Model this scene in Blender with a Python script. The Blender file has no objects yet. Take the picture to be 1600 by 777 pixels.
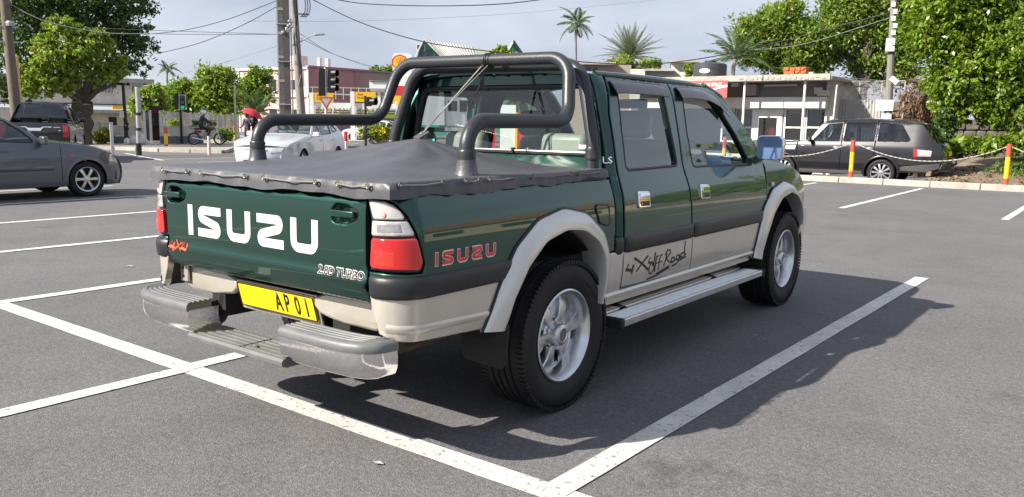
import bpy, bmesh, math, random
import numpy as np
from mathutils import Vector as V, Matrix
from mathutils.geometry import delaunay_2d_cdt
random.seed(7); RNG = np.random.default_rng(7)
R = math.radians; PI = math.pi
SC = bpy.context.scene; COL = SC.collection
# ---------------------------------------------------------------- camera
CP = V((2.8909, -3.1441, 1.3305)); YAW, PITCH, ROLL, FPX = R(-37.098), R(8.568), R(.938), 1282.56
fw = V((math.sin(YAW)*math.cos(PITCH), math.cos(YAW)*math.cos(PITCH), -math.sin(PITCH)))
rt = V((math.cos(YAW), -math.sin(YAW), 0)); up = rt.cross(fw)
r2 = rt*math.cos(ROLL)+up*math.sin(ROLL); u2 = r2.cross(fw)
cam = bpy.data.cameras.new('camera'); co = bpy.data.objects.new('camera', cam); COL.objects.link(co)
co.matrix_world = Matrix(((r2.x, u2.x, -fw.x, CP.x), (r2.y, u2.y, -fw.y, CP.y), (r2.z, u2.z, -fw.z, CP.z), (0, 0, 0, 1)))
cam.sensor_width = 36; cam.lens = 36*FPX/1600; cam.clip_end = 3000; cam.clip_start = .05
SC.camera = co
SC.render.resolution_x, SC.render.resolution_y = 1024, 497
# ---------------------------------------------------------------- light
SUNV = V((-.68, -1.25, 1.0)).normalized()          # towards the sun
ELEV = math.asin(SUNV.z); AZ = math.atan2(SUNV.x, SUNV.y)
W = bpy.data.worlds.new('World'); SC.world = W; W.use_nodes = True
def world():
    nt = W.node_tree; N = nt.nodes; L = nt.links; bg = N['Background']
    sky = N.new('ShaderNodeTexSky'); sky.sky_type = 'NISHITA'; sky.sun_disc = False
    sky.sun_elevation = ELEV; sky.sun_rotation = AZ % (2*PI); sky.air_density = 1.0; sky.dust_density = 1.0
    tc = N.new('ShaderNodeTexCoord'); mp = N.new('ShaderNodeMapping'); mp.inputs['Scale'].default_value = (1, 1, 2.6)
    n1 = N.new('ShaderNodeTexNoise'); n1.inputs['Scale'].default_value = 1.7; n1.inputs['Detail'].default_value = 7; n1.inputs['Roughness'].default_value = .55
    r = N.new('ShaderNodeValToRGB'); e = r.color_ramp.elements
    e[0].position = .36; e[0].color = (2.35, 2.75, 3.7, 1); e[1].position = .64; e[1].color = (4.9, 5.1, 5.7, 1)
    r3 = N.new('ShaderNodeMapRange'); r3.inputs['From Min'].default_value = .3; r3.inputs['From Max'].default_value = .7; r3.inputs['To Min'].default_value = .97; r3.inputs['To Max'].default_value = .8
    mx = N.new('ShaderNodeMix'); mx.data_type = 'RGBA'
    L.new(tc.outputs['Generated'], mp.inputs['Vector']); L.new(mp.outputs[0], n1.inputs['Vector'])
    L.new(n1.outputs['Fac'], r.inputs['Fac']); L.new(n1.outputs['Fac'], r3.inputs['Value']); L.new(r3.outputs[0], mx.inputs['Factor'])
    L.new(sky.outputs[0], mx.inputs['A']); L.new(r.outputs[0], mx.inputs['B'])
    L.new(mx.outputs['Result'], bg.inputs['Color']); bg.inputs['Strength'].default_value = .085
world()
sl = bpy.data.lights.new('sun', 'SUN'); sl.energy = 5.0; sl.angle = R(.5); sl.color = (1, .93, .82)
so = bpy.data.objects.new('sun', sl); COL.objects.link(so); so.rotation_euler = SUNV.to_track_quat('Z', 'Y').to_euler(); so.location = (0, -20, 30)
SC.view_settings.view_transform = 'Standard'; SC.view_settings.look = 'None'; SC.view_settings.exposure = .99
SC.view_settings.gamma = 1; SC.view_settings.use_curve_mapping = False
SC.cycles.max_bounces = 10; SC.cycles.transparent_max_bounces = 24; SC.cycles.caustics_reflective = False; SC.cycles.caustics_refractive = False
# pixel of the photograph -> a point on a real plane of the place
def ray(u, v): return r2*((u-800)/FPX)-u2*((v-388.5)/FPX)+fw
def atZ(u, v, z=0.): d = ray(u, v); return CP+d*((z-CP.z)/d.z)
def atX(u, v, x): d = ray(u, v); return CP+d*((x-CP.x)/d.x)
def atY(u, v, y): d = ray(u, v); return CP+d*((y-CP.y)/d.y)
def atD(u, v, dist): d = ray(u, v); return CP+d*(dist/math.hypot(d.x, d.y))
# ---------------------------------------------------------------- materials
MATS = {}
def mat(name, col, rough=.5, metal=0., coat=0., spec=.5, nz=0., nscale=8., bump=0., bscale=60., var=None, sub=0., emit=None, trans=0., speck=None, isl=0.):
    """principled surface; nz: value mottling; bump: relief; var: second colour mixed by broad noise; speck:(scale,colour,threshold) small dirt; isl: per-leaf variation"""
    if name in MATS: return MATS[name]
    m = bpy.data.materials.new(name); m.use_nodes = True; nt = m.node_tree; N = nt.nodes; L = nt.links
    b = N['Principled BSDF']; I = b.inputs
    I['Roughness'].default_value = rough; I['Metallic'].default_value = metal; I['Coat Weight'].default_value = coat; I['Coat Roughness'].default_value = .03
    I['Specular IOR Level'].default_value = spec
    c4 = (*col, 1); I['Base Color'].default_value = c4; out = None
    tc = N.new('ShaderNodeTexCoord').outputs['Object']
    def noise(s, d=5, r=.6):
        n = N.new('ShaderNodeTexNoise'); n.inputs['Scale'].default_value = s; n.inputs['Detail'].default_value = d; n.inputs['Roughness'].default_value = r
        L.new(tc, n.inputs['Vector']); return n.outputs['Fac']
    def mixc(f, a, bb, kind='MIX'):
        x = N.new('ShaderNodeMix'); x.data_type = 'RGBA'; x.blend_type = kind
        if hasattr(f, 'links'): L.new(f, x.inputs['Factor'])
        else: x.inputs['Factor'].default_value = f
        for s, k in ((a, 'A'), (bb, 'B')):
            if hasattr(s, 'links'): L.new(s, x.inputs[k])
            else: x.inputs[k].default_value = s
        return x.outputs['Result']
    def rng(f, a, c, t0=0., t1=1.):
        x = N.new('ShaderNodeMapRange'); x.inputs['From Min'].default_value = a; x.inputs['From Max'].default_value = c
        x.inputs['To Min'].default_value = t0; x.inputs['To Max'].default_value = t1; L.new(f, x.inputs['Value']); return x.outputs[0]
    cur = c4
    if var: cur = mixc(rng(noise(var[0], 4), .38, .62), cur, (*var[1], 1))
    if isl:
        g = N.new('ShaderNodeNewGeometry').outputs['Random Per Island']
        hsv = N.new('ShaderNodeHueSaturation'); L.new(rng(g, 0, 1, .5-.035*isl, .5+.02*isl), hsv.inputs['Hue']); L.new(rng(g, 0, 1, 1-.45*isl, 1+.5*isl), hsv.inputs['Value'])
        if hasattr(cur, 'links'): L.new(cur, hsv.inputs['Color'])
        else: hsv.inputs['Color'].default_value = cur
        cur = hsv.outputs['Color']
    if nz:
        f = rng(noise(nscale, 6, .65), .3, .7, 1-nz, 1+nz); cb = N.new('ShaderNodeCombineColor')
        for k in range(3): L.new(f, cb.inputs[k])
        cur = mixc(1., cur, cb.outputs[0], 'MULTIPLY')
    if speck: cur = mixc(rng(noise(speck[0], 3, .7), speck[2], speck[2]+.06), cur, (*speck[1], 1))
    if hasattr(cur, 'links'): L.new(cur, I['Base Color'])
    if bump:
        bp = N.new('ShaderNodeBump'); bp.inputs['Strength'].default_value = bump; bp.inputs['Distance'].default_value = .01
        L.new(noise(bscale, 6, .6), bp.inputs['Height']); L.new(bp.outputs[0], I['Normal'])
    if emit: I['Emission Color'].default_value = (*emit[0], 1); I['Emission Strength'].default_value = emit[1]
    if trans:   # leaf: part of the light comes through
        t = N.new('ShaderNodeBsdfTranslucent'); mx = N.new('ShaderNodeMixShader'); mx.inputs[0].default_value = trans
        if hasattr(cur, 'links'): L.new(mixc(1., cur, (1.15, 1.3, .6, 1), 'MULTIPLY'), t.inputs['Color'])
        else: t.inputs['Color'].default_value = (col[0]*1.15, col[1]*1.3, col[2]*.6, 1)
        o = [n for n in N if n.type == 'OUTPUT_MATERIAL'][0]
        L.new(b.outputs[0], mx.inputs[1]); L.new(t.outputs[0], mx.inputs[2]); L.new(mx.outputs[0], o.inputs['Surface'])
    MATS[name] = m; return m
def glass(name, tint, refl=1.45, rough=.01, fmin=.0):
    if name in MATS: return MATS[name]
    m = bpy.data.materials.new(name); m.use_nodes = True; nt = m.node_tree; N = nt.nodes; L = nt.links
    N.remove(N['Principled BSDF']); o = [n for n in N if n.type == 'OUTPUT_MATERIAL'][0]
    t = N.new('ShaderNodeBsdfTransparent'); t.inputs[0].default_value = (*tint, 1)
    g = N.new('ShaderNodeBsdfGlossy'); g.inputs['Roughness'].default_value = rough; g.inputs[0].default_value = (.95, .97, 1, 1)
    f = N.new('ShaderNodeLayerWeight'); f.inputs['Blend'].default_value = .5; pw = N.new('ShaderNodeMath'); pw.operation = 'POWER'; pw.inputs[1].default_value = 4.2; L.new(f.outputs['Facing'], pw.inputs[0])
    mr = N.new('ShaderNodeMapRange'); mr.inputs['To Min'].default_value = max(fmin, ((refl-1)/(refl+1))**2*1.9); L.new(pw.outputs[0], mr.inputs['Value'])
    mx = N.new('ShaderNodeMixShader'); L.new(mr.outputs[0], mx.inputs[0]); L.new(t.outputs[0], mx.inputs[1]); L.new(g.outputs[0], mx.inputs[2]); L.new(mx.outputs[0], o.inputs['Surface'])
    MATS[name] = m; return m
# ---------------------------------------------------------------- objects
def tag(o, label=None, cat=None, group=None, kind=None):
    for k, x in (('label', label), ('category', cat), ('group', group), ('kind', kind)):
        if x: o[k] = x
    return o
def thing(name, label, cat, loc=(0, 0, 0), rz=0., group=None):
    o = bpy.data.objects.new(name, None); COL.objects.link(o); o.location = loc; o.rotation_euler = (0, 0, rz); o.empty_display_size = .1
    return tag(o, label, cat, group)
def link(name, me, m, parent=None, kind=None):
    o = bpy.data.objects.new(name, me); COL.objects.link(o)
    if m and not me.materials: me.materials.append(m)
    if parent: o.parent = parent
    if kind: o['kind'] = kind
    return o
def copy_tree(o, parent=None):
    c = o.copy(); COL.objects.link(c)
    if parent: c.parent = parent
    for ch in list(o.children): copy_tree(ch, c)
    return c
def frames(path, closed=False):
    P = [V(p) for p in path]; n = len(P); T = []
    for i in range(n):
        a = P[i-1] if (i or closed) else P[i]; b = P[(i+1) % n] if (i < n-1 or closed) else P[i]
        d = (b-a); T.append(d.normalized() if d.length > 1e-9 else V((0, 0, 1)))
    u = V((0, 0, 1)); u = u if abs(T[0].dot(u)) < .95 else V((1, 0, 0))
    N_ = (u-T[0]*T[0].dot(u)).normalized(); out = []
    for i in range(n):
        N_ = (N_-T[i]*T[i].dot(N_)); N_ = N_.normalized() if N_.length > 1e-6 else T[i].orthogonal().normalized()
        out.append((P[i], N_.copy(), T[i].cross(N_)))
    return out
def rounded(path, rads, seg=7):
    """polyline with its inner corners filleted"""
    P = [V(p) for p in path]; out = [P[0]]
    if not hasattr(rads, '__len__'): rads = [rads]*len(P)
    for i in range(1, len(P)-1):
        a, b, c = P[i-1], P[i], P[i+1]; d1 = (a-b); d2 = (c-b); ang = d1.angle(d2)
        if ang > 3.1 or rads[i] <= 0: out.append(b); continue
        t = min(rads[i]/math.tan(ang/2), d1.length*.49, d2.length*.49); p0 = b+d1.normalized()*t; p2 = b+d2.normalized()*t
        for k in range(seg+1):
            s = k/seg; out.append(p0*(1-s)**2+b*2*s*(1-s)+p2*s*s) if 0 else out.append(_arc(p0, b, p2, s, ang))
    out.append(P[-1]); return out
def _arc(p0, b, p2, s, ang):
    w = math.sin(ang/2); den = (1-s)**2+2*s*(1-s)*w+s*s
    return (p0*(1-s)**2+b*(2*s*(1-s)*w)+p2*s*s)/den
class MB:
    def __init__(s): s.v = []; s.f = []; s.mi = []
    def add(s, vs, fs, mi=0):
        k = len(s.v); s.v += [tuple(p) for p in vs]; s.f += [tuple(i+k for i in f) for f in fs]; s.mi += [mi]*len(fs); return s
    def box(s, c, d, rz=0., M=None, mi=0, taper=1.):
        vs = []
        for z in (-.5, .5):
            t = taper if z > 0 else 1
            for x, y in ((-.5, -.5), (.5, -.5), (.5, .5), (-.5, .5)): vs.append(V((x*d[0]*t, y*d[1]*t, z*d[2])))
        m = M or Matrix.Rotation(rz, 3, 'Z'); vs = [m @ p+V(c) for p in vs]
        return s.add(vs, [(3, 2, 1, 0), (4, 5, 6, 7), (0, 1, 5, 4), (1, 2, 6, 5), (2, 3, 7, 6), (3, 0, 4, 7)], mi)
    def bar(s, a, b, w, h, mi=0, upv=(0, 0, 1)):
        a, b = V(a), V(b); d = (b-a); y = d.normalized(); z = V(upv); z = z-y*y.dot(z); z = z.normalized() if z.length > 1e-5 else y.orthogonal().normalized(); x = y.cross(z)
        M = Matrix((x, y, z)).transposed(); return s.box((a+b)/2, (w, d.length, h), M=M, mi=mi)
    def tube(s, path, r, n=12, closed=False, cap=True, mi=0, sq=None):
        F = frames(path, closed); vs = []; fs = []; m = len(F)
        rr = r if hasattr(r, '__len__') else [r]*m
        for (p, a, b), q in zip(F, rr):
            for k in range(n):
                t = 2*PI*k/n; vs.append(p+a*math.cos(t)*q+b*math.sin(t)*q*(sq or 1))
        for i in range(m if closed else m-1):
            j = (i+1) % m
            for k in range(n): l = (k+1) % n; fs.append((i*n+k, i*n+l, j*n+l, j*n+k))
        if cap and not closed: fs += [tuple(range(n))[::-1], tuple((m-1)*n+k for k in range(n))]
        return s.add(vs, fs, mi)
    def lathe(s, prof, n=32, o=(0, 0, 0), axis='z', cap=False, mi=0, a0=0., a1=None):
        """prof: (radius, height) pairs"""
        vs = []; fs = []; m = len(prof); full = a1 is None; a1 = a0+2*PI if full else a1; nn = n if full else n+1
        for k in range(nn):
            t = a0+(a1-a0)*k/n
            for r_, h in prof:
                x, y = r_*math.cos(t), r_*math.sin(t); p = {'z': (x, y, h), 'x': (h, x, y), 'y': (y, h, x)}[axis]; vs.append(V(p)+V(o))
        for k in range(n):
            l = (k+1) % nn
            for i in range(m-1): fs.append((k*m+i, l*m+i, l*m+i+1, k*m+i+1))
        if cap: fs += [tuple(k*m for k in range(nn))[::-1], tuple(k*m+m-1 for k in range(nn))]
        return s.add(vs, fs, mi)
    def prism(s, poly, f0, f1, mi=0):
        """poly (u,v) list; f0/f1 map (u,v) to the two faces"""
        n = len(poly); vs = [f0(*p) for p in poly]+[f1(*p) for p in poly]
        return s.add(vs, [tuple(range(n))[::-1], tuple(range(n, 2*n))]+[(k, (k+1) % n, n+(k+1) % n, n+k) for k in range(n)], mi)
    def grid(s, rows, mi=0, closed=False):
        m = len(rows[0]); n = len(rows); vs = [p for r_ in rows for p in r_]
        fs = [(i*m+j, i*m+(j+1) % m, (i+1)*m+(j+1) % m, (i+1)*m+j) for i in range(n-1) for j in range(m if closed else m-1)]
        return s.add(vs, fs, mi)
    def ball(s, c, r, n=10, m=6, mi=0):
        r = V(r) if hasattr(r, '__len__') else V((r, r, r)); vs = [V(c)+V((0, 0, -r.z))]; fs = []
        for i in range(1, m):
            a = -PI/2+PI*i/m
            for k in range(n): t = 2*PI*k/n; vs.append(V(c)+V((math.cos(a)*math.cos(t)*r.x, math.cos(a)*math.sin(t)*r.y, math.sin(a)*r.z)))
        vs.append(V(c)+V((0, 0, r.z))); e = len(vs)-1
        for k in range(n):
            l = (k+1) % n; fs.append((0, 1+l, 1+k)); fs.append((e, e-n+k, e-n+l))
            for i in range(m-2): fs.append((1+i*n+k, 1+i*n+l, 1+(i+1)*n+l, 1+(i+1)*n+k))
        return s.add(vs, fs, mi)
    def mesh(s, name, ang=35, fix=True):
        me = bpy.data.meshes.new(name); me.from_pydata(s.v, [], s.f)
        if any(s.mi): me.polygons.foreach_set('material_index', s.mi)
        if fix:
            b = bmesh.new(); b.from_mesh(me); bmesh.ops.recalc_face_normals(b, faces=b.faces); b.to_mesh(me); b.free()
        if ang: me.shade_smooth(); me.set_sharp_from_angle(angle=R(ang))
        me.update(); return me
    def build(s, name, m, parent=None, ang=35, bevel=0., kind=None, fix=True, seg=2):
        me = s.mesh(name, ang, fix)
        if isinstance(m, (list, tuple)):
            for x in m: me.materials.append(x)
            m = None
        o = link(name, me, m, parent, kind)
        if bevel:
            b = o.modifiers.new('bevel', 'BEVEL'); b.width = bevel; b.segments = seg; b.limit_method = 'ANGLE'; b.angle_limit = R(30); b.harden_normals = False
        return o
def resample(poly, res, closed=True):
    out = []; n = len(poly)
    for i in range(n if closed else n-1):
        a, b = poly[i], poly[(i+1) % n]; d = math.hypot(b[0]-a[0], b[1]-a[1]); k = max(1, int(round(d/res)))
        for j in range(k): out.append((a[0]+(b[0]-a[0])*j/k, a[1]+(b[1]-a[1])*j/k))
    if not closed: out.append(poly[-1])
    return out
def inpoly(px, py, poly):
    """vectorised even-odd test"""
    c = np.zeros(px.shape, bool); n = len(poly)
    for i in range(n):
        x1, y1 = poly[i]; x2, y2 = poly[i-1]
        if y1 == y2: continue
        c ^= ((y1 > py) != (y2 > py)) & (px < (x2-x1)*(py-y1)/(y2-y1)+x1)
    return c
def rpoly(pts, rad, seg=4):
    """closed 2-D polygon with rounded corners; rad one value or one per corner"""
    n = len(pts); out = []
    for i in range(n):
        q = rad[i] if hasattr(rad, '__len__') else rad
        a, b, c = V((*pts[i-1], 0)), V((*pts[i], 0)), V((*pts[(i+1) % n], 0))
        if q <= 0: out.append((b.x, b.y)); continue
        d1, d2 = a-b, c-b; ang = d1.angle(d2, PI)
        if ang > 3.05: out.append((b.x, b.y)); continue
        t = min(q/math.tan(ang/2), d1.length*.48, d2.length*.48); p0 = b+d1.normalized()*t; p2 = b+d2.normalized()*t
        for k in range(seg+1): p = _arc(p0, b, p2, k/seg, ang); out.append((p.x, p.y))
    return out
def panel(name, poly, surf, m, parent=None, holes=(), res=.06, th=.012, edge=.006, off=0., round_=True, ang=None, gres=None, flip=False):
    """sheet of thickness th cut to poly on the curved surface surf(u,v); its rims are rolled over a little. The outer side is d/du x d/dv."""
    loops = [resample(poly, res)]+[resample(h, res) for h in holes]
    def nrm(u, v):
        e = 2e-3; a = surf(u+e, v)-surf(u-e, v); b = surf(u, v+e)-surf(u, v-e); n = a.cross(b)*(-1 if flip else 1); return n.normalized() if n.length > 1e-14 else V((0, 0, 1))
    pts = []; edges = []; isb = []; tang = []
    inset = []
    for li, lp in enumerate(loops):
        k0 = len(pts); n = len(lp); area = sum(lp[i-1][0]*lp[i][1]-lp[i][0]*lp[i-1][1] for i in range(n))
        sgn = (1 if area > 0 else -1)*(1 if li == 0 else -1)
        for i in range(n):
            a, b, c = lp[i-1], lp[i], lp[(i+1) % n]; dx, dy = c[0]-a[0], c[1]-a[1]; l = math.hypot(dx, dy) or 1
            inw = (-dy/l*sgn, dx/l*sgn); pts.append(b); isb.append(True); tang.append(inw); edges.append((k0+i, k0+(i+1) % n))
            if round_: inset.append((b[0]+inw[0]*edge, b[1]+inw[1]*edge))
    B = np.array(pts)
    xs = np.array(loops[0]); g = gres or res
    gx, gy = np.meshgrid(np.arange(xs[:, 0].min()+g*.37, xs[:, 0].max(), g), np.arange(xs[:, 1].min()+g*.41, xs[:, 1].max(), g)); gx = gx.ravel(); gy = gy.ravel()
    def keep(qx, qy, dmin):
        ok = inpoly(qx, qy, loops[0])
        for h in loops[1:]: ok &= ~inpoly(qx, qy, h)
        if len(qx):
            for s0 in range(0, len(qx), 4000):
                d = np.min(np.hypot(qx[s0:s0+4000, None]-B[None, :, 0], qy[s0:s0+4000, None]-B[None, :, 1]), 1); ok[s0:s0+4000] &= d > dmin
        return ok
    if inset:
        q = np.array(inset); ok = keep(q[:, 0], q[:, 1], edge*.7); pts += [tuple(p) for p in q[ok]]
    ok = keep(gx, gy, max(edge*2.2, g*.35)); pts += list(zip(gx[ok].tolist(), gy[ok].tolist()))
    vo, eo, fo, ov, oe, of = delaunay_2d_cdt([V(p) for p in pts], edges, [], 0, 1e-7)
    C = np.array([(sum(vo[i].x for i in f)/len(f), sum(vo[i].y for i in f)/len(f)) for f in fo])
    ok = inpoly(C[:, 0], C[:, 1], loops[0])
    for h in loops[1:]: ok &= ~inpoly(C[:, 0], C[:, 1], h)
    faces = [f for f, k in zip(fo, ok) if k]
    nb = len(isb); vs = []; ns = []
    for p, orig in zip(vo, ov):
        q = surf(p.x, p.y); n = nrm(p.x, p.y); bi = min(orig) if orig else 10**9
        q = q+n*off
        if bi < nb and round_:
            t = tang[bi]; e = 1e-3; d = (surf(p.x-t[0]*e, p.y-t[1]*e)-surf(p.x+t[0]*e, p.y+t[1]*e)); d = (d-n*n.dot(d)).normalized() if d.length else V((0, 0, 0))
            q = q-n*min(edge*.45, .004); ns.append((n*.72+d*.7).normalized())
        else: ns.append(n)
        vs.append(q)
    fl = []
    for f in faces:
        fl.append(tuple(f))
    # orientation test against the analytic normal
    f = fl[len(fl)//2]; nn = (vs[f[1]]-vs[f[0]]).cross(vs[f[2]]-vs[f[0]])
    rev = nn.dot(ns[f[0]]) < 0
    if rev: fl = [t[::-1] for t in fl]
    # rim strip and back
    cnt = {}
    for t in fl:
        for i in range(len(t)):
            a, b = t[i], t[(i+1) % len(t)]; cnt[(a, b)] = cnt.get((a, b), 0)+1
    rim = [(a, b) for (a, b) in cnt if (b, a) not in cnt]
    if th > 0:
        m2 = {}
        for a, b in rim:
            for i in (a, b):
                if i not in m2:
                    p = vo[i]; n = nrm(p.x, p.y); k = len(vs); vs.append(vs[i].copy()); vs.append(vs[i]-n*th); ns.append(None); ns.append(None); m2[i] = k
        acc = {}
        for a, b in rim:
            q = (m2[a], m2[a]+1, m2[b]+1, m2[b]); fn = (vs[q[1]]-vs[q[0]]).cross(vs[q[2]]-vs[q[0]]); fn = fn.normalized() if fn.length else V((0, 0, 1)); fl.append(q)
            for i in q: acc[i] = acc.get(i, V((0, 0, 0)))+fn
        for i, x in acc.items(): ns[i] = x.normalized() if x.length > 1e-6 else V((0, 0, 1))
    me = bpy.data.meshes.new(name); me.from_pydata([tuple(p) for p in vs], [], fl); me.update(); me.shade_smooth()
    me.normals_split_custom_set_from_vertices([tuple(n) for n in ns])
    return link(name, me, m, parent)
def spline(tab):
    """monotone cubic through (x,y) pairs"""
    x = [p[0] for p in tab]; y = [p[1] for p in tab]; n = len(x); h = [x[i+1]-x[i] for i in range(n-1)]; d = [(y[i+1]-y[i])/h[i] for i in range(n-1)]
    m = [d[0]]+[0 if d[i-1]*d[i] <= 0 else 2*d[i-1]*d[i]/(d[i-1]+d[i]) for i in range(1, n-1)]+[d[-1]]
    def f(t):
        t = min(max(t, x[0]), x[-1]); lo, hi = 0, n-2
        while lo < hi:
            k = (lo+hi+1)//2
            if x[k] <= t: lo = k
            else: hi = k-1
        i = lo; s = (t-x[i])/h[i]; a = (1+2*s)*(1-s)**2; b = s*(1-s)**2; c = s*s*(3-2*s); e = s*s*(s-1)
        return a*y[i]+b*h[i]*m[i]+c*y[i+1]+e*h[i]*m[i+1]
    return f
def ribbon(mb, pts, w, fn, h=.002, taper=None, closed=False):
    """flat stroke of width w along 2-D points, laid on fn(u,v,height)"""
    n = len(pts); L_ = []; R_ = []
    for i in range(n):
        a = pts[i-1] if i or closed else pts[i]; b = pts[(i+1) % n] if i < n-1 or closed else pts[i]; dx, dy = b[0]-a[0], b[1]-a[1]; l = math.hypot(dx, dy) or 1
        k = 1.
        if 0 < i < n-1:
            d1 = V((pts[i][0]-a[0], pts[i][1]-a[1])); d2 = V((b[0]-pts[i][0], b[1]-pts[i][1]))
            if d1.length and d2.length: k = 1/max(.55, math.cos(d1.angle(d2)/2))
        ww = (taper[i] if taper else w)/2*k
        L_.append((pts[i][0]-dy/l*ww, pts[i][1]+dx/l*ww)); R_.append((pts[i][0]+dy/l*ww, pts[i][1]-dx/l*ww))
    rows = [[fn(*l_, 0), fn(*l_, h), fn(*r_, h), fn(*r_, 0)] for l_, r_ in zip(L_, R_)]
    if closed: rows.append(rows[0])
    return mb.grid(rows)
def text_mesh(body, size, fn, m, name, parent=None, h=.0015, bold=0., align='CENTER', shear=0., space=1., width=1., res=1, maxe=.02):
    """word in Blender's own typeface laid on the surface fn(u,v,height), centred on u=v=0"""
    c = bpy.data.curves.new('word', 'FONT'); c.body = body; c.size = size; c.align_x = align; c.align_y = 'CENTER'; c.offset = bold; c.shear = shear; c.space_character = space; c.resolution_u = res; c.fill_mode = 'FRONT'
    t = bpy.data.objects.new('word', c); COL.objects.link(t); bpy.context.view_layer.update()
    me = bpy.data.meshes.new_from_object(t.evaluated_get(bpy.context.evaluated_depsgraph_get())); bpy.data.objects.remove(t); bpy.data.curves.remove(c)
    b = bmesh.new(); b.from_mesh(me); bmesh.ops.remove_doubles(b, verts=b.verts, dist=1e-5)
    g = bmesh.ops.extrude_face_region(b, geom=list(b.faces)); top = {v for v in g['geom'] if isinstance(v, bmesh.types.BMVert)}
    for v in b.verts: v.co = fn(v.co.x*width, v.co.y, h if v in top else 0.)
    bmesh.ops.recalc_face_normals(b, faces=b.faces); b.to_mesh(me); b.free(); me.materials.clear()
    return link(name, me, m, parent)
def wheel_tyre(r, rb, w, name, parent, m, tread=True, groove=4, n=64):
    """tyre about the x axis, centred at the origin; rb bead radius"""
    h = w/2; prof = [(rb, -h*.78), (rb+.012, -h*.88), ((r+rb)/2, -h*1.0), (r-.035, -h*.97), (r-.014, -h*.86), (r-.004, -h*.74)]
    gs = [(-.5+(k+1)/(groove+1))*1.45*h for k in range(groove)] if groove else []
    for g in gs: prof += [(r-.0005, g-.006), (r-.009, g-.004), (r-.009, g+.004), (r-.0005, g+.006)]
    prof += [(r-.004, h*.74), (r-.014, h*.86), (r-.035, h*.97), ((r+rb)/2, h), (rb+.012, h*.88), (rb, h*.78)]
    mb = MB().lathe(prof, n, axis='x')
    if tread:
        for k in range(n*3//2):
            a = 2*PI*k/(n*1.5)
            for sx in (-1, 1):
                c = V((sx*h*.84, math.cos(a)*(r-.011), math.sin(a)*(r-.011))); M = Matrix.Rotation(a, 3, 'X')
                mb.box(c, (h*.3, .018, r*.045), M=M @ Matrix.Rotation(sx*.55, 3, 'Y') if 0 else M)
    return mb.build(name, m, parent, ang=40)
# ---------------------------------------------------------------- ground of the car park
def asphalt():
    m = bpy.data.materials.new('asphalt'); m.use_nodes = True; nt = m.node_tree; N = nt.nodes; L = nt.links; b = N['Principled BSDF']; b.inputs['Roughness'].default_value = .85; b.inputs['Specular IOR Level'].default_value = .3
    tc = N.new('ShaderNodeTexCoord').outputs['Object']
    def noise(sc, d=3, r=.6):
        n = N.new('ShaderNodeTexNoise'); n.inputs['Scale'].default_value = sc; n.inputs['Detail'].default_value = d; n.inputs['Roughness'].default_value = r; L.new(tc, n.inputs['Vector']); return n.outputs['Fac']
    def ramp(f, stops):
        r = N.new('ShaderNodeValToRGB'); e = r.color_ramp.elements
        while len(e) < len(stops): e.new(.5)
        for x, (p, c) in zip(e, stops): x.position = p; x.color = (*c, 1) if hasattr(c, '__len__') else (c, c, c, 1)
        L.new(f, r.inputs['Fac']); return r.outputs['Color']
    def mul(a, c, k='MULTIPLY', f=1.):
        x = N.new('ShaderNodeMix'); x.data_type = 'RGBA'; x.blend_type = k; L.new(a, x.inputs['A']); L.new(c, x.inputs['B'])
        if hasattr(f, 'links'): L.new(f, x.inputs['Factor'])
        else: x.inputs['Factor'].default_value = f
        return x.outputs['Result']
    vo = N.new('ShaderNodeTexVoronoi'); vo.inputs['Scale'].default_value = 190; L.new(tc, vo.inputs['Vector']); sep = N.new('ShaderNodeSeparateColor'); L.new(vo.outputs['Color'], sep.inputs[0])
    stone = ramp(sep.outputs[0], [(0, (.112, .110, .116)), (.5, (.142, .139, .144)), (.85, (.166, .162, .164)), (1, (.22, .214, .212))])
    pit = ramp(vo.outputs['Distance'], [(0, 1.), (.5, 1.), (.85, .76)])
    c = mul(stone, pit); c = mul(c, ramp(noise(34, 4, .7), [(.3, .78), (.7, 1.22)])); c = mul(c, ramp(noise(.5, 5, .6), [(.35, .9), (.65, 1.08)])); c = mul(c, ramp(noise(2.3, 6, .7), [(.25, .84), (.5, 1.), (.75, 1.08)]))
    c = mul(c, ramp(noise(.9, 8, .75), [(.60, 1.), (.68, .70)]))            # old drips and stains
    L.new(c, b.inputs['Base Color']); bp = N.new('ShaderNodeBump'); bp.inputs['Strength'].default_value = .4; bp.inputs['Distance'].default_value = .006; bp.invert = True; L.new(vo.outputs['Distance'], bp.inputs['Height']); L.new(bp.outputs[0], b.inputs['Normal'])
    return m
M_asph = asphalt()
M_paint = mat('road_paint', (.64, .625, .59), .7, nz=.16, nscale=4, bump=.4, bscale=120, var=(1.1, (.56, .55, .52)), speck=(30, (.23, .225, .22), .585))
M_conc = mat('concrete', (.42, .39, .34), .85, nz=.2, nscale=5, bump=.4, bscale=40, var=(1.5, (.33, .31, .27)))
M_yel_line = mat('yellow_road_paint', (.62, .48, .12), .7, nz=.2, nscale=3)
def plane(name, x0, y0, x1, y1, z, m, kind='structure', n=1):
    mb = MB(); mb.grid([[(x0+(x1-x0)*i/n, y0+(y1-y0)*j/n, z) for i in range(n+1)] for j in range(n+1)]); return mb.build(name, m, None, 0, kind=kind)
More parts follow.
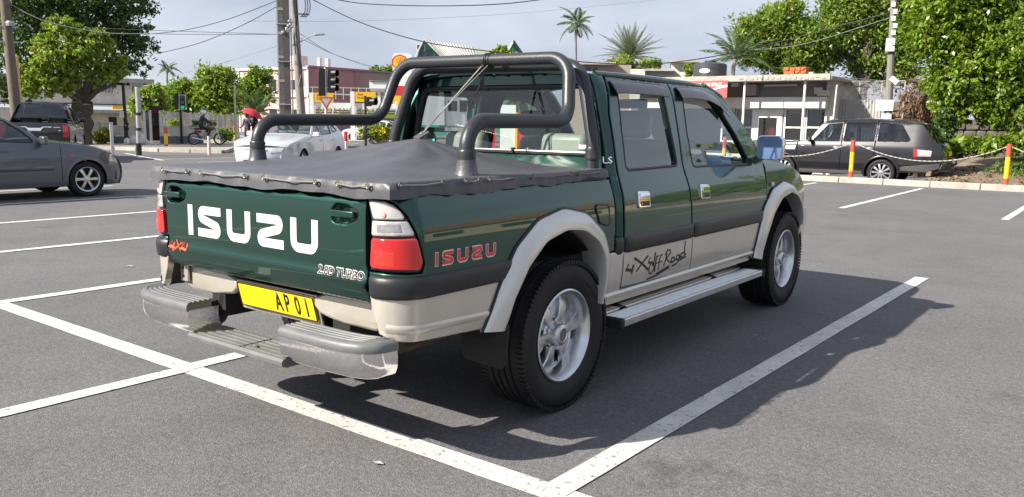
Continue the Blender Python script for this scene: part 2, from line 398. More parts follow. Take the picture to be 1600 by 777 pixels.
def ground_sheet():
    xs = (-900, -60, -30, -14, 0, 20, 60, 900); mb = MB()
    mb.grid([[(x, y, 0) for x in xs] for y in (-900, -60, -20, 0, 10, 18.8)])
    mb.grid([[(x, y, 0) for x in (-900, -60, -30, -14)] for y in (18.8, 60, 900)])      # the left part runs on level
    mb.grid([[(x, y, -.2) for x in (-14, 0, 20, 60, 900)] for y in (18.8, 60, 900)])    # behind the kerb the yard lies lower
    mb.grid([[(-14, y, z) for y in (18.8, 60, 900)] for z in (0, -.2)]); mb.grid([[(x, 18.8, z) for x in (-14, 0, 60, 900)] for z in (0, -.2)])
    mb.build('ground', M_asph, None, 0, kind='structure', fix=False)
ground_sheet()
mk = 0
def line(x0, y0, x1, y1, w=.105, z=.003, m=None, name='bay_line'):
    d = V((x1-x0, y1-y0, 0)); n = V((-d.y, d.x, 0)).normalized()*w/2; k = max(1, int(d.length/.25)); a = V((x0, y0, z)); rows = []
    rr = random.Random(int(x0*100+y0*10))
    for i in range(k+1):
        p = a+d*(i/k); rows.append([p+n*(1+rr.uniform(-.04, .04)), p, p-n*(1+rr.uniform(-.04, .04))])
    return MB().grid(rows).build(name, m or M_paint, None, 0, kind='structure')
XS = [1.375-2.45*k for k in range(0, 12)]
line(-30, -.715-.0, 5.5, -.79, .12, .003)                                          # the long line behind the bays
for k, x in enumerate(XS):
    line(x-.068 if k == 0 else x-.02, -.78, x+.045, 5.05, .115, .0055)
    line(x-.0, -.80, x-.06, -5.6, .11, .0055)
line(3.8, -.72, 3.85, 5.05, .115, .0055)
for k in range(-9, 6): line(-1.1+2.44*k, 11.5, -1.1+2.44*k, 18.1, .11, .0055)
# ---------------------------------------------------------------- the green pickup
M_green = mat('green_paint', (.0045, .052, .038), .36, .7, coat=1., nz=.1, nscale=300, speck=(60, (.010, .055, .042), .7))
M_champ = mat('champagne_paint', (.59, .555, .49), .28, .45, coat=.8, nz=.1, nscale=3, var=(1.6, (.54, .50, .43)), speck=(9, (.42, .37, .3), .70))
M_silver = mat('silver_paint', (.60, .595, .57), .32, .45, coat=.6, nz=.04, nscale=4)
M_blk = mat('black_trim', (.016, .017, .02), .42, spec=.5, nz=.15, nscale=5, bump=.08, bscale=300)
M_rub = mat('rubber', (.014, .014, .015), .62, spec=.35, nz=.3, nscale=6, bump=.1, bscale=120)
M_und = mat('underbody', (.012, .012, .012), .8, nz=.3)
M_tube = mat('padded_tube', (.028, .030, .036), .38, spec=.45, nz=.12, nscale=10, bump=.12, bscale=120)
M_vinyl = mat('vinyl_cover', (.078, .080, .090), .42, spec=.5, nz=.16, nscale=5, bump=.55, bscale=9, var=(2.2, (.058, .06, .068)), speck=(26, (.18, .175, .17), .68))
M_chrome = mat('chrome', (.86, .86, .87), .07, 1., nz=.03, nscale=20)
M_bchrome = mat('worn_chrome', (.80, .79, .78), .10, 1., nz=.10, nscale=60, bump=.03, bscale=90, speck=(130, (.5, .48, .45), .66))
M_alloy = mat('alloy', (.62, .63, .66), .28, .9, nz=.06, nscale=30)
M_alum = mat('ribbed_aluminium', (.62, .62, .63), .34, .85, nz=.12, nscale=14, speck=(30, (.42, .41, .4), .66))
M_pad = mat('grey_plastic_tread', (.13, .135, .14), .45, spec=.5, nz=.2, nscale=9)
M_cord = mat('grey_cord', (.20, .19, .175), .7); M_eye = mat('brass_eyelet', (.16, .14, .11), .45, .6)
M_white = mat('white_sticker', (.62, .61, .61), .45); M_red = mat('red_sticker', (.62, .045, .035), .4); M_ink = mat('black_sticker', (.012, .012, .013), .4)
M_plate = mat('yellow_plate', (.86, .62, .012), .35); M_plate2 = mat('bright_yellow_blank', (.92, .80, .01), .4); M_seat = mat('grey_green_leather', (.21, .23, .20), .45, nz=.08)
M_int = mat('cabin_plastic', (.03, .032, .034), .6)
M_lclr = mat('clear_lens', (.54, .51, .49), .12, .25, coat=1., nz=.2, nscale=18); M_lred = mat('red_lens', (.48, .014, .016), .12, coat=1., nz=.12, nscale=20, emit=((1, .05, .03), .03)); M_lclr2 = mat('clear_lens_ribbed', (.50, .49, .48), .15, .3, coat=1., nz=.25, nscale=40); M_lclr3 = mat('lens_reflector', (.36, .36, .37), .2, .5, coat=1., nz=.3, nscale=50); M_lred2 = mat('bright_red_lens', (.72, .03, .02), .12, coat=1., nz=.2, nscale=60); M_lora = mat('orange_bulb', (.56, .30, .23), .3)
M_glass = glass('car_glass', (.90, .95, .93), 1.55); M_glass_r = glass('rear_glass', (.90, .96, .93), 1.5); M_mir = mat('mirror_glass', (.36, .54, .80), .02, 1.)  # door mirror tinted blue in place of the sky's reflection
T = thing('pickup_truck', 'dark green and silver double cab pickup with black roll bar and soft bed cover', 'pickup')
profX = spline([(.38, .79), (.46, .822), (.52, .838), (.60, .847), (.70, .85), (.80, .849), (.90, .845), (.97, .835), (1.03, .816), (1.08, .797), (1.12, .785), (1.25, .757), (1.4, .72), (1.5, .692), (1.56, .665), (1.60, .632), (1.64, .58)])
profF = spline([(.38, .80), (.60, .85), (.80, .848), (.95, .838), (1.03, .822), (1.08, .80), (1.11, .775), (1.14, .73)])
def Xb(y, z):
    x = profX(z)
    if y > 2.9: x -= .16*(y-2.9)**2
    return x
def mkside(sx, r=.13, yc=lambda z: -1.09, prof=None):
    def S(u, z, h=0.):
        c = yc(z); y0 = c+r
        if u >= y0:
            p = V(((prof(z)-.16*max(0, u-2.9)**2) if prof else Xb(u, z), u, z))
            if h: p.x += h
        else:
            t = (y0-u)/r; X = prof(z) if prof else profX(z)
            if t < PI/2: p = V((X-r+(r+h)*math.cos(t), y0-(r+h)*math.sin(t), z))
            else: p = V((X-r-(t-PI/2)*r, c-h, z))
        p.x *= sx; return p
    return S
def sideuv(u, v):
    x = .8
    for _ in range(40):
        p = atX(u, v, x); x = .5*x+.5*profX(p.z)
    return p.y, p.z
LETTERS = {'I': ([(.5, 1), (.5, 0)], .0), 'S': ([(1, .86), (.13, .86), (.13, .60), (.87, .38), (.87, .14), (0, .14)], .2), 'U': ([(.13, 1), (.13, .14), (.87, .14), (.87, 1)], .22), 'Z': ([(0, .86), (.87, .86), (.87, .60), (.13, .38), (.13, .14), (1, .14)], .2)}
def letters(word, x0, x1, z0, z1, gap, iw, stroke, fn, m, parent, h=.002, slant=0.):
    n = len(word)-1; lw = (x1-x0-iw-gap*n)/n; x = x0; hh = z1-z0
    for ch in word:
        w = iw if ch == 'I' else lw; pts, rad = LETTERS[ch]; P = []
        s = stroke/2; q = rounded([(px*(w) if ch != 'I' else w/2, py*hh, 0) for px, py in pts], rad*hh*1.0, 6)
        mb = MB(); ribbon(mb, [(x+p.x+slant*p.y, z0+p.y) for p in q], stroke, fn, h); mb.build('letter', m, parent, 30); x += w+gap
def flare(name, outer, inner, sx, parent):
    o = rounded([(a, b, 0) for a, b in outer], .14, 6); i = rounded([(a, b, 0) for a, b in inner], .12, 6)
    def even(P, n=44):
        d = [0.]
        for k in range(1, len(P)): d.append(d[-1]+(P[k]-P[k-1]).length)
        return [V((np.interp(d[-1]*k/n, d, [p.x for p in P]), np.interp(d[-1]*k/n, d, [p.y for p in P]), 0)) for k in range(n+1)]
    o, i = even(o), even(i); rows = []
    for a, b in zip(o, i):
        row = []
        for t, hx in ((-.04, -.006), (0, .006), (.06, .016), (.25, .026), (.55, .036), (.85, .042), (.96, .040), (1.0, .03), (1.0, -.02), (.95, -.10)):
            p = a*(1-t)+b*t; row.append(V((sx*(Xb(p.x, max(p.y, .5))+hx), p.x, p.y)))
        rows.append(row)
    f = MB().grid(rows).build(name, M_silver, parent, 50); MB().tube([V((sx*(Xb(p.x, max(p.y, .5))+.003), p.x, p.y)) for p in o], .0075, 6).build('arch_gasket', M_blk, f); return f
FR_O = [(-.62, .495), (-.535, .67), (-.42, .825), (-.26, .925), (-.05, .962), (.14, .925), (.285, .825), (.35, .70), (.33, .60), (.30, .47)]
FR_I = [(-.51, .485), (-.465, .61), (-.37, .735), (-.24, .83), (-.08, .865), (.07, .85), (.19, .79), (.26, .71), (.275, .62), (.265, .47)]
FF_O = [(2.33, .45), (2.36, .60), (2.44, .79), (2.60, .91), (2.83, .957), (3.03, .925), (3.19, .84), (3.27, .73), (3.30, .6)]
FF_I = [(2.42, .43), (2.46, .59), (2.57, .74), (2.72, .84), (2.92, .872), (3.08, .835), (3.21, .75), (3.27, .66), (3.28, .6)]
BAND0, BAND1 = .690, .778
def band(S, u0, u1, sx, parent, cut=0.):
    rows = []
    n = max(2, int(abs(u1-u0)/.03))
    for i in range(n+1):
        t = i/n; e = 0 if 0 < i < n else -.012
        row = []
        for z, h in ((BAND0, -.004), (BAND0+.003, .008), (BAND0+.016, .013), (BAND1-.03, .016), (BAND1-.012, .013), (BAND1-.003, .006), (BAND1, -.004)):
            u = u0+(u1-u0)*t
            if cut: u = min(u, -.505+(z-BAND0)*.72) if cut > 0 else u
            row.append(S(u, z, h+(e if h > 0 else 0)))
        rows.append(row)
    MB().grid(rows).build('moulding', M_blk, parent, 60)
def truck_side(sx):
    def panel(*a, **k): return globals()['panel'](*a, flip=sx < 0, **k)
    S = mkside(sx); SCab = mkside(sx, .05, lambda z: .462+.06*max(0, z-1.0))
    fn = lambda u, z, h=0.: S(u, z, h)
    LAMP = [(-1.203, .795), (-.985, .79), (-.972, .82), (-.998, .92), (-1.03, 1.0), (-1.06, 1.038), (-1.09, 1.056), (-1.170, 1.06)]
    bed = [(-1.203, .735), (-.50, .735), (-.44, .78), (-.34, .86), (-.2, .92), (-.06, .925), (.1, .90), (.23, .83), (.31, .715), (.405, .715), (.412, .8), (.412, 1.07), (-.9, 1.085), (-1.170, 1.085), (-1.170, 1.064), (-1.088, 1.06), (-1.056, 1.042), (-1.025, 1.003), (-.992, .92), (-.966, .82), (-.98, .785), (-1.203, .788)]
    bp = panel('bed_side', bed, S, M_green, T, res=.035, gres=.045, th=.03)
    # stamped fuel flap and its frame
    fl = rpoly([(.215, .96), (.345, .95), (.352, .842), (.255, .87)], .02)
    if sx > 0:
        panel('fuel_flap', fl, S, M_green, bp, res=.02, th=.004, off=.004)
        q = [S(u, z, .003) for u, z in fl]; MB().tube(q, .004, 6, closed=True).build('flap_seal', M_blk, bp)
    low = [(-1.203, .705), (-1.19, .64), (-1.15, .56), (-1.08, .535), (-.60, .505), (-.50, .51), (-.45, .72)]
    lp = panel('quarter_panel', low, S, M_champ, T, res=.035, th=.03)
    rows = [[S(-1.12+.01*k if 0 else -1.12+(.56)*t, .585-.02*t+dz, h) for dz, h in ((.014, .0), (.006, .005), (-.004, .006), (-.02, .0))] for t in [k/20 for k in range(21)]]
    MB().grid(rows).build('pressed_crease', M_champ, lp, 60)
    band(S, -1.203, -.42, sx, T, cut=1)
    # lamp: housing, red lens, clear lens
    lamp = panel('tail_lamp', rpoly(LAMP, [0, .02, .02, .1, .05, .03, .02, 0]), S, M_blk, T, res=.02, th=.05, off=-.006)
    panel('indicator_lens', rpoly([(-1.158, .985), (-1.034, .985), (-1.048, 1.015), (-1.066, 1.036), (-1.092, 1.049), (-1.158, 1.052)], .01), S, M_lclr, lamp, res=.012, th=.02, off=.006)
    panel('reversing_lens', rpoly([(-1.180, .924), (-1.008, .928), (-1.030, .979), (-1.165, .979)], .008), S, M_lclr2, lamp, res=.012, th=.02, off=.006)
    panel('lens_inset', rpoly([(-1.15, .935), (-1.05, .937), (-1.055, .972), (-1.145, .972)], .006), S, M_lclr3, lamp, res=.02, th=.004, off=.0075)
    rl = panel('red_lens', rpoly([(-1.193, .806), (-.992, .803), (-.984, .83), (-1.004, .918), (-1.18, .914)], .014), S, M_lred, lamp, res=.012, th=.02, off=.008)
    panel('brake_lens', rpoly([(-1.17, .815), (-1.085, .814), (-1.085, .872), (-1.165, .872)], .006), S, M_lred2, lamp, res=.02, th=.003, off=.0095)
    MB().ball(S(-1.11, 1.0, .002), (.012, .0072, .013)).build('bulb', M_lora, lamp)
    flare('wheel_arch', FR_O, FR_I, sx, T); ff = flare('wheel_arch', FF_O, FF_I, sx, T)
    # cab corner
    cu = [(.498, .70), (.493, .9), (.508, 1.12), (.52, 1.4), (.575, 1.592), (.48, 1.592), (.455, 1.4), (.425, 1.12), (.42, 1.0), (.42, .70)]
    cp = panel('cab_corner', cu, SCab, M_green, T, res=.03, th=.02)
    panel('cab_corner_lower', [(.27, .475), (.50, .465), (.503, .705), (.30, .705)], S, M_champ, T, res=.04, th=.02)
    band(S, .42, .497, sx, T)
    def door(poly, hole, lowpoly, b0, b1, hy, glasspoly, vis):
        d = panel('door', poly, S, M_green, T, holes=[hole], res=.03, gres=.045, th=.035)
        panel('lower_panel', lowpoly, S, M_champ, d, res=.04, th=.035); band(S, b0, b1, sx, d)
        panel('window', hole, S, M_glass, d, res=.06, th=0, off=-.016, round_=False)
        mb = MB(); q = [S(u, z, -.006) for u, z in resample(hole, .03)]; mb.tube(q, .010, 6, closed=True); mb.build('window_seal', M_blk, d)
        # sun visor over the window
        if vis:
            rows = []
            for (u, z) in resample(vis, .03, False):
                rows.append([S(u, z+.012, .004), S(u, z+.006, .013), S(u, z-.014, .022), S(u, z-.052, .030), S(u, z-.057, .027), S(u, z-.03, .016)])
            for e, k in ((rows[0], 0), (rows[-1], -1)): pass
            mb = MB(); mb.grid(rows); mb.add(rows[0], [(0, 1, 2, 3, 4, 5)]); mb.add(rows[-1], [(5, 4, 3, 2, 1, 0)]); mb.build('rain_visor', M_visor, d, 40)
        # pull handle: chrome escutcheon, recess and grip
        hd = panel('handle', rpoly([(hy-.068, .912), (hy+.062, .908), (hy+.066, .992), (hy-.064, .998)], .014), S, M_chrome, d, res=.014, th=.01, off=.010)
        panel('recess', rpoly([(hy-.054, .918), (hy+.05, .915), (hy+.051, .945), (hy-.053, .948)], .006), S, M_blk, hd, res=.015, th=0, off=.0115)
        panel('grip', rpoly([(hy-.055, .952), (hy+.052, .949), (hy+.055, .984), (hy-.052, .988)], .008), S, M_chrome, hd, res=.015, th=.006, off=.017)
        panel('key_hole', [(hy-.045, .924), (hy-.033, .924), (hy-.033, .94), (hy-.045, .94)], S, M_alum, hd, res=.02, th=0, off=.0125)
        return d
    rd = door([(.512, .70), (1.312, .70), (1.292, .80), (1.278, .95), (1.266, 1.12), (1.276, 1.35), (1.297, 1.588), (.60, 1.588), (.535, 1.4), (.522, 1.12), (.505, .9)],
         rpoly([(.605, 1.105), (1.205, 1.112), (1.185, 1.3), (1.175, 1.54), (.66, 1.537), (.62, 1.3)], [.03, .03, .1, .03, .03, .1]),
         [(.512, .512), (1.328, .492), (1.312, .694), (.512, .694)], .515, 1.308, .71, None, [(.605, 1.555), (.7, 1.56), (1.1, 1.56), (1.20, 1.555)])
    fd = door([(1.322, .70), (2.478, .70), (2.49, .80), (2.51, 1.0), (2.535, 1.09), (2.52, 1.14), (2.36, 1.30), (2.12, 1.468), (1.925, 1.57), (1.85, 1.588), (1.309, 1.588), (1.288, 1.35), (1.278, 1.12), (1.29, .95), (1.303, .80)],
         rpoly([(1.405, 1.10), (2.25, 1.092), (2.27, 1.13), (2.12, 1.295), (1.965, 1.43), (1.82, 1.537), (1.425, 1.54), (1.39, 1.3)], [.03, .02, .02, .3, .3, .06, .03, .1]),
         [(1.34, .49), (2.40, .47), (2.45, .62), (2.475, .694), (1.324, .694)], 1.33, 2.44, 1.475, None, [(1.37, 1.555), (1.55, 1.56), (1.75, 1.553), (1.90, 1.52), (2.02, 1.455)])
    # rocker below the doors
    rows = [[V((sx*x, y, z)) for x, z in ((.80, .51), (.836, .498), (.842, .485), (.832, .465), (.80, .45), (.80, .425), (.74, .40))] for y in [.30+2.06*k/16 for k in range(17)]]
    MB().grid(rows).build('rocker_panel', M_champ, T, 25)
    # front wing: flank, then its shoulder towards the bonnet
    SF = mkside(sx, prof=profF)
    wing = [(2.50, .70), (2.47, .64), (2.56, .80), (2.72, .90), (2.88, .925), (3.05, .90), (3.2, .80), (3.26, .70), (3.285, .56), (3.40, .56), (3.48, .62), (3.5, .8), (3.46, .90), (3.3, .995), (3.1, 1.055), (2.85, 1.095), (2.55, 1.12), (2.546, 1.09), (2.52, 1.0), (2.50, .80)]
    wg = panel('front_wing', wing, SF, M_green, T, res=.035, th=.02)
    if sx > 0: MB().box(SF(2.60, .945, .008), (.018, .045, .032)).build('side_repeater', M_lclr, wg, bevel=.005)
    panel('front_bumper', [(3.27, .44), (3.52, .46), (3.56, .56), (3.55, .70), (3.33, .72), (3.30, .66)], lambda u, z: SF(u, z, .02), M_champ, T, res=.04, th=.04)
    # A pillar and roof rail
    MB().tube([(sx*.615, 1.86, 1.597), (sx*.655, 2.02, 1.535), (sx*.70, 2.26, 1.37), (sx*.748, 2.55, 1.13)], [.022, .026, .028, .03], 10).build('pillar', M_green, T)
    MB().tube([(sx*.625, .53, 1.597), (sx*.632, 1.1, 1.603), (sx*.628, 1.6, 1.600), (sx*.612, 1.9, 1.588)], .016, 8).build('roof_rail', M_green, T)
    # inner arches, mud flaps
    for y in (-.07, 2.86):
        MB().lathe([(.47, .30), (.47, .80)], 28, (0, y, .38), 'x', a0=.12, a1=PI-.12).build('arch_liner', M_und, T) if sx > 0 else MB().lathe([(.47, -.80), (.47, -.30)], 28, (0, y, .38), 'x', a0=.12, a1=PI-.12).build('arch_liner', M_und, T)
    fp = rpoly([(.63, .52), (.885, .52), (.88, .335), (.85, .315), (.655, .325), (.63, .36)], .025)
    MB().prism(fp, lambda u, v: V((sx*u, -.50-.04*(.5-v), v)), lambda u, v: V((sx*u, -.508-.04*(.5-v), v))).build('mud_flap', M_rub, T, 30)
    MB().prism(rpoly([(.60, .50), (.85, .52), (.84, .36), (.62, .36)], .03), lambda u, v: V((sx*u, 2.50, v)), lambda u, v: V((sx*u, 2.49, v))).build('mud_flap', M_rub, T, 30)
    # mirror
    mr = MB()
    c = V((sx*.935, 2.27, 1.205)); rp = rpoly([(-.085, -.075), (.085, -.078), (.09, .06), (.06, .085), (-.07, .082), (-.09, .06)], .025)
    rows = []
    for dy, k in ((-.02, .93), (-.012, 1.0), (.02, 1.0), (.06, .9), (.085, .7), (.095, .35)): rows.append([c+V((u*k, dy, v*k)) for u, v in rp])
    mr.grid(rows, closed=True); mr.add(rows[-1], [tuple(range(len(rp)))]); mr.tube([c+V((-sx*.06, .04, -.05)), V((sx*.80, 2.36, 1.115))], .03, 8)
    mo = mr.build('door_mirror', M_chrome if 0 else M_mcase, T, 50)
    MB().prism([(u*.95, v*.93) for u, v in rp], lambda u, v: c+V((u, -.010+.10*v, v)), lambda u, v: c+V((u, -.022+.10*v-.04*sx*u, v))).build('mirror_glass', M_mir, mo, 20)
M_visor = mat('smoked_visor', (.012, .013, .022), .16, coat=.3); M_mcase = mat('chrome_mirror_case', (.8, .8, .81), .12, 1.)
for s in (1, -1): truck_side(s)
def truck_rear():
    prof = spline([(.655, -1.062), (.672, -1.075), (.70, -1.086), (.722, -1.094), (.732, -1.106), (.741, -1.107), (.750, -1.096), (.765, -1.090), (.79, -1.088), (.802, -1.0905), (.812, -1.0955), (.83, -1.0965), (.95, -1.096), (1.03, -1.093), (1.05, -1.088), (1.062, -1.075)])
    SR = lambda u, z, h=0.: V((u, prof(z)-h, z))
    rec = lambda cx: rpoly([(cx-.062, .955), (cx+.03, .955), (cx+.075, .975), (cx+.085, 1.0), (cx+.075, 1.008), (cx+.02, 1.028), (cx-.04, 1.03), (cx-.07, 1.0)], .02)
    HC = (-.59, .545)
    tg = panel('tailgate', rpoly([(-.668, .66), (.668, .66), (.668, 1.06), (-.668, 1.06)], .012), SR, M_green, T, holes=[rec(c) for c in HC], res=.03, gres=.03, th=.03)
    for cx in HC:
        r = rec(cx); n = len(r); k = V((cx, 0, .992))
        rows = [[SR(u, v, -.001) for u, v in r], [SR(cx+(u-cx)*.86, .992+(v-.992)*.86, -.02) for u, v in r], [SR(cx+(u-cx)*.5, .992+(v-.992)*.5, -.03) for u, v in r]]
        mb = MB().grid(rows, closed=True); mb.add(rows[-1], [tuple(range(n))]); h = mb.build('handle_recess', M_green, tg, 60)
        s = 1 if cx > 0 else -1
        mb = MB(); mb.box((cx+s*.008, -1.100, .993), (.128, .02, .026)); mb.build('latch_lever', M_green, h, bevel=.005)
        MB().box((cx+s*.062, -1.086, .993), (.044, .012, .046)).build('latch_slot', M_blk, h)
    letters('ISUZU', -.487, .408, .818, .955, .041, .036, .037, SR, M_white, tg, .0012)
    # "2.8D TURBO" badge, outlined
    bd = text_mesh('2.8D TURBO', .044, lambda u, v, h: SR(.528+u, .765+v, h+.0006), M_white, 'engine_badge', tg, .0012, bold=.0030, width=1.06, res=3)
    text_mesh('2.8D TURBO', .044, lambda u, v, h: SR(.528+u, .765+v, h+.0022), M_ink, 'badge_letters', bd, .0010, bold=.0002, width=1.06, res=3)
    # red 4x4 sticker drawn with strokes
    mb = MB()
    for st in ([(-.63, .772), (-.655, .752), (-.60, .745)], [(-.617, .768), (-.632, .728)], [(-.60, .782), (-.545, .732)], [(-.553, .775), (-.61, .732)], [(-.535, .775), (-.555, .750), (-.505, .745)], [(-.51, .772), (-.522, .725)], [(-.64, .722), (-.50, .718)]):
        ribbon(mb, st, .007, lambda u, v, h: SR(u, v, h+.0006), .0012)
    mb.build('sticker', M_orange, tg)
    # crossmember under the gate, plate and its bracket
    for sx in (-1, 1):
        mb = MB(); P = [(.70, .655), (.70, .56), (.62, .535), (.44, .535), (.30, .555), (.26, .585), (.26, .62), (.34, .65)]
        mb.prism([(sx*u, v) for u, v in P], lambda u, v: V((u, -1.01, v)), lambda u, v: V((u, -.93, v))); mb.build('crossmember', M_champ, T, bevel=.012)
        hb = MB().box((sx*.655, -1.022, .615), (.062, .012, .085)).build('hinge_plate', M_champ, T, bevel=.003)
        for z in (.637, .597): MB().lathe([(.0, 0), (.008, 0)], 10, (sx*.66, -1.0295, z), 'y').build('bolt_hole', M_blk, hb, 0)
    M = Matrix.Rotation(R(14), 3, 'X'); pc = V((.005, -1.0, .567))
    def PL(u, v, h=0.): return pc+M @ V((u, -h, v))
    MB().box(pc+M @ V((.0, .012, -.008)), (.55, .012, .14), M=M).build('plate_bracket', M_champ, T, bevel=.004)
    pl = MB().prism(rpoly([(-.26, -.056), (.26, -.056), (.26, .056), (-.26, .056)], .008), lambda u, v: PL(u, v, -.002), lambda u, v: PL(u, v, .003)).build('number_plate', M_plate, T, 30)
    MB().tube([PL(u, v, .0035) for u, v in rpoly([(-.258, -.054), (.258, -.054), (.258, .054), (-.258, .054)], .008)], .003, 6, closed=True).build('plate_rim', M_pltxt, pl)
    MB().prism(rpoly([(-.24, -.050), (-.02, -.050), (-.02, .02), (-.06, .045), (-.20, .047), (-.24, .025)], .02), lambda u, v: PL(u, v, .0032), lambda u, v: PL(u, v, .0038)).build('number_blank', M_plate2, pl, 30)  # digits digitally blanked; added as a flat yellow patch
    for ch, x in (('A', .02), ('P', .078), ('0', .147), ('1', .207)):
        text_mesh(ch, .112, lambda u, v, h, x=x: PL(x+u, v*1.06-.002, h+.0036), M_pltxt, 'plate_letter', pl, .001, bold=.002, width=.60, res=4)
    # step bumper
    def chunk(a, b):
        s = 1 if b > a else -1
        plan = []                                           # outline seen from above, rear face then round the end
        def prof_z(k): return k
        bo = abs(b)
        front = [(a, -1.205), (a+(b-a)*.5, -1.207), (s*(bo-.13), -1.198), (s*(bo-.055), -1.175), (s*(bo-.012), -1.13), (s*bo, -1.055)]
        P = rounded([(x, y, 0) for x, y in front], [0, .3, .12, .1, .07, 0], 4)
        rows = []
        for z, o in ((.392, -.055), (.399, -.030), (.415, -.008), (.440, .003), (.475, .006), (.494, .004), (.503, .004), (.507, -.006)):
            row = []
            for i, p in enumerate(P):
                q = P[min(i+1, len(P)-1)]-P[max(i-1, 0)]; n = V((q.y, -q.x, 0)).normalized()*s
                row.append(V((p.x, p.y, z))+n*o)
            rows.append(row)
        inner = [[V((r_[0].x, r_[0].y+.15*t, r_[0].z)) for r_ in rows] for t in (0, .5, 1)]
        mb = MB().grid(rows); mb.grid(inner)
        c = mb.build('bumper_end', M_bchrome, T, 45)
        # rubber-ribbed tread on top
        mb = MB(); rows = []
        for z, o in ((.503, .009), (.512, .012), (.530, .010), (.541, .0), (.545, -.014)):
            row = []
            for i, p in enumerate(P):
                q = P[min(i+1, len(P)-1)]-P[max(i-1, 0)]; n = V((q.y, -q.x, 0)).normalized()*s; row.append(V((p.x, p.y, z))+n*o)
            rows.append(row)
        last = rows[-1]
        for k in range(4):
            for z, d in ((.540, .006), (.540, .010), (.545, .014), (.545, .024)):
                o = k*.024+d; rows.append([V((p.x*(1-.02*o/ .1) if i > len(P)*.6 else p.x, min(p.y+o, -1.03), z)) for i, p in enumerate(last)])
        mb.grid(rows); ins = [[V((r_[0].x, r_[0].y, zz)) for r_ in rows[3:]] for zz in (.545, .502)]
        e0 = [V((r_[0].x, r_[0].y, r_[0].z)) for r_ in rows]; e1 = [V((r_[0].x, max(r_[0].y, -1.205), .50)) for r_ in rows]; mb.grid([e0, e1])
        mb.build('bumper_tread', M_pad, c, 50)
        MB().bar((s*.45, -1.10, .46), (s*.42, -.80, .50), .05, .08).build('bumper_arm', M_und, T)
    chunk(-.335, -.825); chunk(.30, .787)
    mb = MB()
    rows = []; ys = [-1.215, -1.22, -1.212]+[-1.2+.0]
    prof2 = [(-1.19, .372), (-1.208, .382), (-1.21, .398), (-1.200, .408)]
    for k in range(5): b = -1.19+k*.032; prof2 += [(b, .408), (b+.006, .404), (b+.012, .404), (b+.018, .408)]
    prof2 += [(-1.03, .408), (-1.015, .395), (-1.015, .372), (-1.19, .372)]
    for x in (-.345, -.335, .0, .30, .31): rows.append([V((x, y, z)) for y, z in prof2])
    mb.add(rows[0], [tuple(range(len(prof2)))]); mb.add(rows[-1], [tuple(range(len(prof2)))])
    mb.grid(rows); mb.build('bumper_step', M_pad, T, 25)
    MB().box((.02, -1.12, .4095), (.004, .16, .002)).build('step_joint', M_blk, T); MB().lathe([(0, .4095), (.009, .4095), (.010, .407)], 10, (.07, -1.15, 0)).build('tow_hole', M_blk, T)
    MB().tube(rounded([(-.62, -1.0, .42), (-.45, -.98, .40), (-.40, -.98, .54)], .05), .03, 8).build('bumper_arm', M_und, T)
M_orange = mat('orange_red_sticker', (.85, .10, .04), .4); M_pltxt = mat('plate_black', (.03, .014, .005), .4)
truck_rear()
S0 = mkside(1)
def truck_decals():
    letters('ISUZU', -.918, -.555, .803, .858, .022, .016, .018, lambda u, v, h: S0(u, v, h+.0008), M_white, T, .0008, slant=.06)
    letters('ISUZU', -.918, -.555, .806, .855, .022, .016, .012, lambda u, v, h: S0(u, v, h+.0018), M_red, T, .0008, slant=.06)
    text_mesh('LS', .05, lambda u, v, h: mkside(1, .07, lambda z: .435)(.455+u+v*.1, 1.16+v, h+.002), M_chrome, 'trim_badge', T, .002, bold=.001, width=1.2)
    def px(pts): return [sideuv(940+a*.12872, 350+b*.12872) for a, b in pts]
    ST = [([(330, 492), (296, 552), (378, 572)], 15), ([(386, 495), (372, 545), (362, 612)], 15), ([(405, 470), (392, 545), (362, 612)], 2), ([(398, 415), (480, 475), (530, 520), (560, 556)], 16), ([(566, 385), (520, 440), (420, 578)], 13),
          ([(590, 405), (565, 468), (640, 470)], 11), ([(655, 345), (640, 440), (625, 515)], 15), ([(600, 478), (572, 545), (575, 600), (600, 605), (628, 560), (640, 510), (610, 490)], 9), ([(690, 385), (668, 400), (655, 480), (640, 580)], 12), ([(640, 490), (690, 470)], 7), ([(738, 370), (712, 390), (700, 460), (682, 556)], 11), ([(680, 470), (730, 455)], 7),
          ([(795, 350), (775, 440), (752, 510)], 10), ([(770, 380), (800, 320), (832, 318), (835, 350), (800, 405), (780, 412), (810, 455), (845, 475)], 10), ([(880, 405), (850, 415), (840, 445), (862, 465), (888, 440), (880, 405)], 11), ([(942, 375), (915, 385), (900, 425), (920, 440), (945, 405), (945, 378), (955, 430)], 11), ([(1000, 345), (968, 360), (962, 400), (985, 405), (1005, 370)], 11), ([(1017, 208), (1008, 290), (1006, 350), (1020, 378)], 13),
          ([(1025, 395), (920, 455)], 11), ([(918, 473), (850, 515)], 12), ([(820, 518), (740, 565), (660, 618)], 22), ([(655, 628), (600, 652), (545, 672)], 12)]
    mb = MB()
    for p, w in ST: ribbon(mb, px(p), w*.00085, lambda u, v, h: S0(u, v, h+.0008), .0008)
    mb.build('off_road_sticker', M_ink, T, 30)
truck_decals()
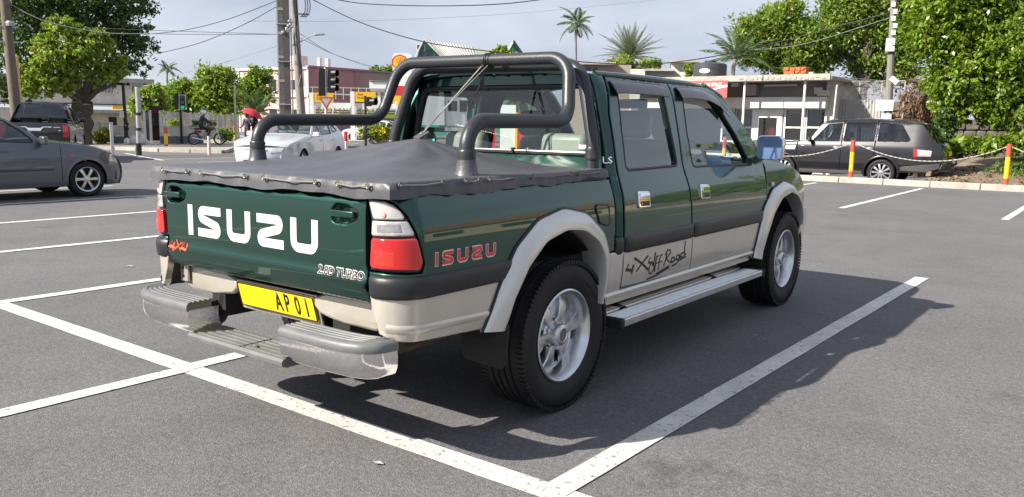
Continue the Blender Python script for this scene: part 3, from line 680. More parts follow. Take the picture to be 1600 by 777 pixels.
def truck_cab():
    zr = lambda x, y: 1.640-.040*abs(x/.64)**3.2-.012*max(0, (.75-y)/.3)**2-(.07*max(0, y-1.45)**2)
    panel('roof', rpoly([(-.634, .50), (.634, .50), (.632, 1.6), (.60, 1.88), (-.60, 1.88), (-.632, 1.6)], .04), lambda x, y: V((x, y, zr(x, y))), M_green, T, res=.04, gres=.07, th=.02)
    yr = lambda x, z: .492+.06*max(0, z-1.0)+.05*abs(x/.72)**4
    wall = [(-.80, .72), (.80, .72), (.80, 1.0), (.755, 1.15), (.64, 1.55), (.60, 1.605), (-.60, 1.605), (-.64, 1.55), (-.755, 1.15), (-.80, 1.0)]
    WH = rpoly([(-.655, 1.185), (.655, 1.185), (.635, 1.34), (.575, 1.535), (-.575, 1.535), (-.635, 1.34)], [.05, .05, .3, .06, .06, .3])
    SRr = lambda x, z: V((x, yr(x, z), z))
    w = panel('cab_back', rpoly(wall, [0, 0, .05, .1, .1, .05, .05, .1, .1, .05]), SRr, M_green, T, holes=[WH], res=.035, gres=.05, th=.03)
    panel('rear_window', WH, SRr, M_glass_r, w, res=.06, th=0, off=-.012, round_=False)
    sub_ = [(u, v) for u, v in resample(WH, .03)]
    MB().tube([SRr(u, v)+V((0, -.002, 0)) for u, v in sub_], .014, 8, closed=True).build('window_seal', M_blk, w)
    MB().tube([SRr(u, 1.192)+V((0, -.012, 0)) for u in np.linspace(-.63, .63, 12)], .007, 8).build('window_rail', M_alum2, w); MB().box(SRr(.14, 1.192)+V((0, -.014, 0)), (.012, .03, .03)).build('rail_clip', M_blk, w)
    MB().box(SRr(.58, 1.222)+V((0, -.0, 0)), (.07, .003, .022)).build('window_sticker', M_white, w)
    MB().box(SRr(-.50, 1.225), (.06, .003, .03)).build('window_sticker', mat('teal_sticker', (.05, .5, .45), .5), w)
    # windscreen, bonnet, front
    def ws(u, t):
        hw = .60+.12*t; return V((u*hw, 1.86+.70*t+.05*(1-u*u), 1.597-.485*t+.012*math.sin(PI*t)))
    panel('windscreen', [(-1, .0), (1, .0), (1, 1), (-1, 1)], ws, M_glass, T, res=.12, th=0, round_=False)
    zh = spline([(2.5, 1.115), (2.85, 1.105), (3.1, 1.075), (3.3, 1.03), (3.5, .955), (3.58, .87)])
    panel('bonnet', [(-.77, 2.53), (.77, 2.53), (.76, 2.9), (.72, 3.3), (.62, 3.52), (-.62, 3.52), (-.72, 3.3), (-.76, 2.9)], lambda x, y: V((x, y, zh(y)+.025*(1-(x/.77)**2))), M_green, T, res=.06, th=.02)
    MB().box((0, 3.50, .72), (1.36, .10, .36)).build('grille', M_blk, T, bevel=.03)
    MB().box((0, 3.53, .52), (1.56, .14, .17)).build('front_bumper', M_champ, T, bevel=.04)
    # cabin
    mb = MB(); mb.box((0, .68, .95), (1.26, .13, .36), M=Matrix.Rotation(R(-9), 3, 'X')); mb.box((0, .95, .78), (1.26, .5, .16)); mb.build('rear_seat', M_seat, T, bevel=.04)
    for sx in (-.36, .36):
        mb = MB(); mb.box((sx, .68, 1.205), (.30, .10, .165), M=Matrix.Rotation(R(-8), 3, 'X')); mb.build('headrest', M_seat, T, bevel=.04, seg=3)
        mb = MB(); mb.box((sx, 1.52, .98), (.48, .14, .56), M=Matrix.Rotation(R(-14), 3, 'X')); mb.box((sx, 1.78, .75), (.48, .5, .16)); mb.build('front_seat', M_seat, T, bevel=.05, seg=3)
        mb = MB(); mb.box((sx, 1.41, 1.345), (.27, .10, .17), M=Matrix.Rotation(R(-10), 3, 'X')); mb.build('headrest', M_seat, T, bevel=.04, seg=3)
    mb = MB(); mb.box((0, 2.42, .98), (1.40, .36, .22)); mb.box((.36, 2.33, 1.10), (.36, .22, .06)); mb.build('dashboard', M_int, T, bevel=.03)
    Ms = Matrix.Rotation(R(62), 3, 'X'); c = V((.36, 2.10, 1.08)); ring = [c+Ms @ V((math.cos(t)*.19, math.sin(t)*.19, 0)) for t in np.linspace(0, 2*PI, 25)[:-1]]
    mb = MB().tube(ring, .014, 8, closed=True)
    for t in (.5, 2.6, 4.7): mb.bar(c, c+Ms @ V((math.cos(t)*.185, math.sin(t)*.185, 0)), .03, .012)
    mb.build('steering_wheel', M_int, T)
    mr = MB().box((0.02, 2.02, 1.49), (.24, .03, .065)).build('inside_mirror', M_int, T, bevel=.012)
    MB().box((0, 1.5, .6), (1.5, 2.1, .10)).build('cab_floor', M_und, T)
    mb = MB(); mb.box((.42, 1.2, .50), (.10, 4.4, .12)); mb.box((-.42, 1.2, .50), (.10, 4.4, .12)); mb.box((0, -.3, .66), (1.5, 1.3, .10)); mb.box((0, 1.6, .46), (.5, 1.6, .18)); mb.box((.55, 1.2, .47), (.25, 1.7, .10)); mb.box((-.55, 1.2, .47), (.25, 1.7, .10)); mb.build('chassis', M_und, T)
    mb = MB(); mb.tube([(-.62, 0, .36), (.62, 0, .36)], .055, 12); mb.ball((.05, 0, .36), .15, 14, 8); mb.tube([(-.62, 3.025, .36), (.62, 3.025, .36)], .05, 10); mb.build('axle', M_und, T)
    mb = MB().tube(rounded([(.45, .8, .38), (.45, -.2, .40), (.50, -.75, .40)], .1), .03, 8); mb.build('exhaust_pipe', M_rust, T)
M_alum2 = mat('satin_rail', (.2, .2, .2), .4, .6); M_rust = mat('rusty_pipe', (.09, .055, .035), .8)
truck_cab()
def truck_tyres():
    r, rb = .359, .216
    me_t = wheel_tyre(r, rb, .25, 'wheel', None, M_rub, True, 4, 64); base = me_t
    # raised sidewall ring
    def rim(parent):
        MB().lathe([(rb-.004, -.10), (rb-.012, .03), (rb-.018, .075), (rb-.006, .092), (rb+.0055, .106), (rb+.006, .113), (rb-.002, .116), (rb-.010, .110), (rb-.020, .092), (rb-.030, .06), (rb-.034, .028), (rb-.05, .018)], 56, axis='x').build('rim', M_alloy, parent, 40)
        for k in range(6):
            a = 2*PI*k/6+.12; er = V((0, math.cos(a), math.sin(a))); et = V((0, -math.sin(a), math.cos(a))); rows = []
            for q, w, xx, d in ((.055, .042, .060, .04), (.09, .046, .066, .04), (.13, .056, .066, .035), (.165, .068, .058, .03), (.190, .080, .048, .03)):
                p = er*q; rows.append([p+et*(w*f)+V((xx+h, 0, 0)) for f, h in ((-.5, -d), (-.5, -.007), (-.43, -.001), (-.2, 0), (.2, 0), (.43, -.001), (.5, -.007), (.5, -d))])
            MB().grid(rows).build('spoke', M_alloy, parent, 30)
            a += PI/6; rows = []      # half-closed bay beside each opening
            for t in (-.34, -.2, -.05, .06): e2 = V((0, math.cos(a+t), math.sin(a+t))); rows.append([e2*q+V((x, 0, 0)) for q, x in ((.07, .034), (.11, .038), (.15, .034), (.192, .022))])
            MB().grid(rows).build('spoke_bay', M_alloy, parent, 30)
        MB().lathe([(.185, -.01), (.0, -.012)], 24, axis='x').build('brake_disc', M_und, parent)
        h = MB().lathe([(.085, .02), (.083, .045), (.074, .052), (.066, .053), (.058, .056), (.055, .088), (.050, .098), (.038, .104), (.033, .104), (.030, .098), (.0, .097)], 32, axis='x').build('hub_cap', M_alloy, parent, 30)
        MB().lathe([(.031, .0985), (.0, .0985)], 24, axis='x').build('hub_centre', mat('hub_grey', (.12, .125, .13), .4), h if 0 else parent, 0)
        mb = MB()
        for k in range(6): a = 2*PI*(k+.5)/6+.12; mb.lathe([(.011, .045), (.010, .066), (.0, .068)], 6, (0, math.cos(a)*.070, math.sin(a)*.070), 'x')
        mb.build('wheel_nuts', M_chrome, parent, kind='stuff')
        # sidewall lettering as low blocks
        mb = MB(); rr = random.Random(4)
        for a0 in (.6, 2.7, 4.8):
            for k in range(6):
                a = a0+k*.085; c = V((.1235, math.cos(a)*.285, math.sin(a)*.285)); mb.box(c, (.003, .013, .028), M=Matrix.Rotation(a, 3, 'X'))
        mb.build('sidewall_marks', M_rub, parent, kind='stuff')
    rim(base)
    spots = [(.722, 0, 0), (-.722, 0, PI), (.712, 3.025, 0), (-.712, 3.025, PI)]
    for i, (x, y, a) in enumerate(spots):
        w = base if i == 0 else copy_tree(base); w.parent = T; w.location = (x, y, .357); w.rotation_euler = (.35*i, 0, a)
truck_tyres()
def truck_board():
    for sx in (1, -1):
        rows = []; P = [(.86, .318), (.885, .318), (.898, .326), (.900, .358), (.893, .365)]
        for k in range(8): b = .885-.0135*k; P += [(b, .365), (b-.003, .361), (b-.0085, .361), (b-.0115, .365)]
        P += [(.772, .365), (.768, .352), (.745, .352), (.740, .365)]
        for k in range(4): b = .735-.012*k; P += [(b, .368), (b-.003, .364), (b-.007, .364), (b-.010, .368)]
        P += [(.68, .368), (.68, .33)]
        rows = [[V((sx*(x), y, z)) for x, z in P] for y in (.445, .9, 1.5, 2.0, 2.37)]
        rb = MB().grid(rows).build('running_board', M_alum, T, 25)
        for y in (.43, 2.385): MB().box((sx*.79, y, .342), (.23, .034, .056)).build('end_cap', M_rub, rb, bevel=.008)
        for y in (.7, 1.9): MB().bar((sx*.5, y, .40), (sx*.85, y, .33), .05, .025).build('board_bracket', M_und, rb)
truck_board()
def truck_bars():
    a = rounded([(.70, -.565, 1.09), (.70, -.565, 1.345), (.665, .235, 1.350), (.60, .33, 1.665), (-.60, .36, 1.675), (-.665, .26, 1.345), (-.70, -.565, 1.335), (-.70, -.565, 1.09)], [0, .12, .13, .14, .14, .13, .12, 0], 10)
    bar = MB().tube(a, .0325, 18).build('roll_bar', M_tube, T, 60)
    for sx in (1, -1):
        mb = MB().lathe([(.036, 0), (.040, .012), (.036, .02), (.040, .03), (.0365, .04), (.040, .052), (.035, .062)], 20, (sx*.70, -.565, 1.165)); mb.build('foam_end', M_tube, bar, 60)
        MB().lathe([(.068, 0), (.055, .02), (.044, .05), (.039, .09)], 16, (sx*.70, -.565, 1.095)).build('boot', M_vinyl, bar, 50)
        MB().lathe([(.036, 0), (.040, .012), (.036, .02), (.040, .03), (.0365, .04), (.040, .052), (.035, .062)], 20, (sx*.705, .405, 1.165)).build('foam_end', M_tube, bar, 60)
    b = rounded([(.705, .405, 1.08), (.70, .41, 1.25), (.585, .465, 1.645), (-.585, .475, 1.65), (-.70, .41, 1.25), (-.705, .405, 1.08)], [0, .3, .15, .15, .3, 0], 10)
    MB().tube(b, .0325, 18).build('cab_hoop', M_tube, T, 60)
    mb = MB()
    for q in (.0, .012, .03): mb.tube([(.065+q, .345+math.cos(t)*0.036, 1.668+math.sin(t)*.036) for t in np.linspace(0, 2*PI, 17)[:-1]], .005, 6, closed=True)
    mb.build('tie_loop', M_blk, bar)
truck_bars()
def truck_cover():
    PX, PY, H = .0, -.10, .138
    rr = random.Random(3)
    def zt(x, y):
        a = abs(x)/.77; b = (y-PY)/(.40-PY) if y > PY else (PY-y)/(1.08+PY)
        d = (a**5+b**5)**.2; d = min(1, max(0, d))
        return 1.122+H*(1-d)**1.55+.004*math.sin(9*x+3*y)*math.sin(5*y-2*x)*(1-d)*4*d+.0045*math.sin(13*math.atan2(x, y-PY)+2*math.sin(6*d))*d*(1-d)*4+.003*math.sin(34*x+7*math.sin(5*y))*d**6*(1-d)*8
    top = lambda x, y: V((x, y, zt(x, y)))
    nx, ny = 70, 80; X0, X1, Y0, Y1 = -.755, .785, -1.085, .405
    rows = []
    def wob(k): return .004*math.sin(k*1.7)+.003*math.sin(k*.61+1)
    # ring outward: top, rolled hem, skirt
    hx = [X0+(X1-X0)*i/nx for i in range(nx+1)]; hy = [Y0+(Y1-Y0)*j/ny for j in range(ny+1)]
    mb = MB(); mb.grid([[top(x, y) for x in hx] for y in hy])
    per = [(x, Y0) for x in hx]+[(X1, y) for y in hy[1:]]+[(x, Y1) for x in hx[::-1][1:]]+[(X0, y) for y in hy[::-1][1:-1]]
    n = len(per); sk = []
    for k, (x, y) in enumerate(per):
        c = V((x, y, zt(x, y))); o = V((0, 0, 0))
        if abs(x-X1) < 1e-6: o.x += 1
        if abs(x-X0) < 1e-6: o.x -= 1
        if abs(y-Y0) < 1e-6: o.y -= 1
        if abs(y-Y1) < 1e-6: o.y += 1
        f = .35 if y > Y1-.01 else 1.
        if o.length > 1.1: o = o.normalized()*1.15
        w = (wob(k)*.5+.003*math.sin(k*.9))*f
        drop = .060+.005*math.sin(k*.21+.5)+.003*math.sin(k*.53)
        if abs(x-X1) < 1e-6 and y > -.35: drop -= .008+.03*max(0, y+.1)
        if abs(y-Y1) < 1e-6: drop = .02
        row = [c, c+o*.010*f+V((0, 0, -.002)), c+o*(.017+w*.5)*f+V((0, 0, -.008)), c+o*(.022+w)*f+V((0, 0, -drop*.55)), c+o*(.025+w*1.5)*f+V((0, 0, -drop)), c+o*(.018+w)*f+V((0, 0, -drop))]
        sk.append(row)
    sk.append(sk[0]); mb.grid(sk)
    cov = mb.build('tonneau_cover', M_vinyl, T, 60)
    # peak ring patch, strap and tie
    pt = MB().prism(rpoly([(-.03, -.045), (.02, -.05), (.035, .05), (-.02, .06)], .012), lambda u, v: V((u, PY+v*.6, zt(u, PY+v)+.004+max(0, v)*.8)), lambda u, v: V((u, PY+v*.6, zt(u, PY+v)+.011+max(0, v)*.8)))
    pt.build('peak_tab', M_vinyl, cov, 30); MB().lathe([(.006, 0), (.012, .004), (.014, 0)], 12, (.0, PY+.01, 1.277)).build('tab_eyelet', M_eye, cov)
    tp = V((.07, .30, 1.64)); b0 = V((.0, PY+.02, 1.285))
    MB().bar(b0, tp, .010, .003).build('strap', M_cord, cov); MB().bar(tp+V((.02, .02, .0)), b0+V((.012, .0, .02)), .005, .003).build('strap', M_cord, cov)
    MB().bar(tp+V((0, 0, .01)), tp+V((.012, -.01, -.12)), .016, .004).build('strap_tail', M_blk, cov); MB().bar(tp+V((.018, -.01, -.05)), tp+V((-.045, -.05, -.235)), .013, .007).build('strap_tail', M_blk, cov)
    # eyelets and cord along the skirt
    def at_rear(u, v): p = atY(u, v, -1.116); return V((p.x, -1.117, min(1.105, max(1.075, p.z))))
    def at_side(u, v): p = atX(u, v, .815); return V((.816, p.y, min(1.112, max(1.07, p.z))))
    seg = [('r', (254, 263), (291, 266)), ('r', (313, 266), (382, 271)), ('r', (411, 272), (492, 278)), ('r', (527, 281), (574, 284)), ('s', (626, 284), (693, 279)), ('s', (728, 273), (750, 264)), ('s', (765, 265), (803, 269)), ('s', (832, 267), (892, 261)), ('s', (905, 264), (937, 256))]
    for kd, a, b in seg:
        f = at_rear if kd == 'r' else at_side; pa, pb = f(*a), f(*b); m = (pa+pb)/2+V((0, 0, -.006)); MB().tube([pa, m, pb], .0030, 6).build('lacing', M_cord, cov)
        for p in (pa, pb): MB().lathe([(.005, .0), (.008, .002), (.011, .0015), (.012, -.001)], 12, p, 'y' if kd == 'r' else 'x').build('eyelet', M_eye, cov) if kd == 's' else MB().lathe([(.005, .0), (.008, -.002), (.011, -.0015), (.012, .001)], 12, p, 'y').build('eyelet', M_eye, cov)
    # bed rail under the cover
    mb = MB()
    for sx in (1, -1): mb.box((sx*.765, -.33, 1.075), (.055, 1.46, .03))
    mb.box((0, -1.06, 1.075), (1.4, .04, .03)); mb.build('bed_rail', M_blk, T)
    mb = MB(); mb.box((0, -.33, 1.04), (1.46, 1.4, .02)); mb.build('bed_liner', M_und, T)
truck_cover()
# ---------------------------------------------------------------- the other vehicles
def clip(poly, y0, y1):
    for s, c in ((1, y0), (-1, y1)):
        out = []; n = len(poly)
        for i in range(n):
            a, b = poly[i-1], poly[i]; ia, ib = s*(a[0]-c) >= 0, s*(b[0]-c) >= 0
            if ia != ib: t = (c-a[0])/(b[0]-a[0]); out.append((c, a[1]+(b[1]-a[1])*t))
            if ib: out.append(b)
        poly = out
    q = []
    for p in poly:
        if not q or math.hypot(p[0]-q[-1][0], p[1]-q[-1][1]) > 1e-4: q.append(p)
    return q
def arc_pts(c, r, a0, a1, n=10): return [(c[0]+r*math.cos(a0+(a1-a0)*k/n), c[1]+r*math.sin(a0+(a1-a0)*k/n)) for k in range(n+1)]
def alloy_wheel(r, rb, w, parent, m, spokes=6, sw=.05, twin=0., dark=M_und, hub=.05):
    t = wheel_tyre(r, rb, w, 'wheel', parent, M_rub, False, 3, 44); h = w/2
    MB().lathe([(rb, -h*.7), (rb-.01, h*.3), (rb-.012, h*.7), (rb+.004, h*.92), (rb+.006, h*.97), (rb-.012, h*.9), (rb-.02, h*.4), (rb-.03, 0)], 40, axis='x').build('rim', m, t, 40)
    MB().lathe([(rb-.02, h*.05), (0, h*.05)], 24, axis='x').build('brake_disc', dark, t)
    mb = MB()
    for k in range(spokes):
        for s in ((-1, 1) if twin else (0,)):
            a = 2*PI*k/spokes+s*twin; er = V((0, math.cos(a), math.sin(a))); et = V((0, -math.sin(a), math.cos(a))); rows = []
            for q, ww, x in ((hub*.6, .8, h*.72), (rb*.5, .85, h*.74), (rb*.8, 1.0, h*.7), (rb-.012, 1.25, h*.62)):
                p = er*q+V((x, 0, 0)); rows.append([p-et*sw*ww/2-V((.03, 0, 0)), p-et*sw*ww/2, p+et*sw*ww/2, p+et*sw*ww/2-V((.03, 0, 0))])
            MB().grid(rows).build('spoke', m, t, 30)
    MB().lathe([(hub+.015, h*.5), (hub, h*.76), (hub*.6, h*.8), (0, h*.8)], 20, axis='x').build('hub_cap', m, t, 30)
    return t
def car(sp, label, cat, name, loc, rz, group=None):
    Rt = thing(name, label, cat, loc, rz, group); hw = sp['hw']; pz = spline(sp['prof']); mb_, gl = sp['paint'], sp.get('glass', M_glass_d)
    nf, nr = sp['nose'], sp['tail']                        # (start y, end y, amount)
    def X(y, z):
        x = hw*pz(z)
        if y > nf[0]: x -= hw*nf[2]*((y-nf[0])/(nf[1]-nf[0]))**2.4
        if y < nr[0]: x -= hw*nr[2]*((nr[0]-y)/(nr[0]-nr[1]))**2.4
        return x
    topz = spline(sorted(sp['top']))                        # upper edge of the flank against y
    out = list(sp['low'])
    ys = sorted([p[0] for p in sp['top']], reverse=True)
    top = [(y, topz(y)-.004) for y in sorted(set(ys+[ys[-1]+(ys[0]-ys[-1])*k/46 for k in range(47)]), reverse=True)]
    poly = out+top                                          # low: rear to front along the sill and arches; top: front to rear
    seams = sp['seams']
    for sx in (1, -1):
        S = lambda u, z, h=0., sx=sx: V((sx*(X(u, z)+h), u, z)); pn = lambda *a, **k: panel(*a, flip=sx < 0, **k)
        for (nm, y0, y1) in seams:
            pc = clip(poly, y0+.004, y1-.004); hs = [h for h in sp['wins'] if y0 < sum(p[0] for p in h)/len(h) < y1]
            d = pn(nm, pc, S, mb_, Rt, holes=hs, res=.07, gres=.09, th=.02, edge=.01)
            for h in hs:
                pn('window', h, S, gl, d, res=.1, th=0, off=-.012, round_=False); MB().tube([S(u, z, -.003) for u, z in resample(h, .08)], .011, 5, closed=True).build('window_seal', M_blk, d)
            if 'door' in nm:
                hy = y0+.13; hz = sp['handle']; MB().box(S(hy, hz, .012), (.02, .17, .026), rz=0).build('handle', sp.get('hmat', mb_), d, bevel=.006)
        for (pts, m, nm, o) in sp.get('side', []):
            pn(nm, pts, S, m, Rt, res=.05, th=.015, off=o)
        if sp.get('rub'):
            y0, y1, z, w = sp['rub']; MB().grid([[S(y0+(y1-y0)*k/24, z+a, b) for a, b in ((-w, 0), (-w*.5, .012), (w*.5, .014), (w, 0))] for k in range(25)]).build('side_moulding', sp.get('rubm', mb_), Rt, 40)
        c = S(sp['mir'][0], sp['mir'][1]); mb = MB(); mb.box(c+V((sx*.14, 0, .03)), (.20, .09, .13), taper=.85); mb.box(c+V((sx*.03, 0, -.02)), (.10, .05, .05)); mb.build('door_mirror', sp.get('mirm', mb_), Rt, bevel=.03, seg=3)
        for (y, z, r_) in sp['arch']:
            MB().lathe([(r_-.01, -.3), (r_-.01, 0)], 20, (sx*(hw-.01) if sx > 0 else -hw+.31, y, z), 'x', a0=-.3, a1=PI+.3).build('arch_liner', M_und, Rt)
            MB().grid([[S(*p, 0.) if 0 else S(p[0], p[1], e) for p in arc_pts((y, z), q, -.25, PI+.25, 20)] for q, e in ((r_+.035, .0), (r_+.015, .010), (r_-.004, .008), (r_-.008, -.03))]).build('wheel_lip', sp.get('lip', mb_), Rt, 60)
    cr = spline(sp['crown']); bow = spline(sp['bow'])
    TS = lambda s, y: V((s*X(y, topz(y)), y+bow(y)*(1-s*s), topz(y)+cr(y)*(1-abs(s)**2.6)))
    for (nm, m, y0, y1, sw) in sp['tops']:
        g = m is gl
        panel(nm, [(-sw, y0), (sw, y0), (sw, y1), (-sw, y1)], TS, m, Rt, res=.12, th=0 if g else .015, off=-.002, round_=not g, edge=.012)
    yf = spline(sp['front']); F = lambda s, z: V((s*X(yf(z), z), yf(z)+sp['fb']*(1-s*s), z))
    z0, z1 = sp['front'][0][0], sp['front'][-1][0]
    panel('front_bumper', [(1, z0), (-1, z0), (-1, z1), (1, z1)], F, mb_, Rt, res=.1, th=.02)
    for (pts, m, nm, o) in sp.get('fronts', []): panel(nm, pts, F, m, Rt, res=.06, th=.02, off=o, flip=True)
    yr = spline(sp['rear']); Q = lambda s, z: V((s*X(yr(z), z), yr(z)-sp['rb']*(1-s*s), z))
    z0, z1 = sp['rear'][0][0], sp['rear'][-1][0]
    rh = sp.get('rear_hole', [])
    rp = panel('tailgate', [(-1, z0), (1, z0), (1, z1), (-1, z1)], Q, mb_, Rt, holes=rh, res=.1, th=.02)
    for h in rh: panel('rear_window', h, Q, gl, rp, res=.1, th=0, off=-.01, round_=False)
    for (pts, m, nm, o) in sp.get('rears', []): panel(nm, pts, Q, m, rp, res=.06, th=.02, off=o)
    y0, y1 = seams[0][1], seams[-1][2]; y0, y1 = min(y0, y1, *[s[1] for s in seams]), max(s[2] for s in seams)
    zc = sp['low'][0][1]; MB().box((0, (y0+y1)/2, zc+.10), (hw*1.6, (y1-y0)*.92, .16)).build('underbody', M_und, Rt)
    for sx in (-.36, .36):
        for yy in sp['seats']:
            mb = MB(); mb.box((sx, yy-.22, sp['sz']+.30), (.46, .13, .60), M=Matrix.Rotation(R(-12), 3, 'X')); mb.box((sx, yy, sp['sz']), (.48, .5, .14)); mb.box((sx, yy-.30, sp['sz']+.68), (.26, .09, .17)); mb.build('seat', sp.get('seatm', M_int), Rt, bevel=.04)
    MB().box((0, sp['dash'], sp['sz']+.28), (hw*1.55, .30, .2)).build('dashboard', M_int, Rt, bevel=.04)
    r_, rb, w, st = sp['wheel']; base = None; lo = []
    for (y, z, _) in sp['axles']:
        for sx in (1, -1):
            o = alloy_wheel(r_, rb, w, Rt, sp['rimm'], *st) if base is None else copy_tree(base, Rt); base = base or o
            o.location = (sx*(hw-w/2-.025), y, z); o.rotation_euler = (y*3, 0, 0 if sx > 0 else PI)
    return Rt
M_glass_d = glass('tinted_glass', (.42, .48, .5), 1.5, fmin=.03)
M_grey = mat('grey_metallic', (.105, .112, .132), .34, .55, coat=1., nz=.04, nscale=200)
M_plum = mat('dark_plum_metallic', (.014, .013, .017), .26, .3, coat=1., nz=.04, nscale=200)
M_wpaint = mat('white_paint', (.52, .53, .56), .28, .1, coat=1.); M_bpaint = mat('black_paint', (.010, .010, .014), .28, .2, coat=1.)
M_lamp = mat('headlamp', (.62, .62, .62), .12, .45, coat=1., nz=.25, nscale=14); M_dlens = mat('dark_red_lens', (.5, .012, .018), .15, coat=1.)
ac = lambda c, r, n=10: arc_pts(c, r, PI+.0, 0, n)
def Face_rz(u): d = ray(u, 190); return math.atan2(-d.x, d.y)
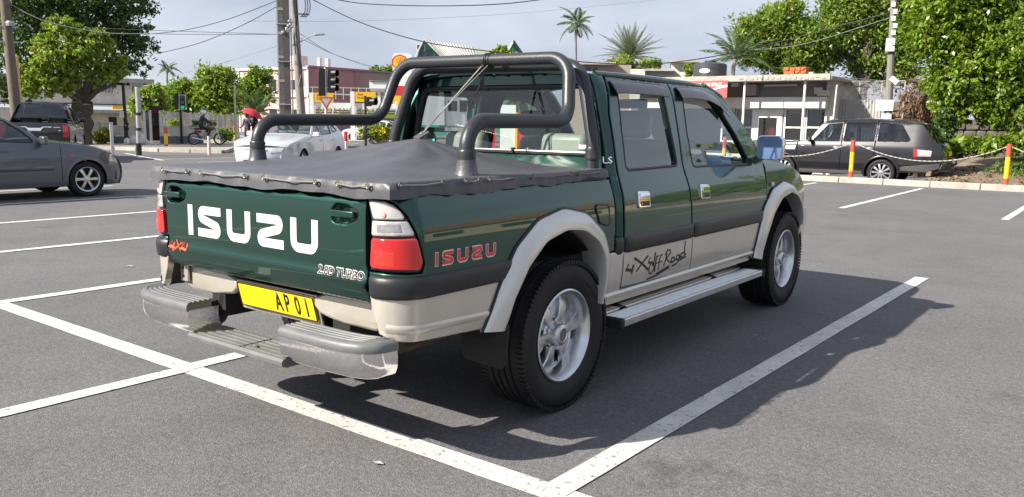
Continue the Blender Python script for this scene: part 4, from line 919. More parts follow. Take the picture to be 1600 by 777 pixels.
def make_cars():
    prof = [(.15, .955), (.3, .985), (.5, 1.), (.65, .995), (.8, .975), (.9, .94), (1.05, .875), (1.2, .81), (1.35, .735), (1.45, .66)]
    # grey saloon; y from its front axle
    A = (0, .30, .335); B = (-2.53, .30, .335)
    g = dict(hw=.85, prof=prof, paint=M_grey, nose=(.0, .74, .38), tail=(-2.9, -3.45, .3), glass=glass('saloon_glass', (.55, .62, .64), 1.5),
        low=[(-3.40, .25), (-2.87, .2)]+ac(B[:2], B[2])+[(-2.19, .19), (-.34, .19)]+ac(A[:2], A[2])+[(.34, .19), (.64, .19)],
        top=[(.735, .34), (.73, .44), (.65, .56), (.54, .70), (.32, .785), (-.05, .875), (-.48, .93), (-.70, .965), (-.86, 1.10), (-1.10, 1.24), (-1.32, 1.34), (-1.6, 1.40), (-2.1, 1.41), (-2.5, 1.36), (-2.85, 1.18), (-3.05, 1.05), (-3.4, .98), (-3.44, .7)],
        seams=[('rear_wing', -3.45, -2.3), ('rear_door', -2.3, -1.42), ('front_door', -1.42, -.42), ('front_wing', -.42, .74)],
        wins=[rpoly([(-.78, .915), (-1.38, .945), (-1.37, 1.30), (-1.2, 1.27), (-.97, 1.11)], .03), rpoly([(-1.48, .945), (-2.2, .97), (-2.24, 1.28), (-1.9, 1.345), (-1.49, 1.335)], .03)],
        handle=.79, rub=(-2.2, -.55, .50, .035), mir=(-.72, .93), arch=[A, B],
        side=[([(.40, .60), (.62, .555), (.585, .63), (.50, .70), (.44, .72)], M_lamp, 'headlamp', .004), (rpoly([(-.27, .69), (-.22, .69), (-.22, .715), (-.27, .715)], .006), M_orange, 'side_repeater', .006)],
        crown=[(-3.45, .03), (-2.4, .05), (-1.3, .05), (-.5, .03), (.74, .03)], bow=[(-3.4, 0), (-2.6, -.1), (-1.8, .0), (-1.2, .1), (-.6, .16), (.74, .14)],
        tops=[('bonnet', M_grey, -.62, .60, 1), ('windscreen', None, -1.25, -.64, .93), ('roof', M_grey, -2.45, -1.27, 1), ('rear_window', None, -3.0, -2.47, .9), ('boot_lid', M_grey, -3.42, -3.02, 1)],
        front=[(.19, .64), (.33, .73), (.43, .73), (.56, .65), (.68, .56)], fb=.12, rear=[(.25, -3.42), (.6, -3.46), (.97, -3.42)], rb=.08, seats=(-1.2, -2.1), sz=.48, seatm=M_int, dash=-.65,
        wheel=(.305, .205, .20, (6, .048, .0)), rimm=M_alloy, axles=[A, B])
    g['tops'] = [(a, b or g['glass'], *c) for a, b, *c in g['tops']]
    car(g, 'dark grey saloon parked left with only its front half showing', 'car', 'parked_car', (-12.14, 3.64, 0), 0)
    # plum black off-roader seen from its left side
    z = lambda h: h+.2
    A = (0, .375, .44); B = (-2.745, .375, .44)
    prof = [(.2, .95), (.45, .985), (.7, 1.), (.9, 1.), (1.05, .985), (1.18, .95), (1.4, .875), (1.6, .80), (1.75, .74), (1.88, .62)]
    s = dict(hw=.97, prof=prof, paint=M_plum, nose=(.15, .86, .32), tail=(-3.5, -4.28, .16), glass=glass('smoked_glass', (.25, .28, .31), 1.55, fmin=.06),
        low=[(-4.22, .55), (-3.85, .42), (-3.2, .40)]+ac(B[:2], B[2])+[(-2.28, .30), (-.46, .28)]+ac(A[:2], A[2])+[(.46, .34), (.80, .38)],
        top=[(.85, .62), (.84, .95), (.70, 1.10), (.345, 1.15), (-.195, 1.17), (-.62, 1.22), (-.76, 1.32), (-1.045, 1.72), (-1.345, 1.82), (-2.2, 1.84), (-3.045, 1.82), (-3.455, 1.76), (-3.70, 1.70), (-4.0, 1.28), (-4.2, 1.14), (-4.26, .9)],
        seams=[('rear_wing', -4.27, -2.55), ('rear_door', -2.55, -1.64), ('front_door', -1.64, -.40), ('front_wing', -.40, .86)],
        wins=[rpoly([(-.79, 1.2), (-1.59, 1.215), (-1.61, 1.745), (-1.20, 1.70)], [.05, .02, .02, .06]), rpoly([(-1.69, 1.22), (-2.505, 1.235), (-2.505, 1.755), (-1.70, 1.75)], .02), rpoly([(-2.595, 1.24), (-3.47, 1.255), (-3.17, 1.70), (-2.595, 1.75)], [.02, .05, .06, .03])],
        handle=1.05, hmat=M_alum, mir=(-.78, 1.22), mirm=M_blk, arch=[A, B], lip=M_plum,
        side=[(rpoly([(-3.62, .86), (-3.98, .86), (-4.0, 1.02), (-3.60, 1.05)], .03), M_lclr2, 'tail_lamp', .008), (rpoly([(-3.56, .84), (-3.66, .84), (-3.64, 1.06), (-3.54, 1.06)], .02), M_dlens, 'red_lens', .010), (rpoly([(-.34, .95), (.02, .95), (.10, 1.06), (-.36, 1.06)], .02), M_alum, 'wing_vent', .006), (rpoly([(-.50, 1.06), (-.40-.2, 1.06), (-.60, 1.085), (-.50, 1.085)], .006), M_lamp, 'side_badge', .006),
              (rpoly([(.45, .82), (.72, .80), (.70, 1.0), (.45, 1.05)], .03), M_lamp, 'headlamp', .006), ([(-2.25, .30), (-.50, .30), (-.50, .40), (-2.25, .40)], M_dgrey, 'sill_trim', .012), ([(-3.25, .46), (-3.9, .44), (-4.2, .55), (-4.2, .68), (-3.25, .56)], M_dgrey, 'bumper_valance', .006)],
        crown=[(-4.3, .02), (-3.5, .04), (-1.3, .05), (-.5, .03), (.86, .03)], bow=[(-4.2, 0), (-3.6, -.05), (-1.8, .0), (-1.2, .08), (-.6, .14), (.86, .1)],
        tops=[('bonnet', M_plum, -.66, .72, 1), ('windscreen', None, -1.24, -.68, .93), ('roof', M_plum, -3.66, -1.26, 1)],
        front=[(.38, .78), (.6, .86), (.95, .84), (1.1, .72)], fb=.12, rear=[(.5, -4.20), (.75, -4.27), (.95, -4.25), (1.1, -4.2), (1.3, -4.0), (1.72, -3.68)], rb=.05, seats=(-1.25, -2.2), sz=.72, dash=-.7,
        rear_hole=[[(-.8, 1.22), (.8, 1.22), (.78, 1.62), (-.78, 1.62)]], rears=[([(-.25, .88), (.25, .88), (.25, 1.0), (-.25, 1.0)], M_plate, 'number_plate', .006), ([(-1, .5), (1, .5), (1, .66), (-1, .66)], M_dgrey, 'bumper_valance', .01)],
        wheel=(.375, .265, .26, (10, .05, .0)), rimm=M_alloy, axles=[A, B])
    s['tops'] = [(a, b or s['glass'], *c) for a, b, *c in s['tops']]
    suv = car(s, 'dark plum off-road estate car parked before the snack bar behind the chain posts', 'car', 'parked_car', (-5.545, 22.27, -.2), PI/2)
    MB().box((0, -3.80, 1.73), (1.4, .26, .035)).build('roof_spoiler', M_plum, suv, bevel=.012)
    # silver-white saloon driving in the aisle
    A = (0, .31, .34); B = (-2.6, .31, .34); prof = [(.15, .955), (.3, .985), (.5, 1.), (.65, .995), (.8, .98), (.9, .945), (1.05, .875), (1.2, .81), (1.35, .74), (1.47, .66)]
    w = dict(hw=.87, prof=prof, paint=M_wpaint, nose=(.05, .88, .30), tail=(-3.0, -3.62, .25), glass=glass('windscreen_glass', (.5, .6, .62), 1.5),
        low=[(-3.58, .3), (-2.94, .22)]+ac(B[:2], B[2])+[(-2.25, .2), (-.35, .2)]+ac(A[:2], A[2])+[(.35, .2), (.80, .22)],
        top=[(.87, .40), (.86, .55), (.74, .68), (.50, .79), (.1, .87), (-.45, .95), (-.66, .99), (-1.0, 1.22), (-1.4, 1.39), (-1.9, 1.455), (-2.4, 1.43), (-2.85, 1.26), (-3.15, 1.08), (-3.55, 1.02), (-3.6, .7)],
        seams=[('rear_wing', -3.61, -2.35), ('rear_door', -2.35, -1.42), ('front_door', -1.42, -.40), ('front_wing', -.40, .88)],
        wins=[rpoly([(-.84, .95), (-1.38, .965), (-1.37, 1.32), (-1.2, 1.26)], .03), rpoly([(-1.48, .97), (-2.25, 1.0), (-2.28, 1.33), (-1.9, 1.38), (-1.49, 1.36)], .03), rpoly([(-2.42, 1.03), (-2.85, 1.08), (-2.5, 1.3), (-2.42, 1.32)], .02)],
        handle=.83, mir=(-.72, .96), arch=[A, B], side=[(rpoly([(.30, .70), (.62, .60), (.70, .64), (.56, .73), (.34, .80)], .03), M_lamp, 'headlamp', .006)],
        crown=[(-3.6, .03), (-2.4, .05), (-1.3, .05), (-.5, .04), (.88, .05)], bow=[(-3.6, 0), (-2.6, -.1), (-1.8, .0), (-1.2, .12), (-.6, .22), (.88, .2)],
        tops=[('bonnet', M_wpaint, -.64, .74, 1), ('windscreen', None, -1.36, -.66, .94), ('roof', M_wpaint, -2.35, -1.38, 1), ('rear_window', None, -3.1, -2.37, .9), ('boot_lid', M_wpaint, -3.58, -3.12, 1)],
        front=[(.2, .80), (.4, .88), (.55, .86), (.68, .76)], fb=.2, rear=[(.3, -3.6), (.6, -3.64), (1.0, -3.58)], rb=.08, seats=(-1.2, -2.1), sz=.48, dash=-.7, seatm=M_seat2,
        fronts=[(rpoly([(-.98, .56), (-.62, .52), (-.60, .62), (-.80, .68), (-.98, .68)], .02), M_lamp, 'headlamp', .01), (rpoly([(.62, .52), (.98, .56), (.98, .68), (.80, .68), (.60, .62)], .02), M_lamp, 'headlamp', .01), (rpoly([(-.6, .25), (.6, .25), (.5, .36), (-.5, .36)], .02), M_blk, 'air_intake', .006), (rpoly([(-.45, .56), (.45, .56), (.5, .62), (-.5, .62)], .015), M_chrome, 'grille', .006)],
        wheel=(.315, .21, .2, (5, .05, .14)), rimm=M_alloy, axles=[A, B])
    w['tops'] = [(a, b or w['glass'], *c) for a, b, *c in w['tops']]
    wc = car(w, 'silver white saloon driving up the aisle behind the pickup bed', 'car', 'driving_car', (-15.2, 10.3, 0), R(-150.5))
    c2 = copy_tree(wc); q = atD(556, 200, 60); c2.location = (q.x, q.y, 0); c2.rotation_euler = (0, 0, Face_rz(553)+PI/2-.25); c2['label'] = 'white car waiting farther off behind the roll bar and planter'
    # black pickup, tail towards the camera; y from its front axle
    A = (0, .38, .44); B = (-3.1, .38, .44); prof = [(.3, .95), (.55, .99), (.8, 1.), (1.0, .99), (1.12, .965), (1.3, .89), (1.5, .81), (1.7, .72), (1.82, .6)]
    p = dict(hw=.92, prof=prof, paint=M_bpaint, nose=(.2, .95, .3), tail=(-4.1, -4.35, .05), glass=glass('black_glass', (.16, .18, .2), 1.55, fmin=.08),
        low=[(-4.3, .62), (-3.56, .52)]+ac(B[:2], B[2])+[(-2.64, .42), (-.46, .42)]+ac(A[:2], A[2])+[(.46, .42), (.9, .45)],
        top=[(.95, .6), (.93, .95), (.8, 1.08), (.2, 1.14), (-.5, 1.2), (-.65, 1.26), (-1.1, 1.62), (-1.5, 1.76), (-2.1, 1.77), (-2.35, 1.73), (-2.60, 1.40), (-2.70, 1.16), (-3.4, 1.14), (-4.3, 1.14)],
        seams=[('bed_side', -4.33, -2.68), ('rear_door', -2.68, -1.65), ('front_door', -1.65, -.5), ('front_wing', -.5, .95)],
        wins=[rpoly([(-.85, 1.22), (-1.6, 1.22), (-1.6, 1.64), (-1.2, 1.6)], .03), rpoly([(-1.72, 1.22), (-2.5, 1.22), (-2.3, 1.62), (-1.72, 1.65)], .03)], handle=1.05, mir=(-.8, 1.22), mirm=M_blk, arch=[A, B], lip=M_blk,
        crown=[(-4.3, .0), (-2.9, .0), (-2.3, .04), (-1.3, .05), (-.5, .03), (.95, .03)], bow=[(-4.2, 0), (-2.3, -.03), (-1.8, .0), (-1.2, .08), (-.6, .14), (.95, .1)],
        tops=[('bonnet', M_bpaint, -.62, .80, 1), ('windscreen', None, -1.3, -.64, .93), ('roof', M_bpaint, -2.34, -1.32, 1), ('rear_window', None, -2.64, -2.36, .86), ('bed_cover', M_blk, -4.2, -2.70, .96)],
        front=[(.45, .88), (.7, .96), (1.05, .84)], fb=.1, rear=[(.62, -4.33), (.9, -4.34), (1.14, -4.32)], rb=.02, seats=(-1.3, -2.2), sz=.8, dash=-.75,
        rears=[(rpoly([(.84, .76), (.995, .76), (.995, 1.10), (.84, 1.10)], .02), M_dlens, 'tail_lamp', .012), (rpoly([(-.995, .76), (-.84, .76), (-.84, 1.10), (-.995, 1.10)], .02), M_dlens, 'tail_lamp', .012),
               ([(-.50, 1.06), (-.25, 1.06), (-.17, 1.02), (.17, 1.02), (.25, 1.06), (.50, 1.06), (.50, 1.03), (.27, 1.03), (.2, .97), (.16, .93), (-.16, .93), (-.2, .97), (-.27, 1.03), (-.50, 1.03)], M_chrome, 'garnish', .012), ([(.56, 1.03), (.76, 1.03), (.76, 1.05), (.56, 1.05)], M_chrome, 'badge', .008), ([(.70, .94), (.76, .94), (.76, .96), (.70, .96)], M_chrome, 'badge', .008)],
        wheel=(.38, .22, .25, (6, .06, .0)), rimm=M_alloy, axles=[A, B])
    p['tops'] = [(a, b or p['glass'], *c) for a, b, *c in p['tops']]
    h = V((-.866, .5, 0)); q = V((-22.66, 7.62, 0))+h*4.34
    bt = car(p, 'black pickup seen from behind with chrome garnish on its tailgate', 'pickup', 'parked_pickup', q, R(60))
    MB().box((0, -4.42, .58), (1.75, .14, .15)).build('rear_bumper', M_blk, bt, bevel=.03)
M_dgrey = mat('dark_grey_plastic', (.06, .06, .062), .5); M_seat2 = mat('beige_seat', (.3, .28, .25), .7)
make_cars()
# ---------------------------------------------------------------- street furniture, buildings, people
class Face:
    """upright plane at a distance, square to the line of sight; local x runs right, local y away"""
    def __init__(s, u, dist, twist=0., z=0.):
        d = ray(u, 190); d = V((d.x, d.y, 0)).normalized(); s.o = V((CP.x, CP.y, 0))+d*dist; s.o.z = z
        s.rz = math.atan2(-d.x, d.y)+twist; s.x = V((math.cos(s.rz), math.sin(s.rz), 0)); s.n = V((-math.sin(s.rz), math.cos(s.rz), 0))
    def P(s, u, v, y=0.):
        d = ray(u, v); t = (s.o+s.n*y-CP).dot(s.n)/d.dot(s.n); p = CP+d*t-s.o; return (p.dot(s.x), p.z)
    def thing(s, name, label, cat, group=None): return thing(name, label, cat, s.o, s.rz, group)
    def box(s, mb, u0, v0, u1, v1, y0, y1, zb=None, at=None, mi=0):
        a, t = s.P(u0, v0, y0 if at is None else at); b, c = s.P(u1, v1, y0 if at is None else at)
        if zb is not None: c = zb
        return mb.box(((a+b)/2, (y0+y1)/2, (t+c)/2), (abs(b-a), abs(y1-y0), abs(t-c)), mi=mi)
    def fb(s, name, m, par, u0, v0, u1, v1, y0, y1, zb=None, bevel=0., at=None): return s.box(MB(), u0, v0, u1, v1, y0, y1, zb, at).build(name, m, par, bevel=bevel)
def fb_window(F, par, u0, v0, u1, v1, glassm, framem, bars=0, barm=None, y=0., t=.05, mull=1, trans=0):
    a, z1 = F.P(u0, v0, y); b, z0 = F.P(u1, v1, y); mb = MB()
    for x in (a, b): mb.box((x, y-.02, (z0+z1)/2), (t, .08, z1-z0+t))
    for z in (z0, z1): mb.box(((a+b)/2, y-.022, z), (b-a-t, .084, t))
    w = mb.build('window', framem, par); MB().box(((a+b)/2, y-.02, (z0+z1)/2), (b-a, .02, z1-z0)).build('pane', glassm, w)
    for k in range(1, mull): MB().box((a+(b-a)*k/mull, y-.024, (z0+z1)/2), (t*.8, .07, z1-z0-t)).build('mullion', framem, w)
    if trans: MB().box(((a+b)/2, y-.026, z0+(z1-z0)*trans), (b-a-t, .07, t*.8)).build('transom', framem, w)
    if bars:
        mb = MB()
        for k in range(bars): mb.box((a+(b-a)*(k+.5)/bars, y-.09, (z0+z1)/2), (.035, .03, z1-z0-.04))
        for z in (z0+.12*(z1-z0), z0+.88*(z1-z0)): mb.box(((a+b)/2, y-.115, z), (b-a, .02, .035))
        mb.build('window_bars', barm or framem, w, kind='stuff')
    return w
M_wall_w = mat('white_render', (.66, .62, .58), .85, nz=.1, nscale=1.2, var=(.5, (.56, .52, .48)), bump=.2, bscale=30)
M_wall_y = mat('cream_render', (.62, .54, .38), .85, nz=.12, nscale=1.5)
M_wall_g = mat('grey_render', (.34, .33, .31), .9, nz=.2, nscale=2, bump=.3, bscale=25)
M_dark = mat('dark_glass', (.02, .022, .025), .12, coat=.5); M_wood = mat('weathered_pole', (.16, .125, .10), .85, nz=.25, nscale=6, bump=.4, bscale=30); M_black = mat('black_metal', (.012, .012, .012), .45)
M_steel = mat('galvanised', (.42, .43, .43), .45, .6, nz=.15, nscale=6); M_wsteel = mat('white_metal', (.7, .7, .68), .5, nz=.08)
M_bred = mat('bollard_red', (.50, .075, .04), .5, nz=.12); M_byel = mat('bollard_yellow', (.75, .48, .015), .5, nz=.1)
M_pink_lit = mat('sunlit_pink_render', (.66, .40, .38), .85, nz=.08, nscale=.6); M_pink_shade = mat('shaded_pink_render', (.46, .19, .215), .85, nz=.1, nscale=.5)
M_signw = mat('white_sign', (.8, .8, .8), .5); M_signy = mat('yellow_sign', (.83, .50, .015), .5); M_lime = mat('lime_sign', (.62, .68, .06), .5); M_signr = mat('red_sign', (.62, .035, .035), .45)
M_teal = mat('teal_boards', (.04, .27, .20), .6, nz=.08); M_sheet = mat('corrugated_sheet', (.48, .47, .45), .6, .2, nz=.2, nscale=2, var=(.8, (.36, .35, .33)))
M_wire = mat('wire', (.03, .03, .035), .6); M_rope = mat('pale_chain', (.42, .40, .37), .6); M_brick = mat('fired_brick', (.46, .13, .04), .85, nz=.25, nscale=9, bump=.3, bscale=20)
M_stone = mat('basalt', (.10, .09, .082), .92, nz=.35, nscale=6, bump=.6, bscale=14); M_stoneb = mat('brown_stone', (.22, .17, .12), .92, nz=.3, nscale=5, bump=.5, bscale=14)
M_dirt = mat('dirt', (.24, .185, .135), .95, nz=.25, nscale=2.2, bump=.6, bscale=18, var=(.6, (.17, .125, .085)), speck=(12, (.30, .2, .1), .62))
def ground_zones():
    # dirt verge on the right, behind the kerb; pavement of the far kerb on the left
    mb = MB(); mb.grid([[(x, y, z+.03*math.sin(x*1.3+y)) for x in np.linspace(-1.6, 14, 24)] for y, z in ((19.05, .06), (20, .06), (21.5, .09), (23, .16), (25, .30), (28, .45), (34, .5))])
    mb.grid([[(-1.6, y, z+.03*math.sin(-1.6*1.3+y)) for y, z in ((19.05, .06), (20, .06), (21.5, .09), (23, .16), (25, .30), (28, .45), (34, .5))], [(-2.3, y, -.21) for y in (19.05, 20, 21.5, 23, 25, 28, 34)]])
    mb.build('verge', M_dirt, None, 60, kind='structure', fix=False)
    k = bpy.data.objects.new('kerb', None); COL.objects.link(k); k['kind'] = 'structure'
    rr = random.Random(5)
    for i in range(26):
        x = -13.9+i*1.07; MB().box((x+.535, 18.92+rr.uniform(-.008, .008), -.03+rr.uniform(-.006, .006)), (1.055, .26, .34), rz=rr.uniform(-.004, .004)).build('kerb_stone', M_conc, k, bevel=.018)
    pts = [atZ(u, v) for u, v in [(60, 231), (182, 234.5), (250, 237.5), (349, 240), (372, 232), (500, 226), (600, 221)]]; far = [atZ(u, v) for u, v in [(600, 214), (380, 214), (60, 214)]]
    P = [(p.x, p.y) for p in pts+far]
    MB().prism(P, lambda u, v: V((u, v, .004)), lambda u, v: V((u, v, .11))).build('pavement', M_pave, None, 30, kind='structure')
    k = bpy.data.objects.new('kerb', None); COL.objects.link(k); k['kind'] = 'structure'
    for a, b in zip(pts[:-1], pts[1:]):
        n = max(1, int((b-a).length/1.0)); 
        for i in range(n): p, q = a.lerp(b, i/n+.01), a.lerp(b, (i+1)/n-.01); MB().bar(p+V((0, 0, .065)), q+V((0, 0, .065)), .2, .14).build('kerb_stone', M_conc, k)
    for a, b in ([(255, 228), (352, 226)], [(340, 231), (262, 229)], [(420, 238), (560, 224)]):
        p, q = atZ(*a, .115), atZ(*b, .115); line(p.x, p.y, q.x, q.y, .12, .116, M_yel_line, 'pavement_line')
    p, q = atZ(196, 240), atZ(255, 251); line(p.x, p.y, q.x, q.y, .14, .004)
M_pave = mat('pavement_concrete', (.33, .30, .265), .9, nz=.15, nscale=.8, bump=.3, bscale=30)
ground_zones()
def bollards():
    def bol(p, h=.92, r=.055, parts=((0, .16), (.16, .70), (.70, 1.0))):
        t = thing('bollard', 'x', 'bollard', p); 
        for (a, b), m in zip(parts, (M_bred, M_byel, M_bred)): MB().lathe([(r, a*h), (r, b*h)]+([(r*.7, h*1.02), (0, h*1.03)] if b == 1 else []), 14).build('painted_band', m, t)
        return t
    g = 'red and yellow bollards'
    a = atY(1329, 277, 18.93); b = atY(1571, 288, 18.93); A = V((a.x, 18.93, .14)); B = V((b.x, 18.93, .14)); D = B-A
    spots = [(A, 'red and yellow bollard on the kerb in front of the plum estate car'), (B, 'red and yellow bollard on the kerb beside the dirt verge'), (A-D, 'red and yellow kerb bollard hidden behind the pickup, left of the plum estate car'), (B+D, 'red and yellow kerb bollard past the right picture edge')]
    ps = []
    for p, l in spots:
        t = bol(p); t['label'] = l; t['group'] = g; ps.append(p+V((0, 0, .90)))
    for (u, v, l) in [(127, 224, 'red and yellow bollard in front of the green mesh fence'), (260, 232.5, 'red and yellow bollard on the pavement right of the telephone box'), (367, 221, 'red and yellow bollard below the slim white post near the umbrella')]:
        p = atZ(u, v); p.z = .1; t = bol(p, .86, .085, ((0, .1), (.1, .68), (.68, 1))); t['label'] = l; t['group'] = g
    def chain(p, q, sag, l, r=.011):
        n = int((q-p).length/.055); mb = MB()
        pts = [p.lerp(q, i/n)-V((0, 0, sag*4*(i/n)*(1-i/n))) for i in range(n+1)]
        for i in range(n):
            a, b = pts[i], pts[i+1]; d = (b-a).normalized(); a = a-d*.008; b = b+d*.008
            mb.bar(a, b, .022 if i % 2 else .009, .009 if i % 2 else .022)
        tag(mb.build('chain', M_rope, None, 0), l, 'chain', 'chains slung between the bollards')
    chain(ps[0], ps[1], .42, 'pale chain sagging between the two bollards across the plum estate car'); chain(ps[2], ps[0], .42, 'pale chain reaching left from the bollard at the plum estate car'); chain(ps[1], ps[3], .42, 'pale chain leaving the bollard at the dirt verge to the right')
    p = atZ(367, 221); q = atD(318, 213, 42); chain(p+V((0, 0, .9)), V((q.x, q.y, .75)), .1, 'pale chain slung behind the motorcycle', .01)
bollards()
def poles():
    # ladder-like concrete pole
    F = Face(446, 30); t = F.thing('utility_pole', 'tall concrete pole with recessed ladder-like face', 'utility pole'); H = 11
    mb = MB(); mb.box((.105, -.05, H/2), (.21, .24, H)); mb.build('shaft', M_dpole, t); mb = MB(); mb.box((-.10, -.035, H/2), (.20, .12, H)); mb.box((-.185, -.05, H/2), (.045, .22, H)); mb.build('channel', M_conc, t)  # shaft half toned darker than the channel half
    for k in range(14): MB().box((-.075, -.06, .3+k*.80), (.17, .2, .09)).build('rung', M_conc, t)
    MB().box((.26, -.12, 2.4), (.05, .05, 4.8)).build('conduit', M_steel, t)
    for z in (1.9, 3.35, 4.6): MB().box((.0, -.06, z), (.44, .30, .035)).build('strap_band', M_steel, t)
    mb = MB(); rr = random.Random(2)
    for k in range(12): mb.ball((rr.uniform(-.02, .3), -.2, 4.5+rr.uniform(-.2, .2)), (.06, .05, .05), 6, 4)
    mb.build('wire_splices', M_steel, t)
    # slim leaning pole with the cables
    F = Face(470, 31.5); t = F.thing('utility_pole', 'slim leaning pole wrapped in cables with a small street lamp', 'utility pole')
    MB().tube([(.10, 0, 0), (-.02, 0, 2.5), (-.13, 0, 5), (-.26, 0, 10)], [.17, .15, .13, .10], 12).build('shaft', M_wood2, t)
    for k in range(5):
        rr = random.Random(k); MB().tube([(.16-.05*z+rr.uniform(-.12, .10)+.03*math.sin(z*2+k), -.16+.02*k, z) for z in np.linspace(2.6, 9, 12)], .014, 5).build('cable', M_steel if k % 2 else M_black, t)
    MB().tube([(.0, -.05, 4.15), (.35, -.2, 4.35), (.55, -.3, 4.42)], .025, 6).build('lamp_arm', M_steel, t); MB().box((.72, -.38, 4.43), (.36, .16, .07), M=Matrix.Rotation(-.12, 3, 'Y')).build('lamp_head', M_steel, t, bevel=.02)
    for z in (5.85, 5.15): MB().box((.12, -.05, z), (.5, .05, .06)).build('cross_arm', M_steel, t)
    for q in (.30, .38, .46): MB().tube([(q-.28+.1*math.cos(a)*2.4, -.1, 5.45+.42*math.sin(a)) for a in np.linspace(-1.4, 1.4, 9)], .018, 5).build('jumper_cable', M_wire, t)
    for x in (-.02, .12, .3): MB().lathe([(.0, 0), (.05, 0), (.03, .04), (.05, .08), (.03, .12), (0, .14)], 8, (x, -.05, 5.9)).build('insulator', M_wsteel, t)
    # left pole, and the yellow post beside it
    F = Face(20, 32); t = F.thing('utility_pole', 'brown weathered wooden pole at the far left with a junction box', 'utility pole')
    a = F.P(7, 0); b = F.P(25, 165); MB().tube([(b[0]+.06, 0, -.1), (b[0]-.02, 0, b[1]), (a[0], 0, a[1]), (a[0]-.3, 0, a[1]+3)], [.17, .165, .14, .11], 12).build('shaft', M_wood, t)
    x, z = F.P(16, 37); MB().lathe([(.12, -.1), (.14, 0), (.10, .06), (0, .07)], 10, (x, -.2, z)).build('lamp_bowl', M_steel, t)
    for v in (42, 66): x, z = F.P(13, v); MB().box((x, -.05, z), (.55, .06, .05)).build('cross_arm', M_steel, t)
    F = Face(29, 33); t = F.thing('post', 'thin yellow post standing against the brown pole', 'post'); a = F.P(25, 88); b = F.P(31, 160); MB().tube([(b[0]+.04, 0, 0), (b[0], 0, b[1]), (a[0], 0, a[1])], .065, 8).build('shaft', M_byel2, t); MB().lathe([(.07, 0), (0, .06)], 8, (a[0], 0, a[1])).build('cap', M_byel2, t)
    # black slim pole with the meter box, banded pole
    F = Face(196, 44); t = F.thing('utility_pole', 'thin black pole with a white meter box by the low wall', 'utility pole'); a = F.P(192, 130); b = F.P(198, 222)
    MB().tube([(b[0], 0, 0), (a[0], 0, a[1])], [.10, .065], 10).build('shaft', M_black, t); x, z = F.P(190, 179); MB().box((x, -.1, z), (.2, .16, .3)).build('meter_box', M_wsteel, t)
    x, z = F.P(197, 190)
    for k in range(4): MB().ball((x+.03*(k % 2), -.1, z-.12*k), .09, 7, 5).build('cable_coil', M_black, t)
    F = Face(216, 33); t = F.thing('post', 'grey and black banded steel post on the pavement edge', 'post'); a, zt = F.P(216, 136); b, _ = F.P(217, 233)
    zz = [0, .45, .9, 1.0, 1.45, 1.55, zt]
    for k in range(6): MB().lathe([(.085+.012*(k % 2 == 0), zz[k]), (.085+.012*(k % 2 == 0), zz[k+1]), (0, zz[k+1])], 12, (b+(a-b)*zz[k]/zt, 0, 0)).build('band', (M_black if k in (0, 2, 4) else M_steel), t)
    F = Face(174, 34); t = F.thing('post', 'short white post at the end of the pavement rail', 'post'); x, z = F.P(173.5, 193); MB().box((x, 0, z/2), (.11, .11, z)).build('shaft', M_wsteel, t, bevel=.01); MB().box((x, 0, z+.02), (.14, .14, .04)).build('cap', M_wsteel, t)
    F = Face(326, 34); t = F.thing('post', 'short pale wooden stake on the kerb in front of the motorcycle', 'post'); x, z = F.P(326, 213); MB().tube([(x, 0, 0), (x, 0, z)], .06, 8).build('shaft', M_stake, t)
    F = Face(366.5, 46); t = F.thing('post', 'tall slim white post behind the bollard near the umbrella', 'post'); x, z = F.P(366, 133); MB().tube([(x, 0, 0), (x, 0, z)], .05, 8).build('shaft', M_stake, t)
    F = Face(540, 33); t = F.thing('post', 'short red and white marker post beside the silver white saloon', 'post'); x, z = F.P(540, 206); x2, z2 = F.P(540, 221)
    MB().tube([(x, 0, 0), (x, 0, z2)], .08, 8).build('lower_band', M_wsteel, t); MB().tube([(x, 0, z2), (x, 0, z)], .075, 8).build('upper_band', M_signr, t)
    # slender pole before the right-hand trees with its plates
    F = Face(1388, 29.5); t = F.thing('utility_pole', 'slender grey pole with white plates rising into the right-hand trees', 'utility pole'); a = F.P(1399, -40); b = F.P(1387, 190)
    MB().tube([(b[0]-.05, 0, -.2), (b[0], 0, b[1]), (a[0], 0, a[1])], [.14, .12, .09], 10).build('shaft', M_conc2, t)
    x, z = F.P(1382, 165); MB().box((x, -.16, z), (.52, .02, .34)).build('notice_plate', M_signw, t); x, z = F.P(1385, 183); MB().box((x, -.16, z), (.28, .02, .2)).build('notice_plate', M_signw, t); x, z = F.P(1391, 71); MB().box((x, -.15, z), (.26, .1, .4)).build('notice_plate', M_signw, t)
    for k in range(5): x, z = F.P(1396, 8+k*11); MB().box((x+.05*(k % 2), -.12, z), (.12, .08, .14)).build('insulator', M_wsteel, t)
    x, z = F.P(1397, 126); MB().box((x, -.15, z), (.26, .03, .16), M=Matrix.Rotation(.7, 3, 'Y')).build('notice_plate', M_signw, t)
    x, z = F.P(1390, 20); F2 = Face(1391, 60); 
M_dpole = mat('dark_concrete', (.11, .10, .09), .9, nz=.2, nscale=4, bump=.3, bscale=30); M_conc2 = mat('pole_concrete', (.20, .19, .175), .9, nz=.15, nscale=3, bump=.3, bscale=30); M_wood2 = mat('grey_timber', (.24, .22, .20), .85, nz=.2, nscale=5, bump=.3, bscale=25); M_byel2 = mat('faded_yellow', (.68, .50, .14), .6); M_stake = mat('pale_timber', (.55, .5, .42), .8)
poles()
